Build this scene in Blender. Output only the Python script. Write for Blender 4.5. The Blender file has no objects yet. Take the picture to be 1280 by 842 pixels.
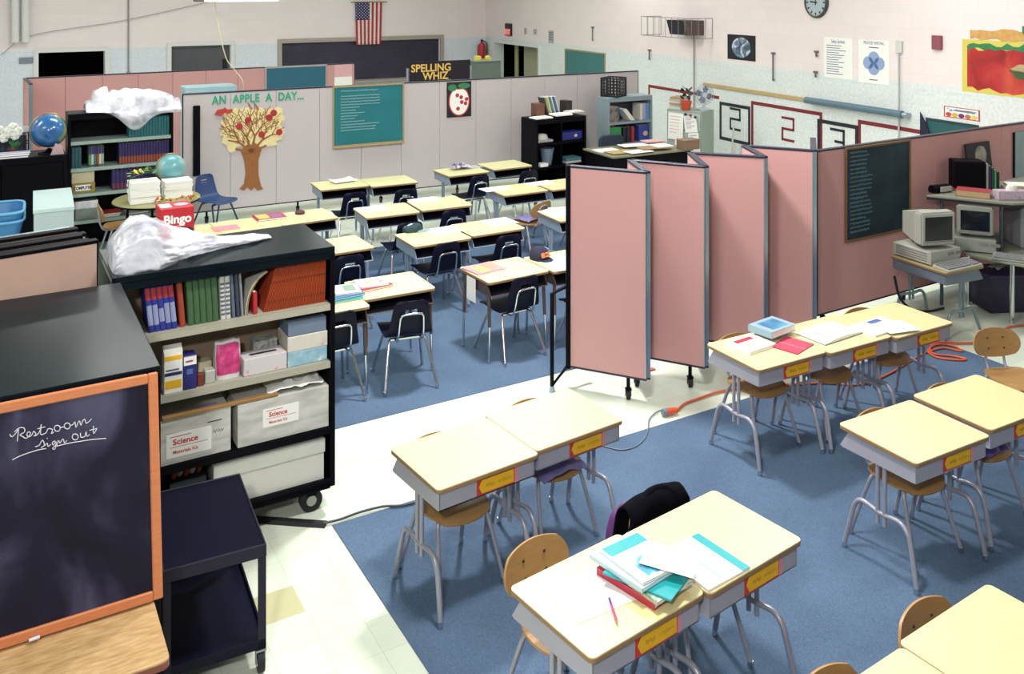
import bpy, bmesh, math, random
from mathutils import Vector, Matrix
random.seed(7)
C = bpy.context.scene.collection
F, CX, CY, H = 1140.0, 640.0, -12.0, 3.1       # focal length in pixels (1280 wide), horizon row, eye height
UA = math.radians(30.2)                        # heading of the desks, rugs and partitions
U = Vector((math.cos(UA), math.sin(UA), 0)); V = Vector((-math.sin(UA), math.cos(UA), 0))
PI = math.pi

def pz(px, py, z):
    d = F * (H - z) / (py - CY); return Vector(((px - CX) * d / F, d, z))
def pd(px, py, d): return Vector(((px - CX) * d / F, d, H - (py - CY) * d / F))
def pplane(px, py, P, n):
    r = Vector(((px - CX) / F, 1.0, -(py - CY) / F)); o = Vector((0, 0, H))
    return o + r * ((P - o).dot(n) / r.dot(n))
def uv(P, u, v, z=0.0): q = P + U * u + V * v; return Vector((q.x, q.y, z))

# ------------------------------------------------------------------ materials
def lin(c): return c / 12.92 if c <= 0.04045 else ((c + 0.055) / 1.055) ** 2.4
def rgb(s):
    if isinstance(s, str): s = tuple(int(s[i:i + 2], 16) for i in (0, 2, 4))
    return tuple(lin(c / 255.0) for c in s) + (1.0,)
MATS = {}
def mat(name, col, rough=0.6, metal=0.0, var=0.06, scale=12.0, spec=0.5, bump=0.0, bscale=60.0, trans=0.0, stretch=None):
    if name in MATS: return MATS[name]
    m = bpy.data.materials.new(name); m.use_nodes = True
    nt = m.node_tree; b = nt.nodes['Principled BSDF']
    b.inputs['Roughness'].default_value = rough; b.inputs['Metallic'].default_value = metal
    b.inputs['Specular IOR Level'].default_value = spec
    if trans: b.inputs['Transmission Weight'].default_value = trans
    c = rgb(col)
    tc = nt.nodes.new('ShaderNodeTexCoord'); src = tc.outputs['Object']
    if stretch:
        mp = nt.nodes.new('ShaderNodeMapping'); mp.inputs['Scale'].default_value = stretch
        nt.links.new(src, mp.inputs['Vector']); src = mp.outputs['Vector']
    nz = nt.nodes.new('ShaderNodeTexNoise'); nz.inputs['Scale'].default_value = scale; nz.inputs['Detail'].default_value = 4
    nt.links.new(src, nz.inputs['Vector'])
    mx = nt.nodes.new('ShaderNodeMix'); mx.data_type = 'RGBA'
    mx.inputs[6].default_value = tuple(max(0, x * (1 - var * 1.6)) for x in c[:3]) + (1,)
    mx.inputs[7].default_value = tuple(min(1, x * (1 + var * 1.6)) for x in c[:3]) + (1,)
    nt.links.new(nz.outputs['Fac'], mx.inputs[0]); nt.links.new(mx.outputs[2], b.inputs['Base Color'])
    if bump:
        n2 = nt.nodes.new('ShaderNodeTexNoise'); n2.inputs['Scale'].default_value = bscale; n2.inputs['Detail'].default_value = 3
        nt.links.new(src, n2.inputs['Vector'])
        bp = nt.nodes.new('ShaderNodeBump'); bp.inputs['Strength'].default_value = bump; bp.inputs['Distance'].default_value = 0.01
        nt.links.new(n2.outputs['Fac'], bp.inputs['Height']); nt.links.new(bp.outputs['Normal'], b.inputs['Normal'])
    MATS[name] = m; return m
def nodes_of(m): return m.node_tree.nodes, m.node_tree.links, m.node_tree.nodes['Principled BSDF']

def mat_mix(name, colors, scale=6, rough=0.6, stretch=None, detail=4, dist=0.0, spec=0.5):
    """noise through a colour ramp; colors = [(pos, hex)]"""
    if name in MATS: return MATS[name]
    m = bpy.data.materials.new(name); m.use_nodes = True; n, l, b = nodes_of(m)
    b.inputs['Roughness'].default_value = rough; b.inputs['Specular IOR Level'].default_value = spec
    tc = n.new('ShaderNodeTexCoord'); src = tc.outputs['Object']
    if stretch:
        mp = n.new('ShaderNodeMapping'); mp.inputs['Scale'].default_value = stretch; l.new(src, mp.inputs['Vector']); src = mp.outputs['Vector']
    nz = n.new('ShaderNodeTexNoise'); nz.inputs['Scale'].default_value = scale; nz.inputs['Detail'].default_value = detail; nz.inputs['Distortion'].default_value = dist
    l.new(src, nz.inputs['Vector'])
    cr = n.new('ShaderNodeValToRGB'); e = cr.color_ramp.elements
    while len(e) < len(colors): e.new(0.5)
    for q, (p, c) in zip(e, colors): q.position = p; q.color = rgb(c)
    l.new(nz.outputs['Fac'], cr.inputs['Fac']); l.new(cr.outputs['Color'], b.inputs['Base Color'])
    MATS[name] = m; return m

CREAM = mat('cream_laminate', 'DCCD98', 0.34, var=0.05, scale=40, spec=0.6)
CREAM2 = mat('pale_green_laminate', 'D3CF9C', 0.36, var=0.04, scale=40, spec=0.5)
EDGE = mat('brown_edge_band', '8E7050', 0.5)
GREYM = mat('grey_enamel', 'A1A1AD', 0.42, var=0.03)
GREYL = mat('grey_leg_enamel', '9C9CA8', 0.35, 0.3, var=0.03)
BLUEGREY = mat('blue_grey_enamel', '7C8DA0', 0.42, var=0.04)
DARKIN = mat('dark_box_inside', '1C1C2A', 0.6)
BROWNM = mat('brown_enamel', '4E3E3C', 0.45)
CHROME = mat('chrome', 'C9CCD0', 0.18, 1.0, var=0.02)
NAVY = mat('navy_plastic', '080A22', 0.5, var=0.08, spec=0.2)
PLY = mat('plywood', 'A57E4C', 0.42, var=0.16, scale=9, stretch=(1, 6, 6))
PLYD = mat('plywood_edge', 'B58C50', 0.5, var=0.1)
RUBBER = mat('black_rubber', '101014', 0.7)
BLACKM = mat('black_enamel', '08080F', 0.5, var=0.1, spec=0.08)
BLACKTOP = mat('black_lacquered_top', '0C151C', 0.22, var=0.35, scale=3.0, spec=0.07)
PINK = mat('pink_fabric', 'C49694', 0.9, var=0.03, scale=90, spec=0.1, bump=0.12, bscale=500)
PINKD = mat('dusty_pink_fabric', 'CE9C9A', 0.9, var=0.03, scale=90, spec=0.1)
GREYF = mat('grey_fabric', 'BDB5B7', 0.9, var=0.03, scale=60, spec=0.1)
BEIGEF = mat('beige_fabric', 'B79A8C', 0.9, var=0.06, scale=6, spec=0.1)
CAPM = mat('blue_black_trim', '1C2036', 0.4, var=0.1)
ALU = mat('aluminium_trim', '9DB0BC', 0.3, 0.8, var=0.03)
SHELF = mat('cream_shelf_enamel', 'ABA897', 0.45, var=0.04)
SHELFB = mat('pale_grey_green_shelf', '93A7A0', 0.45, var=0.05)
WHITE = mat('white_paper', 'EDEDE8', 0.7, var=0.02)
CARD = mat('white_cardboard', 'C9C8C0', 0.8, var=0.04, scale=8)
CARDD = mat('grey_cardboard', 'A9ADA8', 0.8, var=0.05)
RED = mat('red_card', 'B4303E', 0.5); REDL = mat('red_lettering', 'C23A3A', 0.6)
TEAL = mat('teal_card', '1FA0A0', 0.5)
WOODF = mat('orange_wood', 'BF7448', 0.55, var=0.14, scale=20, stretch=(1, 8, 8))
WOODT = mat_mix('maple_top', [(0.25, '9C7C4E'), (0.55, 'B8976A'), (0.8, 'C4AE86')], 5, 0.45, (3, 14, 8))
YEL = mat('yellow_card', 'E8B41C', 0.6, var=0.05); INK = mat('ink', '3A3430', 0.7)
GREENC = mat('green_cloth', '3C5E3C', 0.7, var=0.1); ORANGEC = mat('orange_cloth', 'A8451F', 0.65, var=0.12, scale=30)
BLUEC = mat('blue_cloth', '26308A', 0.6, var=0.1); TEALC = mat('teal_cloth', '20626A', 0.65, var=0.12)
PURPC = mat('dark_purple_cloth', '2A1D54', 0.6, var=0.12); GREYB = mat('grey_blue_cover', '5A6678', 0.6, var=0.1)
CHALK = mat('chalk', 'CFCBD4', 0.9); CHALKG = mat('faint_chalk', 'A9C8C8', 0.9)
LAV = mat('lavender_cloth', '77709E', 0.75, var=0.2, scale=9, bump=0.3, bscale=14)

# ------------------------------------------------------------------ mesh builder
class MB:
    def __init__(s): s.bm = bmesh.new()
    def _add(s, b2, M=None):
        if M is not None: b2.transform(M)
        me = bpy.data.meshes.new('tmp'); b2.to_mesh(me); b2.free(); s.bm.from_mesh(me); bpy.data.meshes.remove(me); return s
    def box(s, lo, hi, bev=0.0, M=None, seg=1):
        b = bmesh.new(); lo, hi = Vector(lo), Vector(hi)
        bmesh.ops.create_cube(b, size=1.0)
        for v in b.verts: v.co = Vector(((lo[i] + hi[i]) / 2 + v.co[i] * (hi[i] - lo[i]) for i in range(3)))
        if bev: bmesh.ops.bevel(b, geom=b.edges[:], offset=bev, segments=seg, affect='EDGES', clamp_overlap=True)
        return s._add(b, M)
    def cyl(s, p0, p1, r, r2=None, seg=14, caps=True):
        p0, p1 = Vector(p0), Vector(p1); d = p1 - p0; b = bmesh.new()
        bmesh.ops.create_cone(b, cap_ends=caps, segments=seg, radius1=r, radius2=r if r2 is None else r2, depth=d.length)
        M = Matrix.Translation((p0 + p1) / 2) @ d.to_track_quat('Z', 'Y').to_matrix().to_4x4()
        return s._add(b, M)
    def sphere(s, c, r, sc=(1, 1, 1), seg=20):
        b = bmesh.new(); bmesh.ops.create_uvsphere(b, u_segments=seg, v_segments=max(8, seg // 2), radius=r)
        return s._add(b, Matrix.Translation(Vector(c)) @ Matrix.Diagonal(Vector(sc).to_4d()))
    def tube(s, pts, r, seg=10, closed=False, smooth=0, radii=None):
        P = [Vector(p) for p in pts]
        if smooth: P = catmull(P, smooth, closed)
        n = len(P); b = s.bm; rings = []
        up = Vector((0, 0, 1)); prev = None
        for i in range(n):
            a = P[i - 1] if (i or closed) else P[i]; c = P[(i + 1) % n] if (i < n - 1 or closed) else P[i]
            t = (c - a).normalized() if (c - a).length > 1e-9 else Vector((0, 0, 1))
            if prev is None:
                x = t.cross(up) if abs(t.dot(up)) < 0.95 else t.cross(Vector((1, 0, 0)))
            else: x = prev - t * prev.dot(t)
            x = x.normalized() if x.length > 1e-6 else t.orthogonal().normalized(); y = t.cross(x); prev = x
            rr = radii[i * len(radii) // n] if radii else r
            rings.append([b.verts.new(P[i] + (x * math.cos(2 * PI * k / seg) + y * math.sin(2 * PI * k / seg)) * rr) for k in range(seg)])
        for i in range(n if closed else n - 1):
            A, B = rings[i], rings[(i + 1) % n]
            for k in range(seg): b.faces.new((A[k], A[(k + 1) % seg], B[(k + 1) % seg], B[k]))
        if not closed:
            b.faces.new(rings[0][::-1]); b.faces.new(rings[-1])
        return s
    def prism(s, poly, ax, a, bb, bev=0.0, M=None):
        """poly = 2-D outline; extruded along axis ax ('x','y','z') from a to bb"""
        f = {'x': lambda p, q, t: (t, p, q), 'y': lambda p, q, t: (p, t, q), 'z': lambda p, q, t: (p, q, t)}[ax]
        b = bmesh.new(); A = [b.verts.new(f(p, q, a)) for p, q in poly]; B = [b.verts.new(f(p, q, bb)) for p, q in poly]
        n = len(poly); b.faces.new(A[::-1]); b.faces.new(B)
        for i in range(n): b.faces.new((A[i], A[(i + 1) % n], B[(i + 1) % n], B[i]))
        bmesh.ops.recalc_face_normals(b, faces=b.faces[:])
        if bev: bmesh.ops.bevel(b, geom=b.edges[:], offset=bev, segments=1, affect='EDGES', clamp_overlap=True)
        return s._add(b, M)
    def lathe(s, prof, seg=24, c=(0, 0, 0)):
        b = s.bm; c = Vector(c); R = []
        for r, z in prof:
            R.append([b.verts.new(c + Vector((r * math.cos(2 * PI * k / seg), r * math.sin(2 * PI * k / seg), z))) for k in range(seg)] if r > 1e-6 else [b.verts.new(c + Vector((0, 0, z)))])
        for A, B in zip(R, R[1:]):
            for k in range(seg):
                k2 = (k + 1) % seg
                if len(A) == 1 and len(B) == 1: continue
                if len(A) == 1: b.faces.new((A[0], B[k2], B[k]))
                elif len(B) == 1: b.faces.new((A[k], A[k2], B[0]))
                else: b.faces.new((A[k], A[k2], B[k2], B[k]))
        return s
    def quad(s, *p):
        s.bm.faces.new([s.bm.verts.new(Vector(q)) for q in p]); return s
    def grid(s, fn, nu, nv, thick=0.0):
        b = bmesh.new(); G = [[b.verts.new(Vector(fn(i / nu, j / nv))) for j in range(nv + 1)] for i in range(nu + 1)]
        for i in range(nu):
            for j in range(nv): b.faces.new((G[i][j], G[i + 1][j], G[i + 1][j + 1], G[i][j + 1]))
        if thick:
            bmesh.ops.recalc_face_normals(b, faces=b.faces[:]); bmesh.ops.solidify(b, geom=b.faces[:], thickness=thick)
        return s._add(b)
    def build(s, name, m, parent=None, smooth=35, loc=None, rz=0.0, subsurf=0):
        bmesh.ops.recalc_face_normals(s.bm, faces=s.bm.faces[:])
        me = bpy.data.meshes.new(name); s.bm.to_mesh(me); s.bm.free(); me.materials.append(m)
        if smooth:
            for p in me.polygons: p.use_smooth = True
            if smooth < 180: me.set_sharp_from_angle(angle=math.radians(smooth))
        o = bpy.data.objects.new(name, me); C.objects.link(o)
        if loc is not None: o.location = loc
        o.rotation_euler[2] = rz
        if parent is not None: o.parent = parent
        return o
def catmull(P, k, closed=False):
    out = []; n = len(P)
    for i in range(n if closed else n - 1):
        p1, p2 = P[i], P[(i + 1) % n]
        p0 = P[i - 1] if (i or closed) else p1 * 2 - p2; p3 = P[(i + 2) % n] if (i < n - 2 or closed) else p2 * 2 - p1
        for j in range(k):
            t = j / k
            out.append(0.5 * ((2 * p1) + (p2 - p0) * t + (2 * p0 - 5 * p1 + 4 * p2 - p3) * t * t + (3 * p1 - p0 - 3 * p2 + p3) * t ** 3))
    if not closed: out.append(P[-1])
    return out
def rrect(x0, y0, x1, y1, r, k=5):
    out = []
    for cx, cy, a in ((x1 - r, y1 - r, 0), (x0 + r, y1 - r, 90), (x0 + r, y0 + r, 180), (x1 - r, y0 + r, 270)):
        for i in range(k + 1):
            t = math.radians(a + 90 * i / k); out.append((cx + r * math.cos(t), cy + r * math.sin(t)))
    return out

# ------------------------------------------------------------------ things
def tag(o, label=None, cat=None, group=None, kind=None):
    if label: o['label'] = label
    if cat: o['category'] = cat
    if group: o['group'] = group
    if kind: o['kind'] = kind
    return o
def thing(name, label, cat, loc=(0, 0, 0), rz=0.0, group=None):
    o = bpy.data.objects.new(name, None); C.objects.link(o); o.empty_display_size = 0.1
    o.location = loc; o.rotation_euler = (0, 0, rz); return tag(o, label, cat, group)
def kids(o): return [x for x in bpy.data.objects if x.parent == o]
def dup(root, loc, rz, label, group=None):
    def cp(o, par):
        c = o.copy(); C.objects.link(c); c.parent = par
        for k in KID.get(o.name, ()): cp(k, c)
        return c
    global KID
    KID = {}
    for x in bpy.data.objects:
        if x.parent: KID.setdefault(x.parent.name, []).append(x)
    r = cp(root, None); r.location = loc; r.rotation_euler = (0, 0, rz); r['label'] = label
    if group: r['group'] = group
    return r
KID = {}
def text(s, size, m, parent, M, name='lettering', extrude=0.0008, shear=0.0, align='CENTER', bold=0.0, space=1.0):
    """flat lettering; local text plane XY placed by matrix M (in the parent's frame)"""
    cu = bpy.data.curves.new(name, 'FONT'); cu.body = s; cu.size = size; cu.align_x = align; cu.align_y = 'CENTER'
    cu.extrude = extrude; cu.shear = shear; cu.offset = bold; cu.space_character = space; cu.resolution_u = 3
    o = bpy.data.objects.new(name, cu); C.objects.link(o)
    dg = bpy.context.evaluated_depsgraph_get(); dg.update()
    me = bpy.data.meshes.new_from_object(o.evaluated_get(dg)); bpy.data.objects.remove(o); bpy.data.curves.remove(cu)
    me.transform(M); me.materials.clear(); me.materials.append(m)
    q = bpy.data.objects.new(name, me); C.objects.link(q)
    if parent is not None: q.parent = parent
    return q
def face(x=0, y=0, z=0, tilt=90, rz=0):
    """matrix for lettering that stands upright facing local -y (tilt 90) at a point"""
    return Matrix.Translation((x, y, z)) @ Matrix.Rotation(rz, 4, 'Z') @ Matrix.Rotation(math.radians(tilt), 4, 'X')
def scribble(mb, x0, x1, y, z, amp, r=0.0012, n=14, seed=0):
    rnd = random.Random(seed); pts = []
    for i in range(n + 1):
        t = i / n; pts.append((x0 + (x1 - x0) * t, y, z + (amp if i % 2 else -amp) * rnd.uniform(0.3, 1)))
    mb.tube(pts, r, 4)
# ------------------------------------------------------------------ frames on the place's planes
class Frame:
    def __init__(s, O, rz):
        s.O = Vector((O[0], O[1], 0)); s.rz = rz; s.x = Vector((math.cos(rz), math.sin(rz), 0)); s.n = Vector((-math.sin(rz), math.cos(rz), 0))
    def loc(s, px, py, y=0.0):
        P = pplane(px, py, s.O + s.n * y, s.n); return ((P - s.O).dot(s.x), P.z)
    def world(s, x, y, z=0.0): q = s.O + s.x * x + s.n * y; return Vector((q.x, q.y, z))
    def rect(s, x0, y0, x1, y1, y=0.0):
        a, b = s.loc(x0, y0, y), s.loc(x1, y1, y); return min(a[0], b[0]), min(a[1], b[1]), max(a[0], b[0]), max(a[1], b[1])

CY0 = 11.0 / 0.445; C0 = Vector((11.0 - 0.474 * CY0, CY0, 0))
BACK = Frame(C0, UA)                                   # back wall: local x runs to the corner, -y into the room
RIGHT = Frame(C0, math.atan2(-1, 0.474))               # wall with the clock: local x runs towards the camera
CEIL = 4.8

# floor -------------------------------------------------------------
RC = pz(415, 657, 0)
def floor_mat():
    m = bpy.data.materials.new('floor_tiles'); m.use_nodes = True; n, l, b = nodes_of(m)
    tc = n.new('ShaderNodeTexCoord'); mp = n.new('ShaderNodeMapping')
    t = pz(381.8, 763.8, 0) - RC; ox, oy = t.dot(U) % 0.2286, t.dot(V) % 0.2286
    mp.inputs['Location'].default_value = (-ox + 22.86, -oy + 22.86, 0); l.new(tc.outputs['Object'], mp.inputs['Vector'])
    br = n.new('ShaderNodeTexBrick'); br.offset = 0; br.squash = 1
    br.inputs['Scale'].default_value = 1; br.inputs['Brick Width'].default_value = 0.2286; br.inputs['Row Height'].default_value = 0.2286
    br.inputs['Mortar Size'].default_value = 0.0016; br.inputs['Mortar Smooth'].default_value = 0.6; br.inputs['Bias'].default_value = 0
    br.inputs['Color1'].default_value = rgb('D2DBCB'); br.inputs['Color2'].default_value = rgb('D9E2D3'); br.inputs['Mortar'].default_value = rgb('B4BDAC')
    l.new(mp.outputs['Vector'], br.inputs['Vector'])
    nz = n.new('ShaderNodeTexNoise'); nz.inputs['Scale'].default_value = 2.2; nz.inputs['Detail'].default_value = 6; l.new(tc.outputs['Object'], nz.inputs['Vector'])
    cr = n.new('ShaderNodeValToRGB'); cr.color_ramp.elements[0].position = 0.3; cr.color_ramp.elements[0].color = (0.78, 0.78, 0.74, 1); cr.color_ramp.elements[1].position = 0.62; cr.color_ramp.elements[1].color = (1, 1, 1, 1)
    l.new(nz.outputs['Fac'], cr.inputs['Fac'])
    mu = n.new('ShaderNodeMix'); mu.data_type = 'RGBA'; mu.blend_type = 'MULTIPLY'; mu.inputs[0].default_value = 0.55
    l.new(br.outputs['Color'], mu.inputs[6]); l.new(cr.outputs['Color'], mu.inputs[7])
    # a few replaced tiles of an older yellowish batch
    vm = n.new('ShaderNodeVectorMath'); vm.operation = 'SCALE'; vm.inputs[3].default_value = 1 / 0.2286; l.new(mp.outputs['Vector'], vm.inputs[0])
    fl = n.new('ShaderNodeVectorMath'); fl.operation = 'FLOOR'; l.new(vm.outputs[0], fl.inputs[0])
    k = t - Vector((0, 0, 0)); ix = math.floor((k.dot(U) - 0.05 - ox + 22.86) / 0.2286); iy = math.floor((k.dot(V) + 0.05 - oy + 22.86) / 0.2286)
    cm = n.new('ShaderNodeVectorMath'); cm.operation = 'DISTANCE'; cm.inputs[1].default_value = (ix, iy, 0); l.new(fl.outputs[0], cm.inputs[0])
    lt = n.new('ShaderNodeMath'); lt.operation = 'LESS_THAN'; lt.inputs[1].default_value = 0.5; l.new(cm.outputs['Value'], lt.inputs[0])
    mm = n.new('ShaderNodeMix'); mm.data_type = 'RGBA'; l.new(lt.outputs[0], mm.inputs[0]); l.new(mu.outputs[2], mm.inputs[6]); mm.inputs[7].default_value = rgb('BDBB92')
    l.new(mm.outputs[2], b.inputs['Base Color']); b.inputs['Roughness'].default_value = 0.33; b.inputs['Specular IOR Level'].default_value = 0.45
    return m
fl = MB().box((-22, -14, -0.1), (24, 30, 0)).build('floor', floor_mat(), smooth=0, loc=RC, rz=UA); tag(fl, kind='structure')

def rug_mat(name, c1, c2):
    m = mat_mix(name, [(0.3, c1), (0.7, c2)], 260, 0.95, spec=0.05); n, l, b = nodes_of(m)
    nz = n.new('ShaderNodeTexNoise'); nz.inputs['Scale'].default_value = 1.6; nz.inputs['Detail'].default_value = 5
    mu = n.new('ShaderNodeMix'); mu.data_type = 'RGBA'; mu.blend_type = 'MULTIPLY'; mu.inputs[0].default_value = 0.5
    src = b.inputs['Base Color'].links[0].from_socket; l.new(src, mu.inputs[6])
    tc = n.new('ShaderNodeTexCoord'); l.new(tc.outputs['Object'], nz.inputs['Vector'])
    cr = n.new('ShaderNodeValToRGB'); cr.color_ramp.elements[0].position = 0.35; cr.color_ramp.elements[0].color = (0.62, 0.62, 0.66, 1); cr.color_ramp.elements[1].position = 0.65; cr.color_ramp.elements[1].color = (1, 1, 1, 1)
    l.new(nz.outputs['Fac'], cr.inputs['Fac']); l.new(cr.outputs['Color'], mu.inputs[7]); l.new(mu.outputs[2], b.inputs['Base Color'])
    bp = n.new('ShaderNodeBump'); bp.inputs['Strength'].default_value = 0.35; bp.inputs['Distance'].default_value = 0.005
    n2 = n.new('ShaderNodeTexNoise'); n2.inputs['Scale'].default_value = 350; l.new(tc.outputs['Object'], n2.inputs['Vector']); l.new(n2.outputs['Fac'], bp.inputs['Height']); l.new(bp.outputs['Normal'], b.inputs['Normal'])
    return m
RUG = rug_mat('blue_carpet', '465A74', '687E98')
RT = 0.006                                              # carpet thickness
r1 = MB().box((0, -5.2, 0), (5.56, 0, RT), 0.002).build('carpet', RUG, smooth=0, loc=RC, rz=UA)
tag(r1, 'blue carpet under the nearer desks with orange name cards', 'carpet', 'blue carpets')
r2 = MB().box((-0.2, 1.107, 0), (5.2, 5.24, RT), 0.002).build('carpet', RUG, smooth=0, loc=RC, rz=UA)
tag(r2, 'blue carpet under the farther desks with navy plastic chairs', 'carpet', 'blue carpets')

# walls -------------------------------------------------------------
def wall_mat(name, up, lo, split=1.9, fleck='B9C3D2'):
    m = bpy.data.materials.new(name); m.use_nodes = True; n, l, b = nodes_of(m)
    tc = n.new('ShaderNodeTexCoord'); sp = n.new('ShaderNodeSeparateXYZ'); l.new(tc.outputs['Object'], sp.inputs[0])
    cb = n.new('ShaderNodeCombineXYZ'); l.new(sp.outputs['X'], cb.inputs['X']); l.new(sp.outputs['Z'], cb.inputs['Y'])
    br = n.new('ShaderNodeTexBrick'); br.inputs['Scale'].default_value = 1; br.inputs['Brick Width'].default_value = 0.4; br.inputs['Row Height'].default_value = 0.2
    br.inputs['Mortar Size'].default_value = 0.004; br.inputs['Mortar Smooth'].default_value = 0.8
    br.inputs['Color1'].default_value = (1, 1, 1, 1); br.inputs['Color2'].default_value = (0.97, 0.97, 0.97, 1); br.inputs['Mortar'].default_value = (0.9, 0.9, 0.9, 1); l.new(cb.outputs[0], br.inputs['Vector'])
    nz = n.new('ShaderNodeTexNoise'); nz.inputs['Scale'].default_value = 22; nz.inputs['Detail'].default_value = 8; nz.inputs['Roughness'].default_value = 0.75; l.new(tc.outputs['Object'], nz.inputs['Vector'])
    cr = n.new('ShaderNodeValToRGB'); cr.color_ramp.elements[0].position = 0.36; cr.color_ramp.elements[0].color = rgb(fleck); cr.color_ramp.elements[1].position = 0.66; cr.color_ramp.elements[1].color = rgb(lo); l.new(nz.outputs['Fac'], cr.inputs['Fac'])
    gt = n.new('ShaderNodeMath'); gt.operation = 'GREATER_THAN'; gt.inputs[1].default_value = split; l.new(sp.outputs['Z'], gt.inputs[0])
    mx = n.new('ShaderNodeMix'); mx.data_type = 'RGBA'; l.new(gt.outputs[0], mx.inputs[0]); l.new(cr.outputs['Color'], mx.inputs[6]); mx.inputs[7].default_value = rgb(up)
    mu = n.new('ShaderNodeMix'); mu.data_type = 'RGBA'; mu.blend_type = 'MULTIPLY'; mu.inputs[0].default_value = 1.0; l.new(mx.outputs[2], mu.inputs[6]); l.new(br.outputs['Color'], mu.inputs[7])
    l.new(mu.outputs[2], b.inputs['Base Color']); b.inputs['Roughness'].default_value = 0.75; b.inputs['Specular IOR Level'].default_value = 0.2
    return m
WALLB = wall_mat('painted_block_wall', 'EAE0E0', 'E2E8EE', 1.83, 'CDD5E2')
WALLR = wall_mat('painted_block_wall_clock_side', 'E8DCDB', 'E6EAE7', 1.88, 'CCD3D5')
def wall_with_holes(name, m, fr, x0, x1, holes, t=0.25):
    mb = MB(); xs = x0
    for a, zb, c, zt in sorted(holes):
        mb.box((xs, 0, 0), (a, t, CEIL)); mb.box((a, 0, zt), (c, t, CEIL))
        if zb > 0.01: mb.box((a, 0, 0), (c, t, zb))
        xs = c
    mb.box((xs, 0, 0), (x1, t, CEIL))
    return tag(mb.build(name, m, smooth=0, loc=fr.O, rz=fr.rz), kind='structure')
hA = BACK.rect(48, 66, 131, 95); hB = BACK.rect(214, 58, 288, 88); hC = BACK.rect(352, 54, 550, 104)
hA = (hA[0], 0, hA[2], hA[3]); hB = (hB[0], 0, hB[2], hB[3]); hC = (hC[0], 0.85, hC[2], hC[3])
wall_with_holes('wall_back', WALLB, BACK, -16, 0, [hA, hB, hC])
dR = RIGHT.rect(619, 53, 674, 95); dR = (dR[0], 0, dR[2], dR[3])
wall_with_holes('wall_right', WALLR, RIGHT, 0, 40, [dR])
LEFT = Frame(BACK.world(-16, 0), UA - PI / 2)
tag(MB().box((0, -0.25, 0), (40, 0, CEIL)).build('wall_left', WALLB, smooth=0, loc=LEFT.O, rz=LEFT.rz), kind='structure')
FRONT = Frame(uv(Vector((0, 0, 0)), 0, -6), UA)
tag(MB().box((-22, -0.25, 0), (24, 0, CEIL)).build('wall_front', WALLB, smooth=0, loc=FRONT.O, rz=UA), kind='structure')
tag(MB().box((-22, -14, CEIL), (24, 30, CEIL + 0.2)).build('ceiling', mat('ceiling_white', 'D8D8D4', 0.9), smooth=0, loc=RC, rz=UA), kind='structure')

DOORFR = mat('white_door_frame', 'D8D8D8', 0.5)
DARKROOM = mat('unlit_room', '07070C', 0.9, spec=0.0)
def frame_trim(name, fr, h, w=0.09, m=DOORFR, sill=False, depth=0.04):
    mb = MB(); a, zb, c, zt = h
    mb.box((a - w, -depth, zb), (a, 0, zt + w)); mb.box((c, -depth, zb), (c + w, 0, zt + w)); mb.box((a, -depth, zt), (c, 0, zt + w))
    if sill: mb.box((a - w, -depth - 0.1, zb - 0.06), (c + w, 0, zb))
    return tag(mb.build(name, m, smooth=0, loc=fr.O, rz=fr.rz), kind='structure')
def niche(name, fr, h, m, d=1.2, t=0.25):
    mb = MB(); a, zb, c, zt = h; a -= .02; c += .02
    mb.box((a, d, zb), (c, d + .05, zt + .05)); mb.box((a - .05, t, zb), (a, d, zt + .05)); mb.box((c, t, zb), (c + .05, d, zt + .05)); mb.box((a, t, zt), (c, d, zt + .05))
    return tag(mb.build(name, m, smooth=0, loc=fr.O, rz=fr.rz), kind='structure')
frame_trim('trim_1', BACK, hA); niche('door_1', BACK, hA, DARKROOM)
frame_trim('trim_2', BACK, hB)
d2 = MB().box((hB[0], 0.1, 0), (hB[2], 0.14, hB[3])).build('door_2', mat('grey_door', '4C4E54', 0.45, var=0.1, scale=3), smooth=0, loc=BACK.O, rz=UA); tag(d2, kind='structure')
MB().box((hB[2] - 0.16, 0.085, 1.0), (hB[2] - 0.06, 0.1, 1.5)).build('door_window', mat('dark_glass', '22262C', 0.1), d2, smooth=0)
frame_trim('trim_3', BACK, hC, 0.1, mat('greige_frame', 'A59A90', 0.5), True)
sh = MB(); k = int((hC[3] - hC[1]) / 0.035)
for i in range(k): z = hC[1] + (hC[3] - hC[1]) * i / k; sh.prism([(0.10, z), (0.088, z + 0.008), (0.088, z + 0.026), (0.10, z + 0.034), (0.13, z + 0.034), (0.13, z)], 'x', hC[0], hC[2])
tag(sh.build('door_3', mat('steel_shutter', '5A5668', 0.36, 0.75, var=0.18, scale=2.0), smooth=0, loc=BACK.O, rz=UA), kind='structure')
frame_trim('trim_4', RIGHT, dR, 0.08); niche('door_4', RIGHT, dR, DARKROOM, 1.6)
q = RIGHT.rect(656, 57, 674, 95, 0.5)
MBX = MB().box((RIGHT.loc(655, 70, .5)[0], 0.5, 0), (RIGHT.loc(674, 70, .5)[0] + .1, 0.53, dR[3] + .3)).build('door_5', mat('yellowish_door', 'A8A68A', 0.6), smooth=0, loc=RIGHT.O, rz=RIGHT.rz); tag(MBX, kind='structure')
x6 = RIGHT.loc(645, 70, 0.4)[0]
tag(MB().box((x6 - 0.08, 0.4, 0), (x6 + 0.08, 0.44, 1.75)).build('door_6', mat('yellow_jamb', 'A7A478', 0.6), smooth=0, loc=RIGHT.O, rz=RIGHT.rz), kind='structure')

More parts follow.
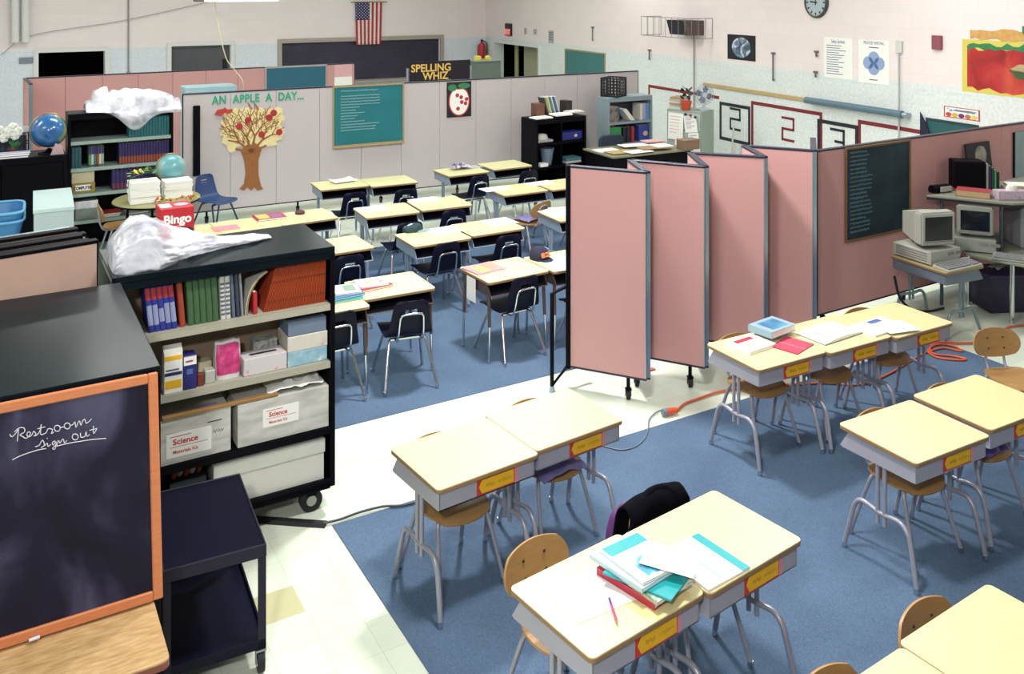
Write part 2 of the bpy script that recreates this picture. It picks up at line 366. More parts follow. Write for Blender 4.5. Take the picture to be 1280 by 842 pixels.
# camera ------------------------------------------------------------
cam = bpy.data.cameras.new('camera'); co = bpy.data.objects.new('camera', cam); C.objects.link(co)
co.location = (0, 0, H); co.rotation_euler = (PI / 2, 0, 0)
cam.sensor_fit = 'HORIZONTAL'; cam.sensor_width = 36; cam.lens = F / 1280 * 36; cam.shift_y = -(421 - CY) / 1280; cam.clip_start = 0.05
bpy.context.scene.camera = co
# lights ------------------------------------------------------------
def area(name, loc, sx, sy, w, col=(1, 1, 1), rz=UA, tgt=None, spread=PI):
    l = bpy.data.lights.new(name, 'AREA'); l.shape = 'RECTANGLE'; l.size = sx; l.size_y = sy; l.energy = w; l.color = col; l.spread = spread
    o = bpy.data.objects.new(name, l); C.objects.link(o); o.location = loc
    if tgt is not None: o.rotation_euler = (Vector(tgt) - Vector(loc)).to_track_quat('-Z', 'Y').to_euler()
    else: o.rotation_euler = (0, 0, rz)
    return o
LC = (0.97, 1.0, 0.96)
for i, (u, v) in enumerate([(-4.5, 3.5), (0.5, 8.2), (-4.5, 8.2), (5.5, 8.2), (0, 13.5), (5, 13.5), (-6, 13.5), (6.2, 3.2), (-9.0, 9.5), (9.5, 10.5)]):
    area('ceiling_lamp_light', uv(RC, u, v - 1.5, CEIL - 0.12), 2.4, 0.6, 140, LC)
area('aisle_ceiling_lamp_light', (0.1, 7.4, CEIL - 0.15), 0.5, 0.4, 330, (1.0, 0.98, 0.95))
area('key_ceiling_lamp_light', (0.35, 4.1, CEIL - 0.15), 0.6, 0.4, 200, (1.0, 0.98, 0.94))
area('camera_flash_light', (-0.6, -0.8, 4.3), 0.4, 0.3, 230, (1, 0.98, 0.97), tgt=(1.5, 8, 0.6))
w = bpy.data.worlds.new('world'); w.use_nodes = True; bpy.context.scene.world = w
w.node_tree.nodes['Background'].inputs[0].default_value = (0.75, 0.85, 1.0, 1); w.node_tree.nodes['Background'].inputs[1].default_value = 0.3
vs = bpy.context.scene.view_settings; vs.view_transform = 'Standard'; vs.look = 'None'; vs.gamma = 1; vs.exposure = -0.32; vs.use_curve_mapping = False
def ground(P):
    d = Vector((P[0], P[1], 0)) - RC; a, b = d.dot(U), d.dot(V)
    return RT if (-.1 <= a <= 5.8 and b <= .25) or (-.4 <= a <= 5.4 and 0.95 <= b <= 5.54) else 0.0
DW, DD, DH = 0.61, 0.50, 0.68
# ------------------------------------------------------------------ desks
def tabletop(root, m, w=DW, d=DD, h=DH, edge=True):
    e = MB().prism(rrect(-w / 2, -d / 2, w / 2, d / 2, 0.025), 'z', h - 0.022, h - 0.004).build('tabletop', EDGE if edge else m, root, 50) if False else None
    t = MB().prism(rrect(-w / 2, -d / 2, w / 2, d / 2, 0.025), 'z', h - 0.006, h).build('tabletop', m, root, 50)
    MB().prism(rrect(-w / 2 - .001, -d / 2 - .001, w / 2 + .001, d / 2 + .001, 0.026), 'z', h - 0.022, h - 0.006).build('edge_band', EDGE, t, 50)
    return t
def book_box(root, m, w=DW, d=DD, h=DH, floor_m=None):
    mb = MB(); x = w / 2 - 0.02; y0, y1 = -d / 2 + 0.018, d / 2 - 0.01; t = 0.003
    side = [(y0, h - 0.022), (y0, h - 0.112), (y0 + 0.01, h - 0.118), (y1 - 0.005, h - 0.128), (y1 + 0.012, h - 0.122), (y1 - 0.05, h - 0.022)]
    for s in (-1, 1): mb.prism(side, 'x', s * x - t, s * x + t)
    mb.box((-x, y0, h - 0.118), (x, y0 + 2 * t, h - 0.022))
    mb.prism([(y0, h - 0.118), (y0, h - 0.112), (y1, h - 0.122), (y1 + 0.008, h - 0.116), (y1 + 0.012, h - 0.122), (y1, h - 0.128)], 'x', -x, x)
    bb = mb.build('book_box', m, root, 0); zt = h - 0.023
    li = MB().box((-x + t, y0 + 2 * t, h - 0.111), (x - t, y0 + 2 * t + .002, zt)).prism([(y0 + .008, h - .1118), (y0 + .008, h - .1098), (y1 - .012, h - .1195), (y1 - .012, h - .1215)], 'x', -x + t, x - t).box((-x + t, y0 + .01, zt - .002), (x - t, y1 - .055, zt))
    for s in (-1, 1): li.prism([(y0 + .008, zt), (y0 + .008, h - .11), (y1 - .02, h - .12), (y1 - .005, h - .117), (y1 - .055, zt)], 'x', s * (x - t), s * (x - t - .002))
    li.build('dark_shade_lining', DARKIN, bb, 0); return bb  # added lining: dark inside paint, shade of the recess put into the colour
def pedestal_desk(name, label, cat='desk', top=CREAM, metal=GREYM, leg=GREYL, card=True, h=DH, group=None):
    r = thing(name, label, cat, group=group)
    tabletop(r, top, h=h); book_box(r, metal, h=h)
    za = h - 0.37
    for s in (-1, 1):
        x = s * (DW / 2 - 0.035)
        p = MB()
        for y in (-0.03, 0.015): p.cyl((x, y, za - 0.07), (x, y, h - 0.12), 0.0115, seg=12)
        p.build('leg_post', leg, r)
        xo = s * (DW / 2 - 0.022)
        g = MB().tube([(xo, -0.235, 0.03), (x, -0.19, za - 0.09), (x, -0.165, za - 0.03), (x, -0.12, za - 0.002), (x, -0.03, za - 0.012), (x, 0.015, za - 0.012), (x, 0.11, za - 0.002), (x, 0.155, za - 0.03), (x, 0.18, za - 0.09), (xo, 0.225, 0.03)], 0.0135, 10, smooth=4).build('leg', leg, r, 60)
        for y in (-0.235, 0.225): MB().lathe([(0, 0), (0.014, 0.0), (0.016, 0.006), (0.013, 0.016), (0.0115, 0.034), (0, 0.034)], 12, (xo, y, 0)).build('glide', CHROME, g)
    if card: name_card(r, h)
    return r
def name_card(r, h, seed=3):
    y = -DD / 2 + 0.018; x0, x1, z0, z1 = -0.07, 0.16, h - 0.112, h - 0.030
    b = MB().box((x0, y - 0.002, z0), (x1, y, z1)).build('name_card', mat('red_card_border', 'BE3A36', 0.6), r, 0)
    MB().box((x1, y - 0.002, z0), (x1 + 0.022, y, z1)).build('card_end', mat('pink_card_border', 'D88AA0', 0.6), b, 0)
    MB().prism([(x0 + 0.012, (z0 + z1) / 2), (x0 + 0.03, z0 + 0.008), (x1 - 0.006, z0 + 0.008), (x1 - 0.006, z1 - 0.008), (x0 + 0.03, z1 - 0.008)], 'y', y - 0.0035, y - 0.002).build('yellow_arrow', YEL, b, 0)
    mb = MB(); scribble(mb, x0 + 0.05, x0 + 0.105, y - 0.004, (z0 + z1) / 2, 0.013, seed=seed); scribble(mb, x0 + 0.125, x1 - 0.02, y - 0.004, (z0 + z1) / 2, 0.012, seed=seed + 1)
    mb.build('handwriting', mat('ochre_ink', 'A8801E', 0.8), b, 0)
def four_leg_desk(name, label, top=CREAM2):
    r = thing(name, label, 'desk'); tabletop(r, top); book_box(r, BROWNM)
    for sx in (-1, 1):
        for sy in (-1, 1):
            x, y = sx * (DW / 2 - 0.03), sy * (DD / 2 - 0.05); x2, y2 = sx * (DW / 2 - 0.02), sy * (DD / 2 - 0.03)
            l = MB().cyl((x2 * .975, y2 * .975, 0.30), (x, y, DH - 0.12), 0.014).build('leg', BROWNM, r)
            MB().cyl((x2, y2, 0.015), (x2 * .975, y2 * .975, 0.30), 0.0105).build('leg_sleeve', CHROME, l)
            MB().lathe([(0, 0), (0.013, 0), (0.015, 0.006), (0.011, 0.02), (0, 0.02)], 12, (x2, y2, 0)).build('glide', CHROME, l)
    return r
def place_desk(FL, FR, h=DH, ang=None, z=None, far=False):
    """pixel corners of the long edge turned to the camera -> location, heading"""
    a, b = pz(*FL, h), pz(*FR, h) if FR else None
    th = math.radians(ang) if ang is not None else None
    if b is not None and th is None: th = 0.5 * (math.atan2(b.y - a.y, b.x - a.x) + UA)
    u = Vector((math.cos(th), math.sin(th), 0)); n = Vector((-u.y, u.x, 0))
    c = ((a + b) / 2 if b is not None else a + u * DW / 2) + n * DD / 2
    return Vector((c.x, c.y, ground(c))), th + (PI if far else 0)

# ------------------------------------------------------------------ chairs
def squircle(a, b, q=0.42): return a * math.sqrt(1 - b * b * q), b * math.sqrt(1 - a * a * q)
def plate(fn, nu, nv, thick, skip=None):
    b = bmesh.new(); G = [[b.verts.new(Vector(fn(-1 + 2 * i / nu, -1 + 2 * j / nv))) for j in range(nv + 1)] for i in range(nu + 1)]
    for i in range(nu):
        for j in range(nv):
            if skip and skip(i, j): continue
            b.faces.new((G[i][j], G[i + 1][j], G[i + 1][j + 1], G[i][j + 1]))
    loose = [v for v in b.verts if not v.link_faces]; bmesh.ops.delete(b, geom=loose, context='VERTS')
    bmesh.ops.recalc_face_normals(b, faces=b.faces[:]); bmesh.ops.solidify(b, geom=b.faces[:], thickness=thick)
    mb = MB(); mb._add(b); return mb
def wood_chair(label, leg=GREYL, cat='chair', name='plywood_chair', group=None):
    r = thing(name, label, cat, group=group); SH = 0.40
    def seat(a, b):
        x, y = squircle(a, b); s = 0.18
        return x * s, y * 0.19 - 0.01, SH - 0.012 * (1 - a * a) * (0.4 + 0.6 * b) - 0.02 * max(0, -b - 0.6) ** 2 * 6 + 0.008 * max(0, b - 0.7)
    plate(seat, 14, 14, 0.012).build('seat', PLY, r, 50)
    def back(a, b):
        x, z = squircle(a, b, 0.40); X = x * 0.185
        return X, 0.205 + 0.02 * (z + 1) - 0.03 * x * x, 0.555 + z * 0.098
    bk = plate(back, 14, 10, 0.011).build('backrest', PLY, r, 50)
    rv = MB()
    for x, z in ((-0.06, 0.59), (0.06, 0.59), (-0.06, 0.52), (0.06, 0.52)):
        rv.sphere((x, 0.186 + 0.02 * ((z - .555) / .098 + 1), z), 0.007, (1, 0.5, 1), 8)
    rv.build('rivets', mat('steel_rivet', '4A4238', 0.4, 0.6), bk)
    MB().tube([(-0.07, 0.02, SH - 0.03), (-0.07, 0.17, SH - 0.03), (-0.07, 0.212, SH + 0.03), (-0.07, 0.222, 0.52), (-0.062, 0.234, 0.585), (-0.03, 0.24, 0.605), (0.03, 0.24, 0.605), (0.062, 0.234, 0.585), (0.07, 0.222, 0.52), (0.07, 0.212, SH + 0.03), (0.07, 0.17, SH - 0.03), (0.07, 0.02, SH - 0.03)], 0.009, 8, smooth=3).build('back_frame', leg, r, 60)
    chair_legs(r, leg, SH)
    return r
def chair_legs(r, leg, SH, w=0.19, d=0.21, glide=CHROME):
    MB().box((-0.14, -0.11, SH - 0.034), (0.14, -0.085, SH - 0.014), 0.004).box((-0.14, 0.085, SH - 0.034), (0.14, 0.11, SH - 0.014), 0.004).build('seat_frame', leg, r)
    for sx in (-1, 1):
        for sy in (-1, 1):
            l = MB().tube([(sx * 0.10, sy * 0.098, SH - 0.03), (sx * 0.13, sy * 0.10, SH - 0.032), (sx * 0.15, sy * 0.112, SH - 0.06), (sx * w, sy * d, 0.025)], 0.0115, 9, smooth=3).build('leg', leg, r, 60)
            MB().lathe([(0, 0), (0.013, 0), (0.0155, 0.007), (0.013, 0.03), (0, 0.03)], 10, (sx * w, sy * d, 0)).build('glide', glide, l)
def shell_chair(label, plastic=NAVY, metal=CHROME, name='plastic_shell_chair', group=None):
    r = thing(name, label, 'chair', group=group)
    prof = [(-0.205, 0.375), (-0.19, 0.398), (-0.12, 0.402), (0.0, 0.392), (0.10, 0.393), (0.16, 0.41), (0.195, 0.455), (0.215, 0.52), (0.235, 0.60), (0.25, 0.67), (0.256, 0.705)]
    P = catmull([Vector((p[0], p[1], 0)) for p in prof], 2); N = len(P) - 1
    def sh(a, b):
        t = (b + 1) / 2 * N; i = min(int(t), N - 1); f = t - i; p = P[i] * (1 - f) + P[i + 1] * f
        s = (b + 1) / 2; w = 0.185 if s < 0.5 else 0.185 - 0.062 * (s - 0.5) / 0.5
        if s < 0.12: w -= 0.03 * ((0.12 - s) / 0.12) ** 2
        if s > 0.9: w -= 0.035 * ((s - 0.9) / 0.1) ** 2
        cup = a * a
        return a * w, p.x - (0.03 * cup * max(0, s - 0.5) * 2), p.y + 0.012 * cup * (1 - s)
    plate(sh, 12, N, 0.007, lambda i, j: 4 <= i <= 7 and j == 16).build('shell', plastic, r, 50)
    MB().tube([(-0.10, 0.10, 0.372), (-0.10, 0.185, 0.385), (-0.098, 0.222, 0.45), (-0.092, 0.247, 0.56), (-0.082, 0.258, 0.595), (-0.055, 0.262, 0.608), (0.055, 0.262, 0.608), (0.082, 0.258, 0.595), (0.092, 0.247, 0.56), (0.098, 0.222, 0.45), (0.10, 0.185, 0.385), (0.10, 0.10, 0.372)], 0.0085, 8, smooth=3).build('back_frame', metal, r, 60)
    chair_legs(r, metal, 0.395, 0.205, 0.235)
    return r

# the nearer group: pedestal desks, closed side with the name card turned to the camera
ORG = 'desks with orange name cards'
near = [
 ('N1L', (551, 617.5), (670, 566), None, 'cream-topped grey desk by the carpet corner, orange name card, nothing on its top', True),
 ('N1R', (671, 562.5), (771, 531), 31, 'empty cream-topped grey desk joined to the carpet-corner desk, lavender garment on the chair beneath', True),
 ('N2L', (742, 825), (880, 743), 37, 'grey desk carrying a blank sheet, a pink pencil and the messy pile of books', True),
 ('N2R', (880.5, 742), (997, 685), 34, 'grey desk with a teal-edged notebook, draped black jacket on the chair behind it', True),
 ('N3A', (950, 463), (1032, 441.5), 29, 'end desk in the row of three, blue book and pink folder on it', True),
 ('N3B', (1032, 441.5), (1107, 426), 26, 'middle desk in the row of three beside the pink folding partition', True),
 ('N3C', (1107, 426), (1182, 408), 26, 'end desk in the row of three, nearest the computer corner', True),
 ('N4L', (1149.3, 580), (1234.8, 546.8), 29, 'glossy bare grey desk on open carpet, its whole side and arched leg in view', True),
 ('N4R', (1240, 539), None, 29.5, 'glossy bare grey desk cut by the photo edge, purple bag on the chair under it', True),
]
DESK = {}
def separate(keys, order=1):
    pass
PAIRS_DONE = {}
def pair_fix(key, prev, L, th, far=False):
    """a desk pushed up to its neighbour: same heading, no overlap"""
    Lp, tp = DESK[prev]; t0 = tp - (PI if far else 0); u = Vector((math.cos(t0), math.sin(t0), 0)); n = Vector((-u.y, u.x, 0)); d = L - Lp
    q = Lp + u * max(DW + 0.006, d.dot(u)) + n * d.dot(n); q.z = ground(q); return q, tp
JOIN = {'N1R': 'N1L', 'N2R': 'N2L', 'N3B': 'N3A', 'N3C': 'N3B', 'N4R': 'N4L', 'R1R': 'R1L', 'R1BR': 'R1BL', 'R2R': 'R2L', 'R2BR': 'R2BL', 'R3R': 'R3L', 'RBM': 'RBL', 'RBR': 'RBM', 'R4': 'R4A', 'R4C': 'R4B'}
proto = None
for key, FLp, FRp, ang, lab, card in near:
    L, th = place_desk(FLp, FRp, ang=ang)
    if key in JOIN: L, th = pair_fix(key, JOIN[key], L, th)
    if proto is None: proto = pedestal_desk('school_desk', lab); proto.location = L; proto.rotation_euler[2] = th; o = proto; tag(o, group=ORG)
    else: o = dup(proto, L, th, lab, ORG)
    DESK[key] = (L, th)
def desk_by_back(BL, ang):                              # desk known by its far corner
    a = pz(*BL, DH); th = math.radians(ang); u = Vector((math.cos(th), math.sin(th), 0)); n = Vector((-u.y, u.x, 0)); c = a + u * DW / 2 - n * DD / 2
    return Vector((c.x, c.y, ground(c))), th
L, th = desk_by_back((1122.5, 804.5), 33.5)
DESK['N5R'] = (L, th); dup(proto, L, th, 'bare cream-topped desk cut off at the bottom corner of the photo, plywood backrest behind', ORG)
u = Vector((math.cos(th), math.sin(th), 0)); L2 = L - u * (DW + 0.008) + Vector((u.y, -u.x, 0)) * 0.02
DESK['N5L'] = (L2, th); dup(proto, L2, th, 'sliver of bare cream-topped desk at the very bottom edge of the photo', ORG)

# the farther group: the same desks turned round, open side to the camera
FARG = 'desks before the grey partition'
far = [
 ('R1L', (400.3, 237.4), (462.6, 232), None, 'pale desk against the grey partition under the apple tree, white papers on it'),
 ('R1R', (463.5, 233.5), (521.4, 227.6), None, 'bare pale desk against the grey partition under the teal chalkboard, loose papers inside'),
 ('R1BL', (562.4, 220.7), (612.3, 214), 31, 'pale desk in the back row with a purple and white heap of papers'),
 ('R1BR', (621.4, 213), (663.8, 205.8), 33, 'bare pale desk in the back row next to the black bookcase'),
 ('R2L', (457.3, 272.7), (526.3, 265.9), None, 'pale desk in the second row with a white sheet at its outer corner'),
 ('R2R', (527.6, 263.7), (592.3, 256.5), None, 'pale desk in the second row joined to its partner, white sheet at their seam'),
 ('R2BL', (628.9, 245.2), (688, 238.2), None, 'pale desk behind the turned plywood chair, blue-grey pedestal in view'),
 ('R2BR', (689, 238), None, 27, 'pale desk half hidden by the black partition post, sheet of paper at its joint'),
 ('R3L', (518.7, 309), (589.8, 298), None, 'pale desk with a dark teal pencil pouch and a white sheet'),
 ('R3R', (590.7, 296.4), (658, 284.7), None, 'pale desk joined to the pencil-pouch desk, white sheet at its far corner'),
 ('R3B', (700.4, 277.3), None, 28, 'desk covered with scattered papers, cut by the black partition post'),
 ('R0A', (403, 320), (456.4, 311.3), None, 'empty pale desk peeping out behind the rolling bookcase'),
 ('RBL', (205, 304.5), (269, 295), None, 'pale desk under the red game box, mostly hidden by the near rolling bookcase'),
 ('RBM', (270, 294.5), (334, 285.2), None, 'pale desk with the pink sheet and colourful magazine'),
 ('RBR', (335, 285), (398.5, 275.7), None, 'pale desk with one small dark object on it, at the end behind the near bookcase'),
]
protof = None
for key, FLp, FRp, ang, lab in far:
    L, th = place_desk(FLp, FRp, ang=ang, far=True)
    if key in JOIN: L, th = pair_fix(key, JOIN[key], L, th, True)
    if protof is None:
        protof = pedestal_desk('school_desk', lab, top=CREAM2, metal=BLUEGREY, leg=BLUEGREY, card=False); protof.location = L; protof.rotation_euler[2] = th; tag(protof, group=FARG)
    else: dup(protof, L, th, lab, FARG)
    DESK[key] = (L, th)
protoq = None
for key, FLp, FRp, ang, lab in [
 ('R4A', (373, 399), (454.9, 385), None, 'four-legged desk mostly hidden by the rolling bookcase, pile of school books on it'),
 ('R4', (453.6, 376.7), (545, 359.7), None, 'four-legged brown desk nearest the rolling bookcase, red and white books at its corner'),
 ('R4B', (609.8, 355.4), (688, 338.3), None, 'four-legged brown desk with a pink magazine, a cap and a paper hanging from its side'),
 ('R4C', (690, 340.5), None, 29, 'four-legged desk behind the black partition post, white papers spread on it')]:
    L, th = place_desk(FLp, FRp, ang=ang, far=True)
    if key in JOIN: L, th = pair_fix(key, JOIN[key], L, th, True)
    if protoq is None: protoq = four_leg_desk('four_leg_desk', lab); protoq.location = L; protoq.rotation_euler[2] = th
    else: dup(protoq, L, th, lab)
    DESK[key] = (L, th)

# chairs tucked under the nearer desks --------------------------------
def dloc(key, x, y, z=None):
    """point in a desk's frame; z None = ground"""
    L, th = DESK[key]; p = L + Vector((math.cos(th) * x - math.sin(th) * y, math.sin(th) * x + math.cos(th) * y, 0))
    return Vector((p.x, p.y, L.z if z is None else L.z + z))
CH = 'plywood chairs at the desks with name cards'
pc = None
for key, x, y, dr, lab in [
 ('N1L', -0.03, 0.075, 0, 'plywood chair tucked under the empty desk by the carpet corner'),
 ('N1R', 0.02, 0.085, 0, 'plywood chair with a lavender garment lying on its seat'),
 ('N2L', 0.0, 0.25, 2, 'plywood chair whose backrest shows behind the blank sheet on the near desk'),
 ('N2R', 0.06, 0.20, 0, 'chair with a black and purple jacket over its backrest'),
 ('N3A', 0.03, 0.12, 0, 'plywood chair under the desk with the blue book and pink folder'),
 ('N3B', -0.02, 0.085, 3, 'plywood chair under the middle desk of the row of three'),
 ('N3C', -0.02, 0.12, -3, 'plywood chair under the desk nearest the computers'),
 ('N4L', 0.04, 0.085, 0, 'plywood chair under the glossy bare desk on open carpet'),
 ('N4R', 0.02, 0.08, 3, 'plywood chair with a purple bag on its seat under the edge desk'),
 ('N5R', 0.0, 0.13, 0, 'plywood chair behind the desk at the bottom corner of the photo'),
 ('N5L', -0.02, 0.13, 0, 'plywood chair of which only the backrest tip shows at the bottom edge')]:
    p = dloc(key, x, y); th = DESK[key][1] + math.radians(dr)
    if pc is None: pc = wood_chair(lab, group=CH); pc.location = p; pc.rotation_euler[2] = th
    else: dup(pc, p, th, lab, CH)
p = pz(1243, 413, 0.65); dup(pc, Vector((p.x + 0.04, p.y - 0.2, RT)), math.radians(188) - PI, 'plywood chair standing free near the coiled orange cord', None)
if 'group' in bpy.data.objects: pass
# navy shell chairs at the farther desks -------------------------------
NG = 'navy plastic chairs'
sc_ = None
FARDESK = ['R4', 'R4B', 'R3L', 'R3R', 'R2L', 'R2R', 'R1L', 'R1R', 'R1BL', 'R1BR', 'R0A', 'R4A', 'R2BR', 'R4C']
for ci, (px, py, a, lab) in enumerate([
 (515, 378, -10, 'navy plastic chair on chrome legs, alone before the four-legged desk with the red books'),
 (654, 346, 3, 'navy plastic chair before the desk with the pink magazine and cap'),
 (552, 306, 2, 'navy plastic chair before the desk with the teal pencil pouch'),
 (628, 296.5, 4, 'navy plastic chair before the desk joined to the pencil-pouch desk'),
 (532, 277, 0, 'navy plastic chair top showing behind the teal pencil pouch'),
 (570, 263.5, 0, 'navy plastic chair before the seam of the second-row desks'),
 (444, 241.7, -6, 'navy plastic chair before the papers desk under the apple tree'),
 (503.7, 238, 0, 'navy plastic chair before the bare desk under the teal chalkboard'),
 (590.7, 221.8, 3, 'navy plastic chair before the purple and white heap of papers'),
 (644.7, 216.5, 3, 'navy plastic chair before the bare desk next to the black bookcase'),
 (430, 322, 0, 'navy plastic chair peeping out beside the rolling bookcase'),
 (434, 389, 8, 'navy plastic chair squeezed beside the rolling bookcase under the book pile'),
 (704, 249.5, 0, 'navy plastic chair between the turned plywood chair and the partition post'),
 (726, 352, 3, 'navy plastic chair behind the black partition post, seat edge in view')]):
    p = pz(px, py, 0.70); th = UA + math.radians(a) + PI; n = Vector((math.sin(th), -math.cos(th), 0))      # direction the sitter faces
    q = p + n * 0.25; key = FARDESK[ci]
    if ci:
        Ld, td = DESK[key]; d = q - Ld; lx = d.x * math.cos(td) + d.y * math.sin(td); ly = -d.x * math.sin(td) + d.y * math.cos(td)
        th = td + math.radians(max(-2, min(2, a))); q = dloc(key, max(-.02, min(.02, lx)), max(.10, ly))
    q.z = ground(q)
    if sc_ is None: sc_ = shell_chair(lab, group=NG); sc_.location = q; sc_.rotation_euler[2] = th
    else: dup(sc_, q, th, lab, NG)
p = pz(669, 246, 0.65); th = math.radians(-130); n = Vector((math.sin(th), -math.cos(th), 0)); q = p + n * 0.22 + Vector((.08, -.27, 0)); q.z = ground(q)
o = dup(pc, q, th, 'plywood chair turned sideways among the navy chairs, purple cloth on its seat'); del o['group']
TURNED = (q, th)
for o in bpy.data.objects:
    if o.parent is None and 'standing free' in str(o.get('label', '')) and 'group' in o: del o['group']
# ------------------------------------------------------------------ folding partitions
def wall_panel(root, A, B, z0, z1, m, name='panel', cap=CAPM, t=0.045, trim=True, edgem=ALU, ends=(1, 1)):
    """one panel of a folding partition from A to B (world), built in the root's frame (root unrotated)"""
    O = root.location; d = Vector((B[0] - A[0], B[1] - A[1], 0)); L = d.length; a = math.atan2(d.y, d.x)
    M = Matrix.Translation((A[0] - O.x, A[1] - O.y, 0)) @ Matrix.Rotation(a, 4, 'Z')
    p = MB().box((0.007 if ends[0] and trim else 0.0015, -t / 2, z0 + 0.012), (L - (0.007 if ends[1] and trim else 0.0015), t / 2, z1 - 0.014), 0.002, M).build(name, m, root, 0)
    MB().box((0, -t / 2 - 0.004, z1 - 0.018), (L, t / 2 + 0.004, z1), 0.002, M).build('top_rail', cap, p, 0)
    MB().box((0, -t / 2 - 0.003, z0), (L, t / 2 + 0.003, z0 + 0.016), 0.002, M).build('bottom_rail', cap, p, 0)
    if trim:
        if ends[0]: MB().box((0, -t / 2 - 0.003, z0 + 0.016), (0.008, t / 2 + 0.003, z1 - 0.018), 0, M).build('edge_strip', edgem, p, 0)
        if ends[1]: MB().box((L - 0.008, -t / 2 - 0.003, z0 + 0.016), (L, t / 2 + 0.003, z1 - 0.018), 0, M).build('edge_strip', edgem, p, 0)
    return p
def caster(root, P, z1, r=0.04, m=RUBBER, fork=BLACKM, hub=CHROME):
    """swivel caster in the root's own frame; P = (x, y)"""
    x, y = P
    f = MB().cyl((x, y, z1), (x, y, 2 * r + 0.012), 0.014).box((x - 0.024, y - 0.02, 2 * r + 0.004), (x + 0.024, y + 0.02, 2 * r + 0.014)).box((x - 0.022, y - 0.012, r - 0.01), (x - 0.018, y + 0.012, 2 * r + 0.006)).box((x + 0.018, y - 0.012, r - 0.01), (x + 0.022, y + 0.012, 2 * r + 0.006)).build('caster', fork, root, 0)
    MB().cyl((x - 0.014, y, r), (x + 0.014, y, r), r, seg=18).build('wheel', m, f)
    MB().cyl((x - 0.0165, y, r), (x + 0.0165, y, r), r * 0.45, seg=14).build('hub', hub, f)
    return f
PZ0, PZ1 = 0.17, 1.74
Z = [pz(*p, PZ1) for p in ((713, 206), (809, 214), (788, 199), (882, 207), (863, 190), (956, 195), (930, 181), (1017, 187))]
zig = thing('folding_partition', 'pink accordion-folded partition on casters with blue-black top rails', 'partition', (Z[0].x, Z[0].y, 0))
for i, (a, b) in enumerate(zip(Z, Z[1:])): wall_panel(zig, a, b, PZ0, PZ1, PINK)
O = zig.location
MB().box((-0.035, -0.03, PZ0 - .01), (0.0, 0.035, PZ1), 0.003).build('end_post', BLACKM, zig, 0)
def zl(p): return (p.x - O.x, p.y - O.y)
q = pz(690, 490, 0.0); q2 = pz(727, 492, 0.0); qx, qy = zl(q)
MB().tube([(-0.02, 0.0, 0.80), (qx, qy, 0.76), (qx, qy, 0.05), (-0.01, 0.0, PZ0 + 0.02), (0.16, 0.10, PZ0 - 0.04)], 0.016, 8).build('stabilizer_leg', BLACKM, zig, 60)
MB().lathe([(0, 0), (0.022, 0), (0.024, 0.012), (0.016, 0.05), (0, 0.05)], 12, (qx, qy, 0)).build('foot', ALU, zig)
for a, b, t in ((Z[0], Z[1], 0.76), (Z[2], Z[3], 0.8), (Z[4], Z[5], 0.8), (Z[6], Z[7], 0.3), (Z[1], Z[2], .6)): caster(zig, zl(a.lerp(b, t)), PZ0 + 0.005, 0.035)

RE = pz(1280, 152, 1.62); RE.z = 0; RS = pz(1019, 187.5, 1.62); RS.z = 0; RD = (RE - RS).normalized()
wall_panel(zig, Z[-1], RS - RD * .03, PZ0, PZ1, PINK)
run = thing('folding_partition', 'long dusty pink partition run behind the computers, dark chalkboard hung on it', 'partition', RS)
for i in range(8): wall_panel(run, RS + RD * (0.60 * i), RS + RD * (0.60 * (i + 1) - 0.001), .085, 1.62, PINKD, edgem=CAPM, ends=(i == 0, 0))
for i in range(0, 9, 2): caster(run, tuple((RD * min(0.6 * i + .1, 4.7))[:2]), .09, 0.028)
RUN = Frame(RS - Vector((-RD.y, RD.x, 0)) * 0.026, math.atan2(RD.y, RD.x))       # camera-side face of the run

G0, G1 = pz(228, 117, PZ1), pz(797, 88, PZ1); GD = (G1 - G0); GL = Vector((GD.x, GD.y, 0)).length; GD = Vector((GD.x, GD.y, 0)) / GL
gp = thing('folding_partition', 'long pale grey partition with apple tree, letters and teal chalkboard', 'partition', (G0.x, G0.y, 0)); ng = 12
for i in range(ng): wall_panel(gp, G0 + GD * GL * i / ng, G0 + GD * (GL * (i + 1) / ng - 0.001), 0.15, PZ1, GREYF, trim=i in (0, ng - 1), edgem=BLACKM, ends=(i == 0, i == ng - 1))
for i in range(0, ng, 2): caster(gp, tuple((GD * (GL * (i + 0.5) / ng))[:2]), 0.155, 0.035)
GREY = Frame(G0 - Vector((-GD.y, GD.x, 0)) * 0.027, math.atan2(GD.y, GD.x))
B0, B1 = pz(33, 97, PZ1), pz(443, 78.5, PZ1); BD = Vector((B1.x - B0.x, B1.y - B0.y, 0)); BL_ = BD.length; BD /= BL_
bp_ = thing('folding_partition', 'pink partition at the far back, seen above the plastic-draped dark bookcase', 'partition', (B0.x, B0.y, 0))
for i in range(10): wall_panel(bp_, B0 + BD * BL_ * i / 10, B0 + BD * (BL_ * (i + 1) / 10 - 0.001), 0.15, PZ1, PINK, trim=i == 9, edgem=BLACKM, ends=(0, 1))
W1 = pz(47, 116, PZ1); wall_panel(bp_, Vector((B0.x, B0.y, 0)) + Vector((0, -.05, 0)), B0.lerp(W1, 0.42), 0.15, PZ1, PINK, edgem=ALU)
for i in range(0, 10, 2): caster(bp_, tuple((BD * (BL_ * (i + 0.5) / 10))[:2]), 0.155, 0.035)
BPF = Frame(B0 - Vector((-BD.y, BD.x, 0)) * 0.027, math.atan2(BD.y, BD.x))

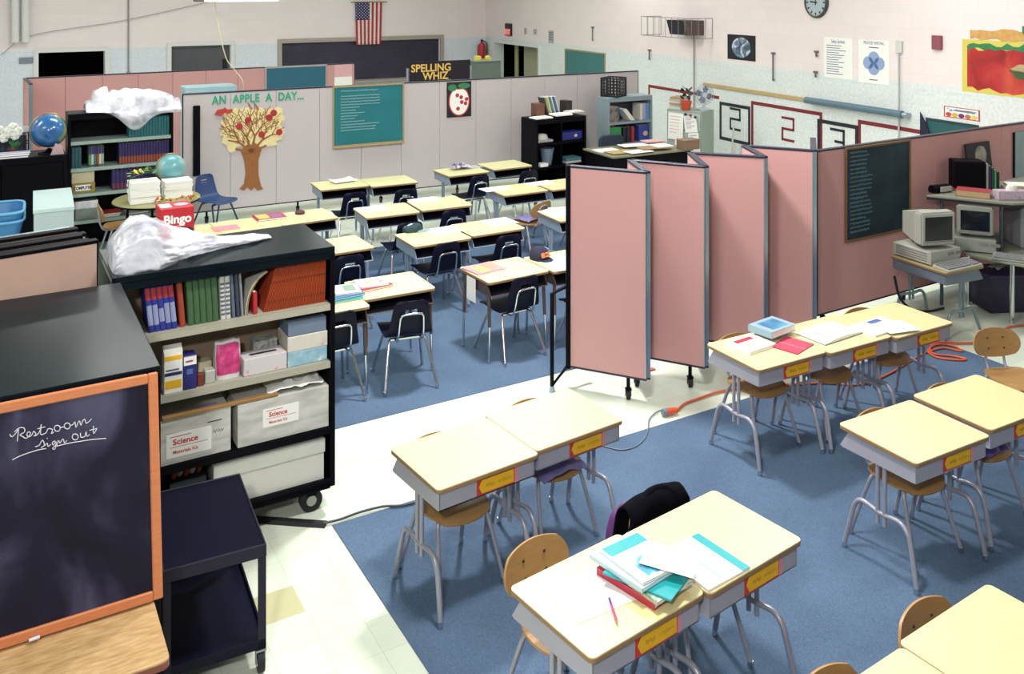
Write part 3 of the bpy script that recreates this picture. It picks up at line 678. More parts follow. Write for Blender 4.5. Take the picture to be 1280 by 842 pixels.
# ------------------------------------------------------------------ flat things on those planes
def hung(name, label, cat, fr, y=0.0, z=None, x=None, group=None):
    return thing(name, label, cat, fr.world(x or 0, y, z or 0), fr.rz, group)
def board(name, label, fr, px, m, framem, w=0.022, y=0.0, cat='chalkboard', tray=False):
    """framed board from four pixel corners (TL, TR, BR, BL averaged to a true rectangle) on a plane"""
    c = [fr.loc(*p, y) for p in px]; x0 = (c[0][0] + c[3][0]) / 2; x1 = (c[1][0] + c[2][0]) / 2; z1 = (c[0][1] + c[1][1]) / 2; z0 = (c[2][1] + c[3][1]) / 2
    cx, wd, ht = (x0 + x1) / 2, (x1 - x0) / 2, z1 - z0
    r = hung(name, label, cat, fr, y, z0, cx)
    MB().box((-wd + w, -0.010, w), (wd - w, -0.001, ht - w)).build('slate', m, r, 0)
    f = MB().box((-wd, -0.018, 0), (-wd + w, -0.001, ht), 0.003).box((wd - w, -0.018, 0), (wd, -0.001, ht), 0.003).box((-wd + w, -0.018, ht - w), (wd - w, -0.001, ht), 0.003).box((-wd + w, -0.018, 0), (wd - w, -0.001, w), 0.003)
    f.build('frame', framem, r, 0)
    if tray: MB().box((-wd, -0.05, -0.012), (wd, -0.018, 0.004), 0.003).build('chalk_tray', framem, r, 0)
    return r, wd, ht
FRW = mat('light_oak_frame', 'A08A5E', 0.5, var=0.1)
TEALB = mat('teal_chalkboard', '146E78', 0.7, var=0.12, scale=3)
r, wd, ht = board('chalkboard', 'teal chalkboard in a thin oak frame, chalk lines of writing on it', GREY, ((416.5, 107.5), (505, 104), (504.5, 177), (414.5, 184.5)), TEALB, FRW, tray=True)
mb = MB(); rnd = random.Random(4)
scribble(mb, -wd * .78, wd * .25, -0.012, ht * .915, 0.012, 0.003, 40, 9)
for i in range(13):
    z = ht * (0.83 - i * 0.047); scribble(mb, -wd * .78, wd * (-0.1 + rnd.uniform(-.35, .45) if i > 3 else 0.3), -0.012, z, 0.009, 0.0028, 26, i)
mb.build('chalk_writing', CHALKG, r, 0)
DB = mat_mix('dusty_slate', [(0.35, '12242E'), (0.6, '1B3440'), (0.8, '2C4A54')], 3.2, 0.75, detail=6)
r, wd, ht = board('chalkboard', 'dark chalkboard with smeared chalk hung on the pink partition run', RUN, ((1055, 184), (1137, 174.5), (1137, 288), (1056, 301)), DB, mat('brown_oak_frame', '7A5C36', 0.5, var=0.1))
mb = MB()
for i in range(20): z = ht * (0.94 - i * 0.044); scribble(mb, -wd * .86, -wd * .30 + rnd.uniform(-.06, .06), -0.012, z, 0.012, 0.0035, 22, i + 40)
mb.build('chalk_writing', mat('dim_chalk', '5F8088', 0.9), r, 0)
# letters and apple tree
t0 = GREY.loc(265, 126, -0.002); t1 = GREY.loc(380, 121.5, -0.002); wd = t1[0] - t0[0]
LET = mat('green_letter_paper', '1E9A7C', 0.6)
r = hung('lettering_banner', 'green cut-out letters AN APPLE A DAY above the paper tree', 'wall lettering', GREY, -0.001, t0[1], (t0[0] + t1[0]) / 2)
q = text('AN  APPLE  A  DAY...', 0.155, LET, r, face(), extrude=0.0008, bold=0.005, space=1.1); w0 = max(v.co.x for v in q.data.vertices) - min(v.co.x for v in q.data.vertices)
for v in q.data.vertices: v.co.x *= wd / w0
def gl(px, py): a = GREY.loc(px, py, -0.002); return a
tx, tz = gl(314, 238)
r = hung('paper_tree', 'paper apple tree with brown trunk and cream leaf clusters on the grey partition', 'wall decoration', GREY, -0.001, tz, tx)
def L2(px, py): a = gl(px, py); return a[0] - tx, a[1] - tz
PT = mat('brown_paper', '8F5B30', 0.8, var=0.15, scale=20); PF = mat('cream_leaf_paper', 'DCCE98', 0.8, var=0.12, scale=30); PA = mat('red_apple_paper', 'A5242A', 0.7)
trunk = [L2(*p) for p in ((299, 236), (305, 230), (307, 215), (305, 200), (301, 188), (309, 180), (314, 184), (319, 178), (327, 186), (323, 200), (323, 218), (326, 232), (329, 236), (322, 238), (318, 234), (314, 238), (309, 234), (305, 238))]
MB().prism(trunk, 'y', -0.004, 0).build('trunk', PT, r, 0)
br = MB(); rnd = random.Random(11)
cxz, czz = L2(315, 163); R = abs(L2(354, 163)[0] - L2(276, 163)[0]) / 2
outl = [(285, 138), (293, 135), (301, 136), (309, 134), (318, 136), (327, 134), (336, 136), (345, 134), (354, 136), (353, 144), (355, 151), (351, 158), (355, 165), (353, 172), (347, 175), (346, 181), (338, 183), (332, 180), (326, 184), (319, 179), (313, 180), (307, 184), (299, 183), (294, 189), (286, 189), (284, 182), (277, 179), (279, 172), (275, 167), (280, 160), (276, 153), (283, 149), (280, 143)]
pts_ = [L2(*p) for p in outl]; big = []
for k in range(len(pts_)):
    a_, b_ = Vector(pts_[k]), Vector(pts_[(k + 1) % len(pts_)]); big += [a_, a_.lerp(b_, .35) + Vector((rnd.uniform(-.02, .02), rnd.uniform(-.02, .02))), a_.lerp(b_, .7) + Vector((rnd.uniform(-.02, .02), rnd.uniform(-.02, .02)))]
MB().prism([tuple(p) for p in big], 'y', -.004, 0).build('leaf_sheet', PF, r, 0)
cells = MB()
for i in range(120):
    a, rr = rnd.uniform(0, 2 * PI), math.sqrt(rnd.uniform(0, .95)); x, z = cxz + math.cos(a) * rr * R * .97, czz + .05 + math.sin(a) * rr * R * .60
    t = math.atan2(z - L2(314, 190)[1], x - L2(314, 190)[0]) + rnd.uniform(-.7, .7); ln = rnd.uniform(.05, .12); cells.box((0, -.0056, -.004), (ln, -.003, .004), 0, Matrix.Translation((x, 0, z)) @ Matrix.Rotation(-t, 4, 'Y'))
cells.build('twigs', PT, r, 0)
def branch(x, z, a, L, w, d):
    x2, z2 = x + math.cos(a) * L, z + math.sin(a) * L; px, pz_ = -math.sin(a) * w / 2, math.cos(a) * w / 2
    br.prism([(x + px, z + pz_), (x - px, z - pz_), (x2 - px * .6, z2 - pz_ * .6), (x2 + px * .6, z2 + pz_ * .6)], 'y', -0.0068 - 0.0002 * d, -0.001)
    if d > 0 and ((x2 - cxz) / R) ** 2 + ((z2 - czz) / (R * .62)) ** 2 < .72:
        for s in (-1, 1): branch(x2, z2, a + s * rnd.uniform(0.35, 0.75), L * rnd.uniform(.62, .82), w * 0.62, d - 1)
bx, bz = L2(314, 190)
for a in (0.35, 0.8, 1.35, 1.85, 2.4, 2.85): branch(bx, bz, a, 0.22, 0.04, 4)
br.build('branches', PT, r, 0)
for px, py in ((299, 158), (336, 147), (349, 165), (327, 168), (310, 150), (342, 141)): x, z = L2(px, py); MB().cyl((x, -0.012, z), (x, -0.001, z), 0.045, seg=14).build('apple', PA, r, 0)
bird = [L2(*p) for p in ((268, 143), (272, 137), (279, 136), (281, 134), (284, 137), (291, 136), (290, 140), (286, 142), (280, 141), (276, 145))]
MB().prism(bird, 'y', -0.012, -0.001).build('red_bird', mat('red_bird_paper', 'B03A2A', 0.7), r, 0)
# black vertical strip on the grey partition (a stored pole in a fabric sleeve)
a0, a1 = GREY.loc(246, 132, -0.03), GREY.loc(247, 220, -0.03)
tag(MB().box((-0.045, -0.03, 0), (0.045, 0.0, a0[1] - a1[1]), 0.008).build('door_strip', BLACKM, smooth=0, loc=GREY.world(a0[0], -0.002, a1[1]), rz=GREY.rz), 'tall black strip fixed upright near the open end of the grey partition', 'strip')
# apple poster
x0, z0, x1, z1 = GREY.rect(558.5, 103, 589, 145, -0.002); w_, h_ = x1 - x0, z1 - z0
r = hung('apple_poster', 'black poster of a white apple with red worms and green leaves', 'poster', GREY, -0.001, z0, (x0 + x1) / 2)
MB().box((-w_ / 2, -0.003, 0), (w_ / 2, 0, h_)).build('sheet', mat('black_paper', '14141C', 0.7), r, 0)
def blob(cx, cz, rx, rz, n=26, f=lambda t: 1): return [(cx + rx * f(2 * PI * i / n) * math.cos(2 * PI * i / n), cz + rz * f(2 * PI * i / n) * math.sin(2 * PI * i / n)) for i in range(n)]
apf = lambda t: 1 - 0.16 * math.exp(-((t - PI / 2) ** 2) * 8) - 0.06 * math.cos(2 * t)
MB().prism(blob(0, h_ * .45, w_ * .46, h_ * .40, f=apf), 'y', -0.0045, -0.003).build('apple_outline', RED, r, 0)
MB().prism(blob(0, h_ * .45, w_ * .41, h_ * .365, f=apf), 'y', -0.006, -0.0045).build('apple_flesh', WHITE, r, 0)
MB().prism(blob(w_ * .2, h_ * .88, w_ * .25, h_ * .08), 'y', -0.0075, -0.003).prism(blob(-w_ * .28, h_ * .84, w_ * .18, h_ * .1), 'y', -0.0075, -0.003).build('leaves', mat('green_paper', '2E7A50', 0.7), r, 0)
mb = MB()
for ax, az in ((-.08, .62), (.08, .56), (.1, .42), (.26, .38), (-.05, .24), (.3, .5)): mb.cyl((w_ * ax, -0.0078, h_ * az), (w_ * ax, -0.0055, h_ * az), w_ * .075, seg=14)
mb.build('red_spots', RED, r, 0)

# far pink partition: teal board and two sheets, black tall board with gold lettering
r, wd, ht = board('chalkboard', 'teal board in a grey frame hung on the far pink partition', BPF, ((331, 84), (408.5, 80), (408.5, 128), (331, 132)), mat('blue_teal_board', '225E72', 0.7), mat('grey_frame', '9E9A9A', 0.5), 0.03)
x0, z0, x1, z1 = BPF.rect(418, 81, 440, 108, -0.002)
r = hung('notice_sheet', 'pale pink and white sheet at the end of the far pink partition', 'poster', BPF, -0.001, z0, (x0 + x1) / 2)
MB().box((-(x1 - x0) / 2, -0.002, 0), ((x1 - x0) / 2, 0, z1 - z0)).build('sheet', WHITE, r, 0)
MB().box((-(x1 - x0) / 2, -0.003, (z1 - z0) * .45), ((x1 - x0) / 2, -0.002, z1 - z0)).build('pink_print', mat('pale_pink_paper', 'D9A6AE', 0.8), r, 0)
BKL = BACK
SP = Frame(pd(549, 100, 15.6), UA); a = SP.loc(510, 79); b = SP.loc(588, 73.5); w_ = b[0] - a[0]; zt = (a[1] + b[1]) / 2
r = thing('spelling_board', 'black board lettered SPELLING WHIZ in gold behind the grey partition', 'sign', SP.world((a[0] + b[0]) / 2, 0), UA)
MB().box((-w_ / 2, 0, zt - 0.9), (w_ / 2, 0.03, zt), 0.004).build('panel', mat('black_felt', '15101C', 0.85), r, 0)
for s in (-1, 1):
    MB().box((s * w_ / 2 - 0.02, 0.0, 0.04), (s * w_ / 2 + 0.02, 0.03, zt - 0.1)).box((s * w_ / 2 - 0.025, -0.25, 0), (s * w_ / 2 + 0.025, 0.28, 0.04)).build('leg', GREYL, r, 0)
GOLD = mat('gold_letters', 'D8B25A', 0.5)
for s, zf, sz, dx in (('SPELLING', 0.115, 0.155, -0.16), ('WHIZ', 0.255, 0.155, -0.08)): text(s, sz * 1.15, GOLD, r, face(dx, -0.001, zt - zf), bold=0.004, name='gold_lettering')
mb = MB(); scribble(mb, -w_ * .42, w_ * .0, -0.002, zt - .345, 0.018, 0.005, 30, 3); scribble(mb, w_ * .1, w_ * .18, -0.002, zt - .335, 0.02, 0.006, 6, 5); mb.build('small_lettering', GOLD, r, 0)

# ------------------------------------------------------------------ on the back wall
def onwall(fr, px, py, y=0.0): a = fr.loc(px, py, y); return a
# flag
f0 = BACK.rect(444, 3, 477.5, 55, -0.06); w_, h_ = f0[2] - f0[0], f0[3] - f0[1]
r = thing('flag', 'flag with stars and stripes hanging upright on the back wall', 'flag', BACK.world((f0[0] + f0[2]) / 2, -0.06, f0[1]), UA)
def wave(x, z): return 0.012 * math.sin(x / w_ * 9 + 1.0) * (1 - z / h_ * 0.7)
def strip(mb, xa, xb, za, zb, off):
    nx, nz_ = max(2, int((xb - xa) / w_ * 40)), 8
    def fn(i, j):
        x = xa + (xb - xa) * i; z = za + (zb - za) * j; return (x * (1 - 0.08 * (1 - z / h_)), wave(x, z) - off, z)
    mb.grid(fn, nx, nz_, 0.0015)
mw, mr, mc = MB(), MB(), MB(); sw = w_ / 13
CW = sw * 7
for i in range(13): strip(mr if i % 2 == 0 else mw, w_ / 2 - sw * (i + 1), w_ / 2 - sw * i, 0, h_, 0) if i < 6 else strip(mr if i % 2 == 0 else mw, w_ / 2 - sw * (i + 1), w_ / 2 - sw * i, 0, h_ * 0.585, 0)
strip(mc, -w_ / 2, -w_ / 2 + CW, h_ * 0.585, h_, 0)
mr.build('red_stripes', mat('flag_red', 'B32A3A', 0.75), r, 180); mw.build('white_stripes', mat('flag_white', 'DDD6D2', 0.75), r, 180); mc.build('blue_canton', mat('flag_blue', '2A2C5E', 0.75), r, 180)
st = MB()
for i in range(9):
    for j in range(11):
        if (i + j) % 2: continue
        x, z = -w_ / 2 + CW * (i + .7) / 9.4, h_ * (0.6 + 0.385 * (j + .5) / 11); y = wave(x, z) - 0.004; s = 0.017
        st.prism([(x + (s if k % 2 else s * .42) * math.sin(PI * k / 5), z + (s if k % 2 else s * .42) * math.cos(PI * k / 5)) for k in range(10)], 'y', y - 0.001, y + .003)
st.build('stars', mat('flag_white', 'DDD6D2', 0.75), r, 0)
MB().cyl((-w_ / 2 - 0.12, 0.0, h_ + 0.008), (w_ / 2 + 0.14, 0.0, h_ + 0.008), 0.012).cyl((0, 0.0, h_ + .008), (0, 0.055, h_ + .008), 0.01).build('pole', mat('brass', 'A8946A', 0.35, 0.8), r)
# pipes, switch box, conduit, cable
PIPE = mat('white_pipe_paint', 'DADADA', 0.4)
pg = 'white pipes on the back wall'
for (px, lab) in ((19, 'white pipe coming down the back wall, the one nearer the corner window opening'), (32, 'white pipe coming down the back wall, the one nearer the black doorway')):
    x, z = BACK.loc(px, 53, -0.16)
    MBp = MB().cyl((0, 0, 0.02), (0, 0, CEIL - z), 0.075, seg=20).sphere((0, 0, 0.02), 0.075, (1, 1, .5)).cyl((0, 0, .5), (0, .155, .5), 0.02)
    tag(MBp.build('pipe', PIPE, loc=BACK.world(x, -0.16, z), rz=UA), lab.replace(', the one nearer the corner window opening', ', outer of the pair').replace(', the one nearer the black doorway', ', beside the black doorway'), 'pipe')
a = BACK.rect(24, 72, 41, 79, -.02); tag(MB().box((a[0], -0.04, a[1]), (a[2], 0, a[3]), 0.006).build('wall_vent', mat('blue_grey_plate', '7C8494', 0.5), smooth=0, loc=BACK.O, rz=UA), 'small blue-grey vent plate on the back wall by the black doorway', 'vent')
x, z = BACK.loc(160.5, 90, -.02); tag(MB().cyl((0, 0, 0), (0, 0, CEIL), 0.016).box((-.04, -.02, 1.15), (.04, .02, 1.3), 0.004).build('conduit', mat('grey_conduit', '8E8888', 0.5), loc=BACK.world(x, -0.025, 0), rz=UA), 'thin grey conduit running up the back wall between two doorways', 'conduit')
p0, p1, p2 = BACK.loc(0, 69, -.03), BACK.loc(40, 44, -.03), BACK.loc(248, 5, -.03)
tag(MB().tube([(p0[0], -0.075, p0[1]), (p1[0], -.075, p1[1]), ((p1[0] + p2[0]) / 2, -.075, (p1[1] + p2[1]) / 2 - .05), (p2[0], -.075, p2[1]), (p2[0] + .3, -.075, p2[1] + .1)], 0.009, 6, smooth=6).build('cable', mat('grey_cable', 'A8A0A0', 0.6), loc=BACK.O, rz=UA), 'thin grey cable slung along the back wall from the pipes', 'cable')
# hanging lamp and its cords
LP = pd(296, 2, 12.5)
r = thing('hanging_lamp', 'white hanging lamp at the top edge with loose cords', 'lamp', (LP.x, LP.y, 0), UA)
zl_ = 3.1 - 14 * 12.5 / 1140
MB().prism([(-0.10, zl_), (0.10, zl_), (0.07, zl_ + 0.10), (-0.07, zl_ + 0.10)], 'x', -0.45, 0.55).build('shade', mat('white_lamp_metal', 'E6E6E2', 0.4), r, 0)
MB().box((-0.56, -0.09, zl_ + 0.0), (-0.45, 0.09, zl_ + 0.09), 0.01).build('end_cap', mat('dark_end_cap', '5A504C', 0.6), r, 0)
for s in (-.35, .45): MB().cyl((s, 0, zl_ + .1), (s, 0, CEIL), 0.006).build('hanger', ALU, r)
CRD = mat('ivory_cord', 'CFC6A4', 0.6)
e = pd(304, 116, 12.2)
MB().tube([(-0.30, 0, zl_ + .05), (-.26, 0, zl_ - .25), (-.15, 0, zl_ - .75), (-0.02, 0, 2.0), (0.09, 0.0, 1.78), (0.10, 0.35, 1.2)], 0.007, 6, smooth=5).build('cord', CRD, r, 60)

# ------------------------------------------------------------------ on the wall with the clock
def wthing(name, label, cat, px, py, y=0.0, fr=RIGHT): a = fr.loc(px, py, -y); return thing(name, label, cat, fr.world(a[0], -y, a[1]), fr.rz)
def wsize(px, py, wpx, hpx, fr=RIGHT): a = fr.loc(px - wpx / 2, py - hpx / 2); b = fr.loc(px + wpx / 2, py + hpx / 2); return abs(b[0] - a[0]), abs(a[1] - b[1])
# clock
w_, h_ = wsize(1021, 4, 33, 40); R_ = h_ / 2
r = wthing('wall_clock', 'round wall clock cut by the top edge of the photo', 'clock', 1021.5, 3)
fm = MB(); fm.lathe([(R_, 0), (R_, 0.03), (R_ * .93, 0.05), (R_ * .86, 0.045), (R_ * .86, 0.0)], 32); M90 = Matrix.Rotation(PI / 2, 4, 'X'); fm.bm.transform(M90); fm.build('rim', mat('black_clock_rim', '3A3A40', 0.4), r)
fm = MB().cyl((0, 0.0, 0), (0, -0.03, 0), R_ * .87, seg=32); fm.build('dial', mat('pale_dial', 'A9B6BE', 0.5), r)
mk = MB()
for k in range(12):
    t = k * PI / 6; q = MB(); M = Matrix.Rotation(t, 4, 'Y'); mk.box((-0.012, -0.033, R_ * .64), (0.012, -0.03, R_ * .8), 0, M)
mk.build('hour_marks', INK, r, 0)
MB().box((-0.011, -0.036, -0.03), (0.011, -0.033, R_ * .48), 0, Matrix.Rotation(-PI / 2 + .1, 4, 'Y')).box((-0.008, -0.039, -0.04), (0.008, -0.036, R_ * .7), 0, Matrix.Rotation(0.05, 4, 'Y')).build('hands', INK, r, 0)
# posters
def poster(name, label, px, m, cat='poster', fr=RIGHT, y=0.002, t=0.003):
    x0, z0, x1, z1 = fr.rect(*px, -y); r = thing(name, label, cat, fr.world((x0 + x1) / 2, -y, z0), fr.rz); w, h = x1 - x0, z1 - z0
    MB().box((-w / 2, -t, 0), (w / 2, 0, h)).build('sheet', m, r, 0); return r, w, h
r, w_, h_ = poster('earth_poster', 'black square picture of the cloudy Earth on the wall', (909.5, 42.5, 944.5, 77), mat('black_paper', '14141C', 0.7))
EM = mat_mix('earth_clouds', [(0.38, '3F5568'), (0.5, '7D8FA6'), (0.58, 'DDE2EA'), (0.72, '8A7F78')], 5.5, 0.7, detail=6, dist=1.2)
MB().prism(blob(0, h_ * .5, w_ * .335, h_ * .40), 'y', -0.0045, -0.003).build('globe_print', EM, r, 0)
r, w_, h_ = poster('safety_poster', 'white poster headed Safety Symbols with lines of text', (1030, 46, 1066, 100), WHITE)
BI = mat('blue_print', '3C4A78', 0.7)
text('Safety Symbols', h_ * .12, BI, r, face(0, -0.0032, h_ * .9) @ Matrix.Diagonal((.62, 1, 1, 1)))
mb = MB()
for i in range(13):
    z = h_ * (0.79 - i * 0.058); mb.box((-w_ * .40, -0.004, z), (-w_ * .40 + w_ * random.uniform(.4, .8), -0.003, z + h_ * 0.018))
mb.build('text_lines', mat('grey_blue_print', '6A7290', 0.7), r, 0)
r, w_, h_ = poster('process_poster', 'white poster of four overlapping blue circles headed PROCESS WRITING', (1073.5, 49, 1112, 107), WHITE)
text('PROCESS WRITING', h_ * .10, BI, r, face(0, -0.0032, h_ * .93) @ Matrix.Diagonal((.7, 1, 1, 1)))
q = h_ * .19
CB = mat('pale_blue_print', '8CA3C6', 0.7); CD = mat('mid_blue_print', '4E6796', 0.7)
for i, (dx, dz) in enumerate(((0, q * .62), (-q * .8, 0), (q * .8, 0), (0, -q * .62))): MB().prism(blob(dx, h_ * .47 + dz, q * .86, q * .80), 'y', -0.0035 - i * .0002, -0.003).build('circle', CB, r, 0)
lens = MB()
for sx in (-1, 1):
    for sz in (-1, 1):
        M = Matrix.Translation((sx * q * .38, 0, h_ * .47 + sz * q * .32)) @ Matrix.Rotation(-sx * sz * math.radians(48), 4, 'Y'); lens.prism(blob(0, 0, q * .48, q * .22), 'y', -0.0046, -0.003, M=M)
lens.build('overlaps', CD, r, 0); MB().box((-w_ * .14, -0.004, h_ * .08), (w_ * .12, -0.003, h_ * .1)).box((-w_ * .16, -0.004, h_ * .82), (w_ * .16, -0.003, h_ * .84)).build('captions', BI, r, 0)
# hamburger poster: generic sandwich with bun, lettuce, tomato sauce
x0, z0, x1, z1 = RIGHT.rect(1203, 38, 1345, 130)
r = thing('sandwich_poster', 'large red and green sandwich poster at the edge of the photo', 'poster', RIGHT.world(x0, -0.001, z0), RIGHT.rz); w_, h_ = x1 - x0, z1 - z0
pts = [RIGHT.loc(*p) for p in ((1203, 60), (1290, 40), (1290, 148), (1203, 131))]
MB().prism([(0, 0), (w_, 0), (w_, h_ * .86), (0, h_ * .86)], 'y', -0.003, 0).build('yellow_sheet', mat('yellow_poster', 'D2C458', 0.6), r, 0)
def wob(xa, xb, za, zb, n=18, amp=0.02, sd=1):
    rn = random.Random(sd); top = [(xa + (xb - xa) * i / n, zb + rn.uniform(-amp, amp)) for i in range(n + 1)]; bot = [(xb - (xb - xa) * i / n, za + rn.uniform(-amp, amp)) for i in range(n + 1)]; return top + bot
MB().prism(wob(w_ * .05, w_, h_ * .06, h_ * .72, sd=2, amp=.03), 'y', -0.005, -0.003).build('red_sauce', mat_mix('sauce_red', [(0.3, '7E1A18'), (0.5, 'B0262A'), (0.75, 'C7513A')], 2.5, 0.5, dist=.8), r, 0)
MB().prism(wob(w_ * .06, w_, h_ * .70, h_ * .80, sd=3, amp=.03), 'y', -0.0065, -0.003).build('lettuce', mat('lettuce_green', '2F7A48', 0.6, var=.3), r, 0)
MB().prism(wob(w_ * .08, w_, h_ * .87, h_ * 1.03, sd=4, amp=.02), 'y', -0.0065, -0.0).build('bun', mat('bun_tan', 'C99A58', 0.6, var=.25, scale=14), r, 0)
MB().prism(wob(w_ * .56, w_, h_ * .98, h_ * 1.1, sd=5, amp=.02), 'y', -0.0085, -0.0).build('lettuce', mat('lettuce_green', '2F7A48', 0.6, var=.3), r, 0)
MB().prism(blob(w_ * .62, h_ * .38, w_ * .16, h_ * .10, f=lambda t: 1 + .15 * math.sin(5 * t)), 'y', -0.0075, -0.003).build('pickle', mat('pickle_green', '39552E', 0.6, var=.3), r, 0)
MB().prism(blob(w_ * .60, h_ * .45, w_ * .13, h_ * .06, f=lambda t: 1 + .15 * math.sin(4 * t)), 'y', -0.0085, -0.003).build('onion', mat('onion_tan', 'B29A72', 0.6, var=.3), r, 0)
# small colourful sticker strip
r, w_, h_ = poster('sticker_strip', 'small colourful food strip with a red border under the sandwich poster', (1180, 132, 1225, 152), mat('red_strip_edge', 'B84A50', 0.7))
MB().box((-w_ * .46, -0.005, h_ * .08), (w_ * .46, -0.003, h_ * .93)).build('white_field', WHITE, r, 0)
for i, c in enumerate(('C24A3A', 'D8A83A', '6A2A6A', 'C2703A', 'D8C45A')): MB().prism(blob(-w_ * .36 + i * w_ * .18, h_ * .28, w_ * .085, h_ * .2), 'y', -0.0065, -0.005).build('printed_food', mat('food_' + c, c, 0.7), r, 0)
MB().prism(wob(-w_ * .42, w_ * .42, h_ * .66, h_ * .76, amp=.02, sd=8), 'y', -0.0065, -0.005).build('printed_wave', mat('pale_blue_print', '8CA3C6', 0.7), r, 0)
# taped goals with numbers
REDT, BLKT = mat('dark_red_tape', '7A2028', 0.6), mat('black_tape', '1E1E28', 0.6)
def goal(label, m, px0, px1, num, side0=True, side1=True, numsz=1.0, bottom=None, name='taped_box'):
    a, b = RIGHT.loc(*px0), RIGHT.loc(*px1); zt = (a[1] + b[1]) / 2; w = b[0] - a[0]
    r = thing(name, label, 'taped box', RIGHT.world((a[0] + b[0]) / 2, -0.001 - .005 * ('a 3' in label), 0), RIGHT.rz)
    t = 0.055; mb = MB().box((-w / 2, -0.002, zt - t), (w / 2, 0, zt)); zb = 0.0 if bottom is None else bottom
    if side0: mb.box((-w / 2, -0.002, zb), (-w / 2 + t * 1.0, 0, zt - t))
    if side1: mb.box((w / 2 - t * 1.0, -0.002, zb), (w / 2, 0, zt - t))
    if bottom is not None: mb.box((-w / 2, -0.002, bottom), (w / 2, 0, bottom + t))
    mb.build('outline', m, r, 0)
    if num:
        ch, px = num; c = RIGHT.loc(*px); X = c[0] - (a[0] + b[0]) / 2; s = 0.34 * numsz; th = 0.038; hw = s * .36
        seg = {'2': [((-hw, s / 2), (hw, s / 2)), ((hw, s / 2), (hw, 0)), ((hw, 0), (-hw, 0)), ((-hw, 0), (-hw, -s / 2)), ((-hw, -s / 2), (hw, -s / 2))], '3': [((-hw, s / 2), (hw, s / 2)), ((hw, s / 2), (hw, -s / 2)), ((-hw * .3, 0), (hw, 0)), ((-hw, -s / 2), (hw, -s / 2))]}[ch]
        mb = MB()
        for (xa, za), (xb, zb2) in seg: mb.box((min(xa, xb) - th / 2 + X, -0.003, min(za, zb2) - th / 2 + c[1]), (max(xa, xb) + th / 2 + X, 0, max(za, zb2) + th / 2 + c[1]))
        mb.build('number', m, r, 0)
    return r
goal('dark red taped box on the wall behind the filing cabinet', REDT, (810.5, 106), (899, 119.5), None, side1=False)
goal('black taped box on the wall with a black 2', BLKT, (899.5, 126.5), (938, 133.5), ('2', (919, 149)), bottom=RIGHT.loc(918, 178)[1])
goal('dark red taped box on the wall with a red 2', REDT, (939, 125.5), (1028, 141), ('2', (985, 161.5)))
goal('black taped box half hidden by the pink run, a 3 peeping over the rail', BLKT, (1022, 148.5), (1073, 156.5), ('3', (1047, 177)))
goal('dark red taped box on the wall above the hung chalkboard, no number in it', REDT, (1072.5, 149), (1150, 162.5), None, side1=False)
# rail and rolled tube
a, b, c = RIGHT.loc(880, 104), RIGHT.loc(1013, 125), RIGHT.loc(1134, 144); zr = (a[1] + b[1]) / 2
tag(MB().box((a[0], -0.035, zr - 0.035), (b[0], 0, zr + 0.02), 0.004).build('wooden_rail', mat('yellow_rail_wood', 'B9A06C', 0.5, var=.1), smooth=0, loc=RIGHT.O, rz=RIGHT.rz), 'yellowish wooden rail on the wall above the numbered boxes', 'rail')
r = thing('rolled_screen', 'blue-grey rolled screen tube fixed at the end of the wooden rail', 'screen', RIGHT.world(b[0] + 0.01, -0.1, zr), RIGHT.rz)
MB().cyl((0, 0, 0), (c[0] - b[0], 0, 0), 0.05, seg=16).build('tube', mat('blue_grey_tube', '56707E', 0.4), r)
MB().cyl((c[0] - b[0], 0, 0), (c[0] - b[0] + 0.09, 0, 0), 0.035, seg=16).cyl((c[0] - b[0] + .04, 0, 0), (c[0] - b[0] + .04, .095, 0), 0.02).build('end_bracket', ALU, r)
# thermostat + conduits, call box, small fittings, exit sign, notices, green board
x, z = RIGHT.loc(1124, 60, -.02)
r = thing('thermostat', 'small white thermostat with a thin conduit running down from it', 'thermostat', RIGHT.world(x, -.002, z), RIGHT.rz)
MB().box((-0.05, -0.04, -0.07), (0.05, 0, 0.10), 0.008).build('case', mat('off_white_plastic', 'C9CCC8', 0.5), r, 0); MB().cyl((0, -0.026, -z + .05), (0, -0.026, -0.07), 0.012).build('conduit', mat('pale_conduit', 'AEB6B4', 0.5), r)
x, z = RIGHT.loc(1173, 53); tag(MB().box((-0.07, -0.05, -.09), (0.07, 0, 0.09), 0.008).build('call_box', mat('maroon_box', '8C4A58', 0.5), smooth=0, loc=RIGHT.world(x, 0, z), rz=RIGHT.rz), 'small maroon box on the wall near the sandwich poster', 'wall box')
x, z = RIGHT.loc(637, 37)
r = thing('exit_sign', 'small red and black exit sign above the far doorway', 'sign', RIGHT.world(x, 0, z), RIGHT.rz); w_, h_ = wsize(638, 37, 18, 17)
w_ = .34; MB().box((-w_ / 2, -0.06, -h_ * .5), (w_ / 2, 0, h_ * .5), 0.01).build('case', mat('black_sign_case', '201C20', 0.5), r, 0)
EX = mat('exit_red', 'E03A4A', 0.5); nE, lE, bE = nodes_of(EX); bE.inputs['Emission Color'].default_value = rgb('E8283C'); bE.inputs['Emission Strength'].default_value = 0.6
MB().box((-w_ * .44, -0.064, -h_ * .44), (w_ * .44, -0.06, h_ * .08)).build('lit_panel', EX, r, 0); text('EXIT', h_ * .5, WHITE, r, face(0, -0.0645, -h_ * .18), bold=.003)
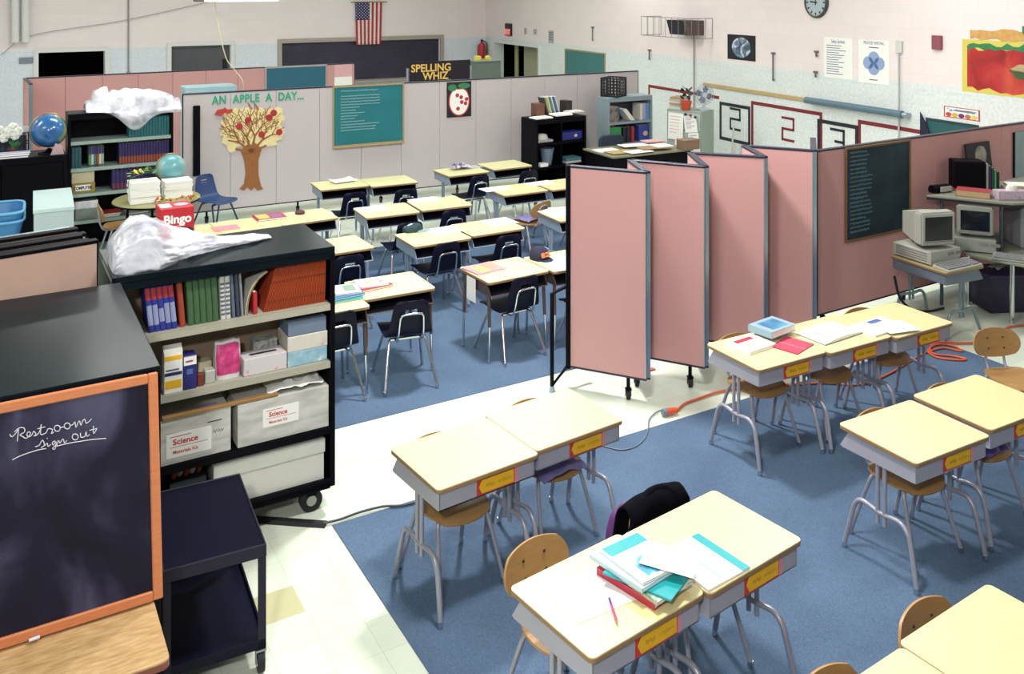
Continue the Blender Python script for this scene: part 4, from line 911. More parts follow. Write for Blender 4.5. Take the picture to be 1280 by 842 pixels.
for px, py, w2, h2, lab, m in ((657, 39, .13, .16, 'small pale notice just past the exit sign', CARDD), (669, 40, .2, .16, 'crumpled pale notice over the far doorway corner', CARD), (689, 46, .26, .3, 'grey notice with rows of print between doorway and green board', CARDD)):
    x, z = RIGHT.loc(px, py); r = thing('wall_notice', lab, 'notice', RIGHT.world(x, 0, z), RIGHT.rz)
    MB().box((-w2 / 2, -0.004, -h2 / 2), (w2 / 2, 0, h2 / 2)).build('sheet', m, r, 0); mb = MB()
    for i in range(4): mb.box((-w2 * .38, -0.005, h2 * (.28 - i * .18)), (w2 * .38, -0.004, h2 * (.36 - i * .18)))
    mb.build('print', mat('grey_print', '706C78', 0.7), r, 0)
r, wd, ht = board('chalkboard', 'green board on the far wall just past the doorway', RIGHT, ((706.5, 61), (757, 66), (757, 120), (706.5, 116)), mat('muted_green_board', '3E7474', 0.7), FRW, 0.03)
# caged speaker
x, z = RIGHT.loc(867, 34); r = thing('caged_speaker', 'dark speaker box inside a thin wire cage high on the wall', 'speaker', RIGHT.world(x, -.012, z), RIGHT.rz)
w_, h_ = wsize(867, 34, 30, 20); w_ = .62
MB().prism([(-0.28, -h_ / 2), (0, -h_ / 2), (0, h_ / 2), (-0.36, h_ / 2)], 'x', -w_ / 2, w_ * .32).build('case', mat('dark_speaker_case', '22202A', 0.6), r, 0)
MB().prism([(-0.28, -h_ / 2), (0, -h_ / 2), (0, h_ / 2), (-0.36, h_ / 2)], 'x', w_ * .32, w_ * .5).build('side_panel', mat('brown_speaker_side', '5A4A48', 0.6), r, 0)
cg = MB(); c0, c1, cz, cy = -1.0, 0.55, h_ * .66, -0.44; WR = 0.006
for zz in (-cz, cz): cg.tube([(c0, 0, zz), (c0, cy, zz), (c1, cy, zz), (c1, 0, zz)], WR, 5)
for i in range(9): xx = c0 + (c1 - c0) * i / 8; cg.cyl((xx, cy, -cz), (xx, cy, cz), WR * .8, seg=5)
for i in range(3): yy = cy * i / 3; cg.cyl((c0, yy, -cz), (c0, yy, cz), WR * .8, seg=5).cyl((c1, yy, -cz), (c1, yy, cz), WR * .8, seg=5)
cg.build('wire_cage', mat('wire_grey', '8A8688', 0.4, 0.5), r, 60)
x2, z2 = RIGHT.loc(869, 47); MB().cyl((x2 - x, -0.016, -z + .9), (x2 - x, -0.016, -h_ / 2), 0.011).build('conduit', mat('brown_conduit', '9A8478', 0.5), r)
for px, py, h2, lab in ((742, 42, .3, 'thin hook fitting on the wall above the green board'), (813, 68, .2, 'small stub fitting on the wall left of the speaker'), (968, 83, .45, 'thin dark hook on the wall under the Earth picture'), (1022, 67, .09, 'upper dark peg beside the safety poster'), (1021, 92.5, .09, 'lower dark peg beside the safety poster')):
    x, z = RIGHT.loc(px, py); tag(MB().box((-.03, -0.05, h2 / 2 - .03), (.03, 0, h2 / 2), 0.004).cyl((0, -0.03, -h2 / 2), (0, -0.03, h2 / 2 - .02), 0.012, seg=8).cyl((0, -.03, -h2 / 2), (0.03, -.03, -h2 / 2 + .02), .01, seg=8).build('wall_hook', mat('dark_fitting', '6A6068', 0.5), loc=RIGHT.world(x, 0, z), rz=RIGHT.rz), lab.replace(' left of', ' beside'), 'hook')
# teal board and pennant behind the pink run
r, wd, ht = board('chalkboard', 'dark teal board on the wall showing just above the pink run', RIGHT, ((1158, 147), (1224, 156), (1224, 220), (1158, 205)), mat('dark_teal_board', '1F5458', 0.7), mat('dark_frame', '24383C', 0.5), 0.03)
x, z = RIGHT.loc(1153, 165, -.02); tag(MB().prism([(0, -.05), (.16, -.05), (.11, .08), (.03, .22), (.0, .26)], 'y', -0.012, 0).build('pennant', mat('navy_cloth', '1A1C34', 0.8), smooth=0, loc=RIGHT.world(x - .02, -.03, z), rz=RIGHT.rz), 'dark navy pennant pointing up beside the dark teal board', 'pennant')
# fire extinguisher
x, z = RIGHT.loc(613, 75); p = BACK.world(-0.20, -.16, BACK.loc(604, 76, -.14)[1])
r = thing('fire_extinguisher', 'red fire extinguisher on the back wall near the room corner', 'fire extinguisher', p, UA)
MB().lathe([(0, 0), (0.085, 0), (0.095, 0.02), (0.095, 0.40), (0.08, 0.46), (0.035, 0.49), (0.03, 0.52), (0, 0.52)], 20).build('cylinder', mat('extinguisher_red', 'B02430', 0.35), r)
MB().box((-0.03, -0.1, 0.53), (0.03, 0.03, 0.55), 0.005).box((-0.02, -0.03, 0.50), (0.02, 0.02, 0.58), .004).build('valve_handle', BLACKM, r, 0); MB().tube([(0.03, -.03, .54), (.12, -.06, .45), (.12, -.05, .2), (.1, -.04, .12)], 0.012, 7, smooth=4).build('hose', RUBBER, r, 60)
MB().box((-.06, .09, .1), (.06, .14, .42)).build('wall_bracket', mat('red_bracket', '8C2A2C', .5), r, 0)
from mathutils import noise
for o in bpy.data.objects:
    if o.parent is None and o.name.startswith('folding_partition'): o['kind'] = 'thing'
def P2(p, z=0.0): return Vector((p[0], p[1], z))
# ------------------------------------------------------------------ bookcases
def bookcase(name, label, W, D, Ht, zb, shelves, loc, rz, body=BLACKM, lip=SHELF, top=BLACKTOP, wheels=True, back=None, t=0.03, group=None, twosided=True):
    r = thing(name, label, 'bookcase', loc, rz, group)
    MB().box((0, 0, Ht - 0.035), (W, D, Ht), 0.004).box((0.0, 0.004, Ht - 0.075), (W, 0.02, Ht - 0.035)).build('top', top, r, 0)
    for x in (0, W - t): MB().box((x, 0, zb), (x + t, D, Ht - 0.035), 0.002).build('side_panel', body, r, 0)
    yb = D * 0.5 if twosided else D - 0.02
    MB().box((t, yb - 0.008, zb), (W - t, yb + 0.008, Ht - 0.075)).build('back_panel', back or body, r, 0)
    for i, z in enumerate(shelves):
        m = lip if i < 2 or not wheels else body
        s = MB().box((t, 0.004, z - 0.018), (W - t, yb - 0.009, z), 0.0).box((t, 0.0, z - 0.038), (W - t, 0.006, z), 0.0).build('shelf', m, r, 0)
    if twosided:
        for z in shelves: MB().box((t, yb + 0.009, z - 0.02), (W - t, D, z)).build('shelf', body, r, 0)
    MB().box((t, 0.0, zb), (W - t, 0.02, zb + 0.05)).box((t, D - .02, zb), (W - t, D, zb + .05)).build('base_rail', body, r, 0)
    if wheels:
        R_ = zb * 0.46
        for x in (0.13, W - 0.13):
            for y in (0.07, D - 0.07):
                f = MB().box((x - 0.05, y - 0.045, zb - 0.008), (x + 0.05, y + 0.045, zb)).box((x - 0.03, y - 0.035, R_ * 1.5), (x + 0.03, y - 0.03, zb - .005)).box((x - 0.03, y + 0.03, R_ * 1.5), (x + 0.03, y + 0.035, zb - .005)).build('caster', body, r, 0)
                MB().cyl((x, y - 0.024, R_), (x, y + 0.024, R_), R_, seg=24).build('wheel', RUBBER, f); MB().cyl((x, y - 0.027, R_), (x, y + 0.027, R_), R_ * .45, seg=16).build('hub', mat('pale_hub', 'A9AEA4', 0.5), f)
    return r
AW, AD, AH = 1.23, 0.62, 1.573
FRr = pz(419, 307.5, AH); FRr.z = 0; AO = FRr - U * AW                      # front corner that meets the cabinet
AB = Frame(AO, UA); ASH = [1.235, 0.892, 0.50, 0.175]
bookcase('rolling_bookcase', 'tall black rolling bookcase full of textbooks, cartons and science boxes', AW, AD, AH, 0.145, ASH, AO, UA, back=mat('tan_back_board', '8A7660', .7))
BO = pz(201, 457, AH); BO.z = 0
bookcase('rolling_bookcase', 'black rolling bookcase seen end-on, chalkboard leaning against its end', AW, AD, AH, 0.145, [1.2, .85, .5, .175], BO, UA + PI / 2)

# ------------------------------------------------------------------ books
def book(name, label, w, t, h, cover, loc, rz, lean=0.0, band=None, cat='book', group=None, base='l', pages=WHITE, depth=None):
    """upright book, spine towards local -y; origin at the lower corner it leans on"""
    r = thing(name, label, cat, loc, rz, group); r.rotation_euler = (0, lean, rz)
    x0 = 0 if base == 'l' else -t; k = min(0.003, t * .15); dp = depth or w
    c = MB().box((x0, 0, 0), (x0 + k, dp, h)).box((x0 + t - k, 0, 0), (x0 + t, dp, h)).box((x0, -0.003, 0), (x0 + t, 0.001, h), min(.002, t * .1))
    c.prism([(x0 + t * (.5 - .5 * math.cos(PI * q / 6)), -.008 * math.sin(PI * q / 6) - .0005 + .0015) for q in range(7)], 'z', 0, h)
    c.build('cover', cover, r, 30)
    MB().box((x0 + k, 0.001, 0.003), (x0 + t - k, dp - 0.004, h - 0.004)).build('pages', pages, r, 0)
    if band:
        for z0, z1, m in band: MB().prism([(x0 + t * (.5 - .5 * math.cos(PI * q / 6)), -.0086 * math.sin(PI * q / 6) + .001) for q in range(7)], 'z', h * z0, h * z1).build('spine_band', m, r, 30)
    return r
def flat_book(name, label, w, d, t, cover, loc, rz, cat='book', group=None, pages=WHITE, art=None):
    """book lying flat, base centre at loc; spine along local -x"""
    r = thing(name, label, cat, loc, rz, group); k = min(0.003, t * .2)
    MB().box((-w / 2, -d / 2, 0), (w / 2, d / 2, k)).box((-w / 2, -d / 2, t - k), (w / 2, d / 2, t)).box((-w / 2 - .002, -d / 2, 0), (-w / 2 + 0.002, d / 2, t)).build('cover', cover, r, 0)
    MB().box((-w / 2 + .002, -d / 2 + .003, k), (w / 2 - .004, d / 2 - .003, t - k)).build('pages', pages, r, 0)
    if art:
        for (x0, y0, x1, y1, m) in art: MB().box((w * x0, d * y0, t), (w * x1, d * y1, t + 0.0006)).build('cover_art', m, r, 0)
    return r
def sheet(name, label, w, d, loc, rz, m=WHITE, t=0.0012, cat='paper', group=None, lines=0, curl=0.0):
    r = thing(name, label, cat, loc, rz, group)
    def fn(a, b): return ((a - .5) * w, (b - .5) * d, t * 1.2 + curl * ((2 * a - 1) ** 2) * b)
    if t > .004 and not curl: MB().box((-w / 2, -d / 2, 0), (w / 2, d / 2, t)).build('sheet', m, r, 0)
    else: MB().grid(fn, 8, 6, min(t, .002)).build('sheet', m, r, 60)
    if lines:
        mb = MB()
        for i in range(lines):
            y = d * (0.38 - 0.76 * i / max(1, lines - 1)); mb.box((-w * .38, y - 0.003, t * 1.6), (w * random.uniform(.05, .38), y + 0.003, t * 1.6 + 0.0004))
        mb.build('writing', mat('grey_print', '706C78', 0.7), r, 0)
    return r
# row 1 of the near bookcase
z1 = ASH[0] + 0.0015; yb = 0.05
def apos(px, z=None, y=None): y = yb if y is None else y; a = AB.loc(px, 400, y); return a[0]
def aw(x, y=None, z=None): return AB.world(x, yb if y is None else y, z1 if z is None else z)
REDB = mat('brick_red_cover', '9E2E2A', 0.6); SIL = mat('pale_spine_print', '8E96B8', .6)
x = 0.315; GB = 'blue books with red heads on the top shelf'
x0b = AB.loc(186, 415, yb)[0]; t = 0.030
for i in range(5): book('textbook', 'blue textbook with a red head band at the cabinet end of the top shelf', .2, t - .001, .245, BLUEC, aw(x0b + i * t), UA, -0.10, [(.72, .98, REDB), (.15, .60, SIL) if i != 2 else (.2, .5, SIL)], group=GB)
xr = x0b + 5 * t + 0.012
book('textbook', 'single tall brick-red book between blue and green textbooks', .2, .03, .275, mat('brick_red_book', '963A22', .6, var=.2), aw(xr), UA, -0.08)
xg = xr + 0.045
for i in range(5): book('textbook', 'dark green textbook in the middle of the top shelf', .2, .031, .25 + .012 * (i == 4), GREENC, aw(xg + i * .0335), UA, -0.055, group='green textbooks on the top shelf')
xw = xg + 5 * .0335 + 0.008
for i in range(2): book('textbook', 'whitish spiral-printed book beside the green textbooks', .2, .026, .245, CARD, aw(xw + i * .029), UA, -0.03, [(.1 + .1 * k, .15 + .1 * k, GREYB) for k in range(8)], group='whitish books on the top shelf')
xk = xw + .064
for i, (tt, hh, m, l) in enumerate(((.018, .27, GREYB, 'slim grey-blue folder leaning beside the whitish books'), (.02, .285, mat('slate_cover', '343C4E', .6), 'slim slate-dark folder, taller than its neighbours on the top shelf'), (.014, .27, mat('pale_cover', '8A8C96', .6), 'slim pale folder next to the curled magazine'))):
    book('folder', l, .21, tt, hh, m, aw(xk), UA, -0.06, cat='folder'); xk += tt + .006
# curled magazine
r = thing('magazine', 'limp yellow and white magazine bending over on the top shelf', 'magazine', aw(xk + .012), UA)
def cm(a, b):
    s = b; return (0.07 * s * s + 0.05 * s ** 4, a * .2, .255 * s - .02 * s ** 4)
MB().grid(cm, 3, 14, .006).build('cover', mat('mustard_cover', '9A7E3E', .6, var=.3), r, 60); MB().grid(lambda a, b: (cm(a, b)[0] - .007, cm(a, b)[1], cm(a, b)[2] + .0), 3, 14, .004).build('pages', CARD, r, 60)
xo = xk + .075
book('textbook', 'short bright red book tucked beside the leaning orange row', .15, .028, .12, mat('bright_red_cover', 'B02A30', .5), aw(xo), UA, 0.12, base='r') if False else None
book('textbook', 'short bright red book tucked beside the leaning orange row', .15, .024, .125, mat('bright_red_cover', 'B02A30', .5), aw(xo - .026), UA, -0.02)
xe = AW - 0.036; n = 34; xs = xo + .028; tt = (xe - xs) / n
proto_o = None
for i in range(n):
    f = i / (n - 1); lean = 0.27 * (1 - f) + 0.03 * f; tk = (tt * math.cos(lean) - .0024) * .88
    p = aw(xs + tt * (i + 1) - 0.012 * f)
    if proto_o is None: proto_o = book('textbook', 'orange textbook in the long leaning row at the open end of the top shelf', .2, tk, .262, ORANGEC, p, UA, lean, [(.62, .66, mat('dark_orange_band', '6E2A12', .6)), (.2, .22, mat('dark_orange_band', '6E2A12', .6))], base='r', group='orange textbooks on the top shelf')
    else:
        o = dup(proto_o, p, UA, proto_o['label']); o.rotation_euler = (0, lean, UA); o.scale = (tk / ((tt * math.cos(.27) - .0024) * .88), 1, 1)
# row 2: cartons
z2 = ASH[1] + 0.001
def cart(name, label, pxr, y0, dep, m, z=None, cat='carton', hover=None, bev=.003, fr=AB, base=None):
    """carton on a shelf from its front-face pixels (x0,ytop,x1) ; stands on z"""
    zz = z2 if z is None else z
    a, b = fr.loc(pxr[0], pxr[1], y0), fr.loc(pxr[2], pxr[1], y0); w = b[0] - a[0]; mid = fr.loc((pxr[0] + pxr[2]) / 2, pxr[1], y0)
    h = hover or (mid[1] - zz); r = thing(name, label, cat, fr.world((a[0] + b[0]) / 2, y0, zz), fr.rz)
    MB().box((-w / 2, 0, 0), (w / 2, dep, h), bev).build('box', m, r, 0)
    return r, w, h
def patch(r, w, h, q, m, name='print'):
    x0, z0, x1, zz1 = q; return MB().box((w * (x0 - .5), -0.0012, h * z0), (w * (x1 - .5), 0.0005, h * zz1)).build(name, m, r, 0)
r, w_, h_ = cart('cleaner_carton', 'white and yellow carton at the cabinet end of the second shelf', (205, 441, 228.4), .015, .08, WHITE)
patch(r, w_, h_, (.04, .82, .96, .93), YEL); patch(r, w_, h_, (.06, .12, .94, .32), YEL); patch(r, w_, h_, (.03, .44, .97, .52), mat('navy_print', '242A5C', .6)); patch(r, w_, h_, (.1, .56, .8, .6), GREYB)
MB().prism([(0, h_), (.08, h_), (.04, h_ + .035)], 'x', -w_ / 2, w_ / 2).build('gable', CARD, r, 0)
r, w_, h_ = cart('blue_carton', 'narrow navy carton with white head beside the yellow and white one', (229.4, 444, 246), .02, .08, mat('navy_carton', '24246E', .5)); patch(r, w_, h_, (.03, .72, .97, .97), WHITE); patch(r, w_, h_, (.15, .8, .7, .86), RED); patch(r, w_, h_, (.25, .45, .7, .6), mat('mid_blue_print', '4E6796', .7))
cart('small_box', 'small cream box behind the navy carton on the second shelf', (247, 452, 265), .12, .07, mat('cream_box', 'B8B092', .7), cat='box')
r, w_, h_ = cart('small_box', 'small white printed box standing on the cream box', (251, 427, 263), .125, .06, CARD, z=z2 + 0.0, cat='box') if False else (None, 0, 0)
cart('small_box', 'tiny brown box in front of the cream box', (246.8, 467, 255), .03, .03, mat('brown_box', '6E2E22', .6), cat='box')
cart('small_box', 'low clear-lidded box between the tiny brown box and the pink bag', (256.5, 463, 269), .045, .06, mat('milky_plastic', 'AEB0A8', .3), cat='box')
# pink bag
a, b = AB.loc(269, 470, .05), AB.loc(303, 470, .05); w_ = b[0] - a[0]
r = thing('sugar_bag', 'slumped white bag with a bright pink panel on the second shelf', 'bag', AB.world((a[0] + b[0]) / 2, .05, z2), UA)
def bag(a, b):
    t = 2 * PI * a; s = math.sin(PI * min(1, b * 1.04 + .02)) ** .35 if b < .97 else .3; e = .55
    cx_, sx_ = math.cos(t), math.sin(t); x = math.copysign(abs(cx_) ** e, cx_); y = math.copysign(abs(sx_) ** e, sx_)
    n_ = .06 * noise.noise(Vector((x * 2, y * 2, b * 4))); th = .05 * (1 - .75 * b ** 3)
    return (x * w_ / 2 * .97 * (1 + n_) * (.94 + .06 * s), y * th * (1 + 2 * n_) + .05, .205 * b + .012 * noise.noise(Vector((x * 3, 5, b))) * b)
MB().grid(bag, 32, 14).build('bag_body', mat('white_bag', 'D6D2D2', .45, bump=.3, bscale=20), r, 180)
def bagp(u, v): p = bag(.75 + (u - .5) * .30, .14 + .8 * v); return (p[0], p[1] - .0025, p[2])
MB().grid(bagp, 10, 10).build('pink_panel', mat_mix('pink_panel', [(.3, '9E2A5A'), (.55, 'C83C7C'), (.8, 'D87AA0')], 18, .35), r, 180)
r, w_, h_ = cart('tissue_box', 'pale floral tissue box with a dark slot, middle of the second shelf', (304.7, 444.5, 358.7), .03, .12, mat_mix('floral_white', [(.45, 'C9CACA'), (.62, 'D4C6CC'), (.72, 'B88FA8')], 26, .6), cat='box'); MB().prism(rrect(-w_ * .32, .045, w_ * .32, .07, .012), 'z', h_, h_ + .0008).build('slot', DARKIN, r, 0)
cart('small_box', 'grey and white box behind the floral tissue box', (317, 425, 347), .17, .1, mat_mix('speckled_grey', [(.4, '7C8480'), (.6, 'B9BAB4')], 40, .6), cat='box')
r, w_, h_ = cart('tissue_box', 'pale blue tissue box at the bottom of the pile of three', (360, 441.5, 409), .03, .2, mat_mix('blue_floral', [(.4, '86AFC2'), (.6, '9CC0CE'), (.72, 'D8DCDC')], 22, .6), cat='box', hover=.085)
r, w_, h_ = cart('tissue_box', 'white flowered tissue box in the middle of the pile of three', (359.5, 424.5, 409.5), .03, .2, mat_mix('white_floral', [(.5, 'D0CCC2'), (.68, 'D2BEB8'), (.75, 'C88A80')], 18, .6), z=z2 + .0865, cat='box', hover=.088)
r, w_, h_ = cart('storage_box', 'slate-grey box on top of the pile of three', (360, 407, 408), .035, .18, mat('slate_box', '6C7C92', .6, var=.12), z=z2 + .176, cat='box', hover=.085); MB().box((-w_ * .45, .03, h_), (w_ * .42, .15, h_ + .018), .006).build('dark_lid_cloth', DARKIN, r, 0)
# row 3: science boxes
z3 = ASH[2] + .001
def science(label, x0p, x1p, ytop, y0, dep, hh, lab, zt=1.0):
    r, w, h = cart('science_box', label, (x0p, ytop, x1p), y0, dep, mat_mix('worn_white_board', [(.35, 'B0AFA8'), (.6, 'CBCAC4')], 5, .8, (1, 1, 4)), z=z3, cat='box', hover=hh)
    lw, lh, lx, lz = lab
    MB().box((lx - lw / 2, -.0015, lz - lh / 2), (lx + lw / 2, .0005, lz + lh / 2)).build('paper_label', WHITE, r, 0)
    text('Science', lh * .34, REDL, r, face(lx - lw * .08, -.0016, lz + lh * .14), bold=.001, name='red_lettering'); text('Materials Kit', lh * .2, REDL, r, face(lx - lw * .08, -.0016, lz - lh * .28), bold=.0003, name='red_lettering')
    MB().box((lx - lw * .42, -.002, lz - lh * .07), (lx + lw * .42, -.0015, lz - lh * .05)).box((lx - lw * .42, -.002, lz + lh * .36), (lx + lw * .05, -.0015, lz + lh * .39)).build('red_rules', REDL, r, 0)
    return r, w, h
xl = AB.loc(288.5, 560, .02)[0]; xl0 = AB.loc(170, 580, .02)[0]
r, w_, h_ = science('white science kit box beside the leaning chalkboard, purple paper in its open top', 172, 288.5, 512, .02, .26, .235, (.24, .13, .02, .10))
mb = MB(); scribble(mb, w_ * .30, w_ * .42, -.002, .13, .014, .0015, 9, 21); mb.box((w_ * .24, -.002, .185), (w_ * .40, -.0015, .19)); mb.build('ink_marks', INK, r, 0)
MB().prism([(w_ * .05, h_), (w_ * .42, h_), (w_ * .36, h_ + .03), (w_ * .2, h_ + .035)], 'y', .05, .056).build('purple_paper', mat('mauve_paper', '8E78A8', .7), r, 0)
MB().box((-w_ / 2, .0, h_), (w_ / 2, .004, h_ + .012)).build('flap', CARD, r, 0)
r2_, w2_, h2_ = science('white science kit box at the open end, crumpled paper heaped on it', 297, 411, 490, .015, .26, .245, (.21, .105, -.02, .135))
stx = AB.loc(203, 508, .012)[0]
def crumple(name, label, loc, rz, w, d, h, sd, m, cat='paper', base=0.0, thick=.0015, fine=9):
    r = thing(name, label, cat, loc, rz)
    def fn(a, b):
        x, y = (a - .5) * 2, (b - .5) * 2; e = max(0, 1 - (x * x + y * y) * .5)
        return (x * w / 2 * (1 + .15 * noise.noise(Vector((y * 2, sd, 0)))), y * d / 2 * (1 + .15 * noise.noise(Vector((x * 2, 0, sd)))), base + h * e * (.65 + .7 * noise.noise(Vector((x * fine * .3 + sd, y * fine * .3, 1)))) + .12 * h * noise.noise(Vector((x * fine, y * fine, sd))) + h * .3)
    MB().grid(fn, 22, 16, thick).build('sheet', m, r, 25); return r
cx_ = AB.loc(366, 485, .10)[0]; crumple('crumpled_paper', 'crumpled white paper on the science box at the open end', AB.world(cx_, .125, z3 + h2_ + .004), UA, .32, .20, .05, 3, WHITE)
a, b = AB.loc(203, 509, .012), AB.loc(348, 474.5, .012)
tag(MB().box((0, 0, 0), (b[0] - a[0], .03, .018), .002).build('yardstick', mat('stick_wood', '9A7440', .55, var=.15, stretch=(1, 8, 8)), smooth=0, loc=AB.world(a[0], .012, z3 + .2475 + .002), rz=UA), 'wooden yardstick laid across the two science boxes', 'yardstick')
# row 4: long white box with lid
z4 = ASH[3] + .001
r, w_, h_ = cart('storage_box', 'long white lidded box on the lowest shelf of the rolling bookcase', (268, 560, 405), .025, .27, CARD, z=z4, cat='box', hover=.25)
MB().box((-w_ / 2 - .006, -.006, h_ - .075), (w_ / 2 + .006, .276, h_ + .006), .003).build('lid', mat('lid_card', 'C4C5BC', .75), r, 0)
r, w_, h_ = cart('basket', 'small dark basket of orange odds and ends on the lowest shelf', (212, 600, 258), .04, .15, mat('dark_basket', '24303A', .6), z=z4, cat='basket', hover=.21)
for i in range(5): MB().cyl((w_ * (-.36 + .17 * i), .06 + .02 * (i % 2), h_ - .01), (w_ * (-.32 + .17 * i), .05, h_ + .035), .014, seg=8).build('marker', (ORANGEC, CARD)[i % 2], r)

# plastic wrapping --------------------------------------------------
def plastic_mat():
    m = bpy.data.materials.new('cloudy_plastic'); m.use_nodes = True; n, l, b = nodes_of(m)
    b.inputs['Base Color'].default_value = rgb('D9DBE6'); b.inputs['Roughness'].default_value = .28; b.inputs['Specular IOR Level'].default_value = .7
    tc = n.new('ShaderNodeTexCoord'); nz = n.new('ShaderNodeTexNoise'); nz.inputs['Scale'].default_value = 9; nz.inputs['Detail'].default_value = 6; nz.inputs['Distortion'].default_value = 1.0; l.new(tc.outputs['Object'], nz.inputs['Vector'])
    bp = n.new('ShaderNodeBump'); bp.inputs['Strength'].default_value = .6; bp.inputs['Distance'].default_value = .03; l.new(nz.outputs['Fac'], bp.inputs['Height']); l.new(bp.outputs['Normal'], b.inputs['Normal'])
    tr = n.new('ShaderNodeBsdfTransparent'); mx = n.new('ShaderNodeMixShader'); cr = n.new('ShaderNodeMapRange'); cr.inputs[1].default_value = .35; cr.inputs[2].default_value = .6; cr.inputs[3].default_value = .30; cr.inputs[4].default_value = .92
    n2 = n.new('ShaderNodeTexNoise'); n2.inputs['Scale'].default_value = 5; n2.inputs['Detail'].default_value = 3; l.new(tc.outputs['Object'], n2.inputs['Vector']); l.new(n2.outputs['Fac'], cr.inputs[0])
    l.new(cr.outputs[0], mx.inputs[0]); l.new(tr.outputs[0], mx.inputs[1]); l.new(b.outputs[0], mx.inputs[2]); l.new(mx.outputs[0], n['Material Output'].inputs['Surface']); return m
PLAS = plastic_mat()
def ridged(p, sc): return 1 - 2 * abs(noise.noise(p * sc))
r = thing('plastic_bag', 'bundle of crumpled clear plastic on top of the near rolling bookcase', 'plastic bag', AB.world(0, 0, AH + .004), UA)
xa, xb = AB.loc(136, 320, .25)[0], AB.loc(345, 292, .25)[0]
def bun(a, b):
    t = 2 * PI * b; x = xa + (xb - xa) * a
    env = math.sin(PI * min(1, (a * 1.02 + .02)) ** .42) ** .6 if 0 < a < 1 else 0.0
    env = max(env, .6 - max(0, a - .9) * 4 if a > .5 else 0); hh = (.125 * math.exp(-((a - .14) / .2) ** 2) + .085 * math.exp(-((a - .42) / .3) ** 2) + .04) * env; ww = (.16 * math.exp(-((a - .16) / .3) ** 2) + .085) * max(.45, env)
    p = Vector((x * 2.2, math.cos(t) * 2, math.sin(t) * 2)); k = 1 + .20 * ridged(p, 1.3) + .14 * ridged(p, 3.1) + .07 * ridged(p, 7)
    yc = .19 + .20 * a
    y = yc + math.cos(t) * ww * k; z = max(0.0, hh * .5 + math.sin(t) * hh * .55 * k)
    return (x, max(-.01, min(y, .60)), z)
MB().grid(bun, 120, 70).build('film', PLAS, r, 180)
# ------------------------------------------------------------------ foreground: table, leaning chalkboard, cart
TZ = 0.72
TB = pz(213, 824, TZ); tbu, tbv = (TB - RC).dot(U), (TB - RC).dot(V)
r = thing('wooden_table', 'scuffed light wooden table top in front of the leaning chalkboard', 'table', P2(TB), UA)
tw_, td_ = 1.15, 0.43
MB().prism(rrect(-tw_, 0, 0, td_, .03), 'z', TZ - .006, TZ).build('tabletop', WOODT, r, 50)
MB().prism(rrect(-tw_ - .001, -.001, .001, td_ + .001, .031), 'z', TZ - .03, TZ - .006).build('edge_band', mat('red_brown_edge', '7A3E2C', .5), r, 50)
MB().box((-tw_ + .03, .02, TZ - .13), (-.03, .03, TZ - .03)).box((-.04, .03, TZ - .13), (-.03, td_ - .03, TZ - .03)).box((-tw_ + .03, .03, TZ - .13), (-tw_ + .04, td_ - .03, TZ - .03)).build('apron', BLACKM, r, 0)
for x in (-tw_ + .06, -.06):
    for y in (.05, td_ - .05): MB().cyl((x, y, 0), (x, y, TZ - .03), .02).build('leg', BLACKM, r)
# board leaning: foot on the table, head against the bookcase end
b0 = pz(204, 747, TZ + .007); bh = 0.845; bw = 1.02
gap = (b0 - BO).dot(V); lean = math.asin(min(.3, max(.03, (-gap - .036) / bh)))
r = thing('chalkboard', 'orange-framed blackboard chalked Restroom sign out, leaning on the bookcase end', 'chalkboard', b0, UA); r.rotation_euler = (-lean, 0, UA)
fw = .037
MB().box((-bw + fw, .006, fw), (-fw, .016, bh - fw)).build('slate', mat_mix('chalky_slate', [(.38, '08071A'), (.48, '110F26'), (.57, '2A2840'), (.70, '504E68')], 3.2, .75, (1, 1, .6), detail=7, dist=.6, spec=.3), r, 0)
MB().box((-bw, 0, 0), (-bw + fw, .022, bh), .004).box((-fw, 0, 0), (0, .022, bh), .004).box((-bw + fw, 0, bh - fw), (-fw, .022, bh), .004).box((-bw + fw, -.006, 0), (-fw, .022, fw), .004).build('frame', WOODF, r, 0)
bpy.context.view_layer.update(); Mi = r.matrix_world.inverted(); nn = (r.matrix_world.to_3x3() @ Vector((0, 1, 0))).normalized()
def bl(cx, cy):
    P = pplane(cx / 4, 420 + cy / 4, r.matrix_world @ Vector((0, .006, 0)), nn); q = Mi @ P; return Vector((q.x, .0045, q.z))
def loop(cx, cy, rx, ry, n=9): return [(cx + rx * math.cos(2 * PI * i / n), cy - ry * math.sin(2 * PI * i / n)) for i in range(n + 1)]
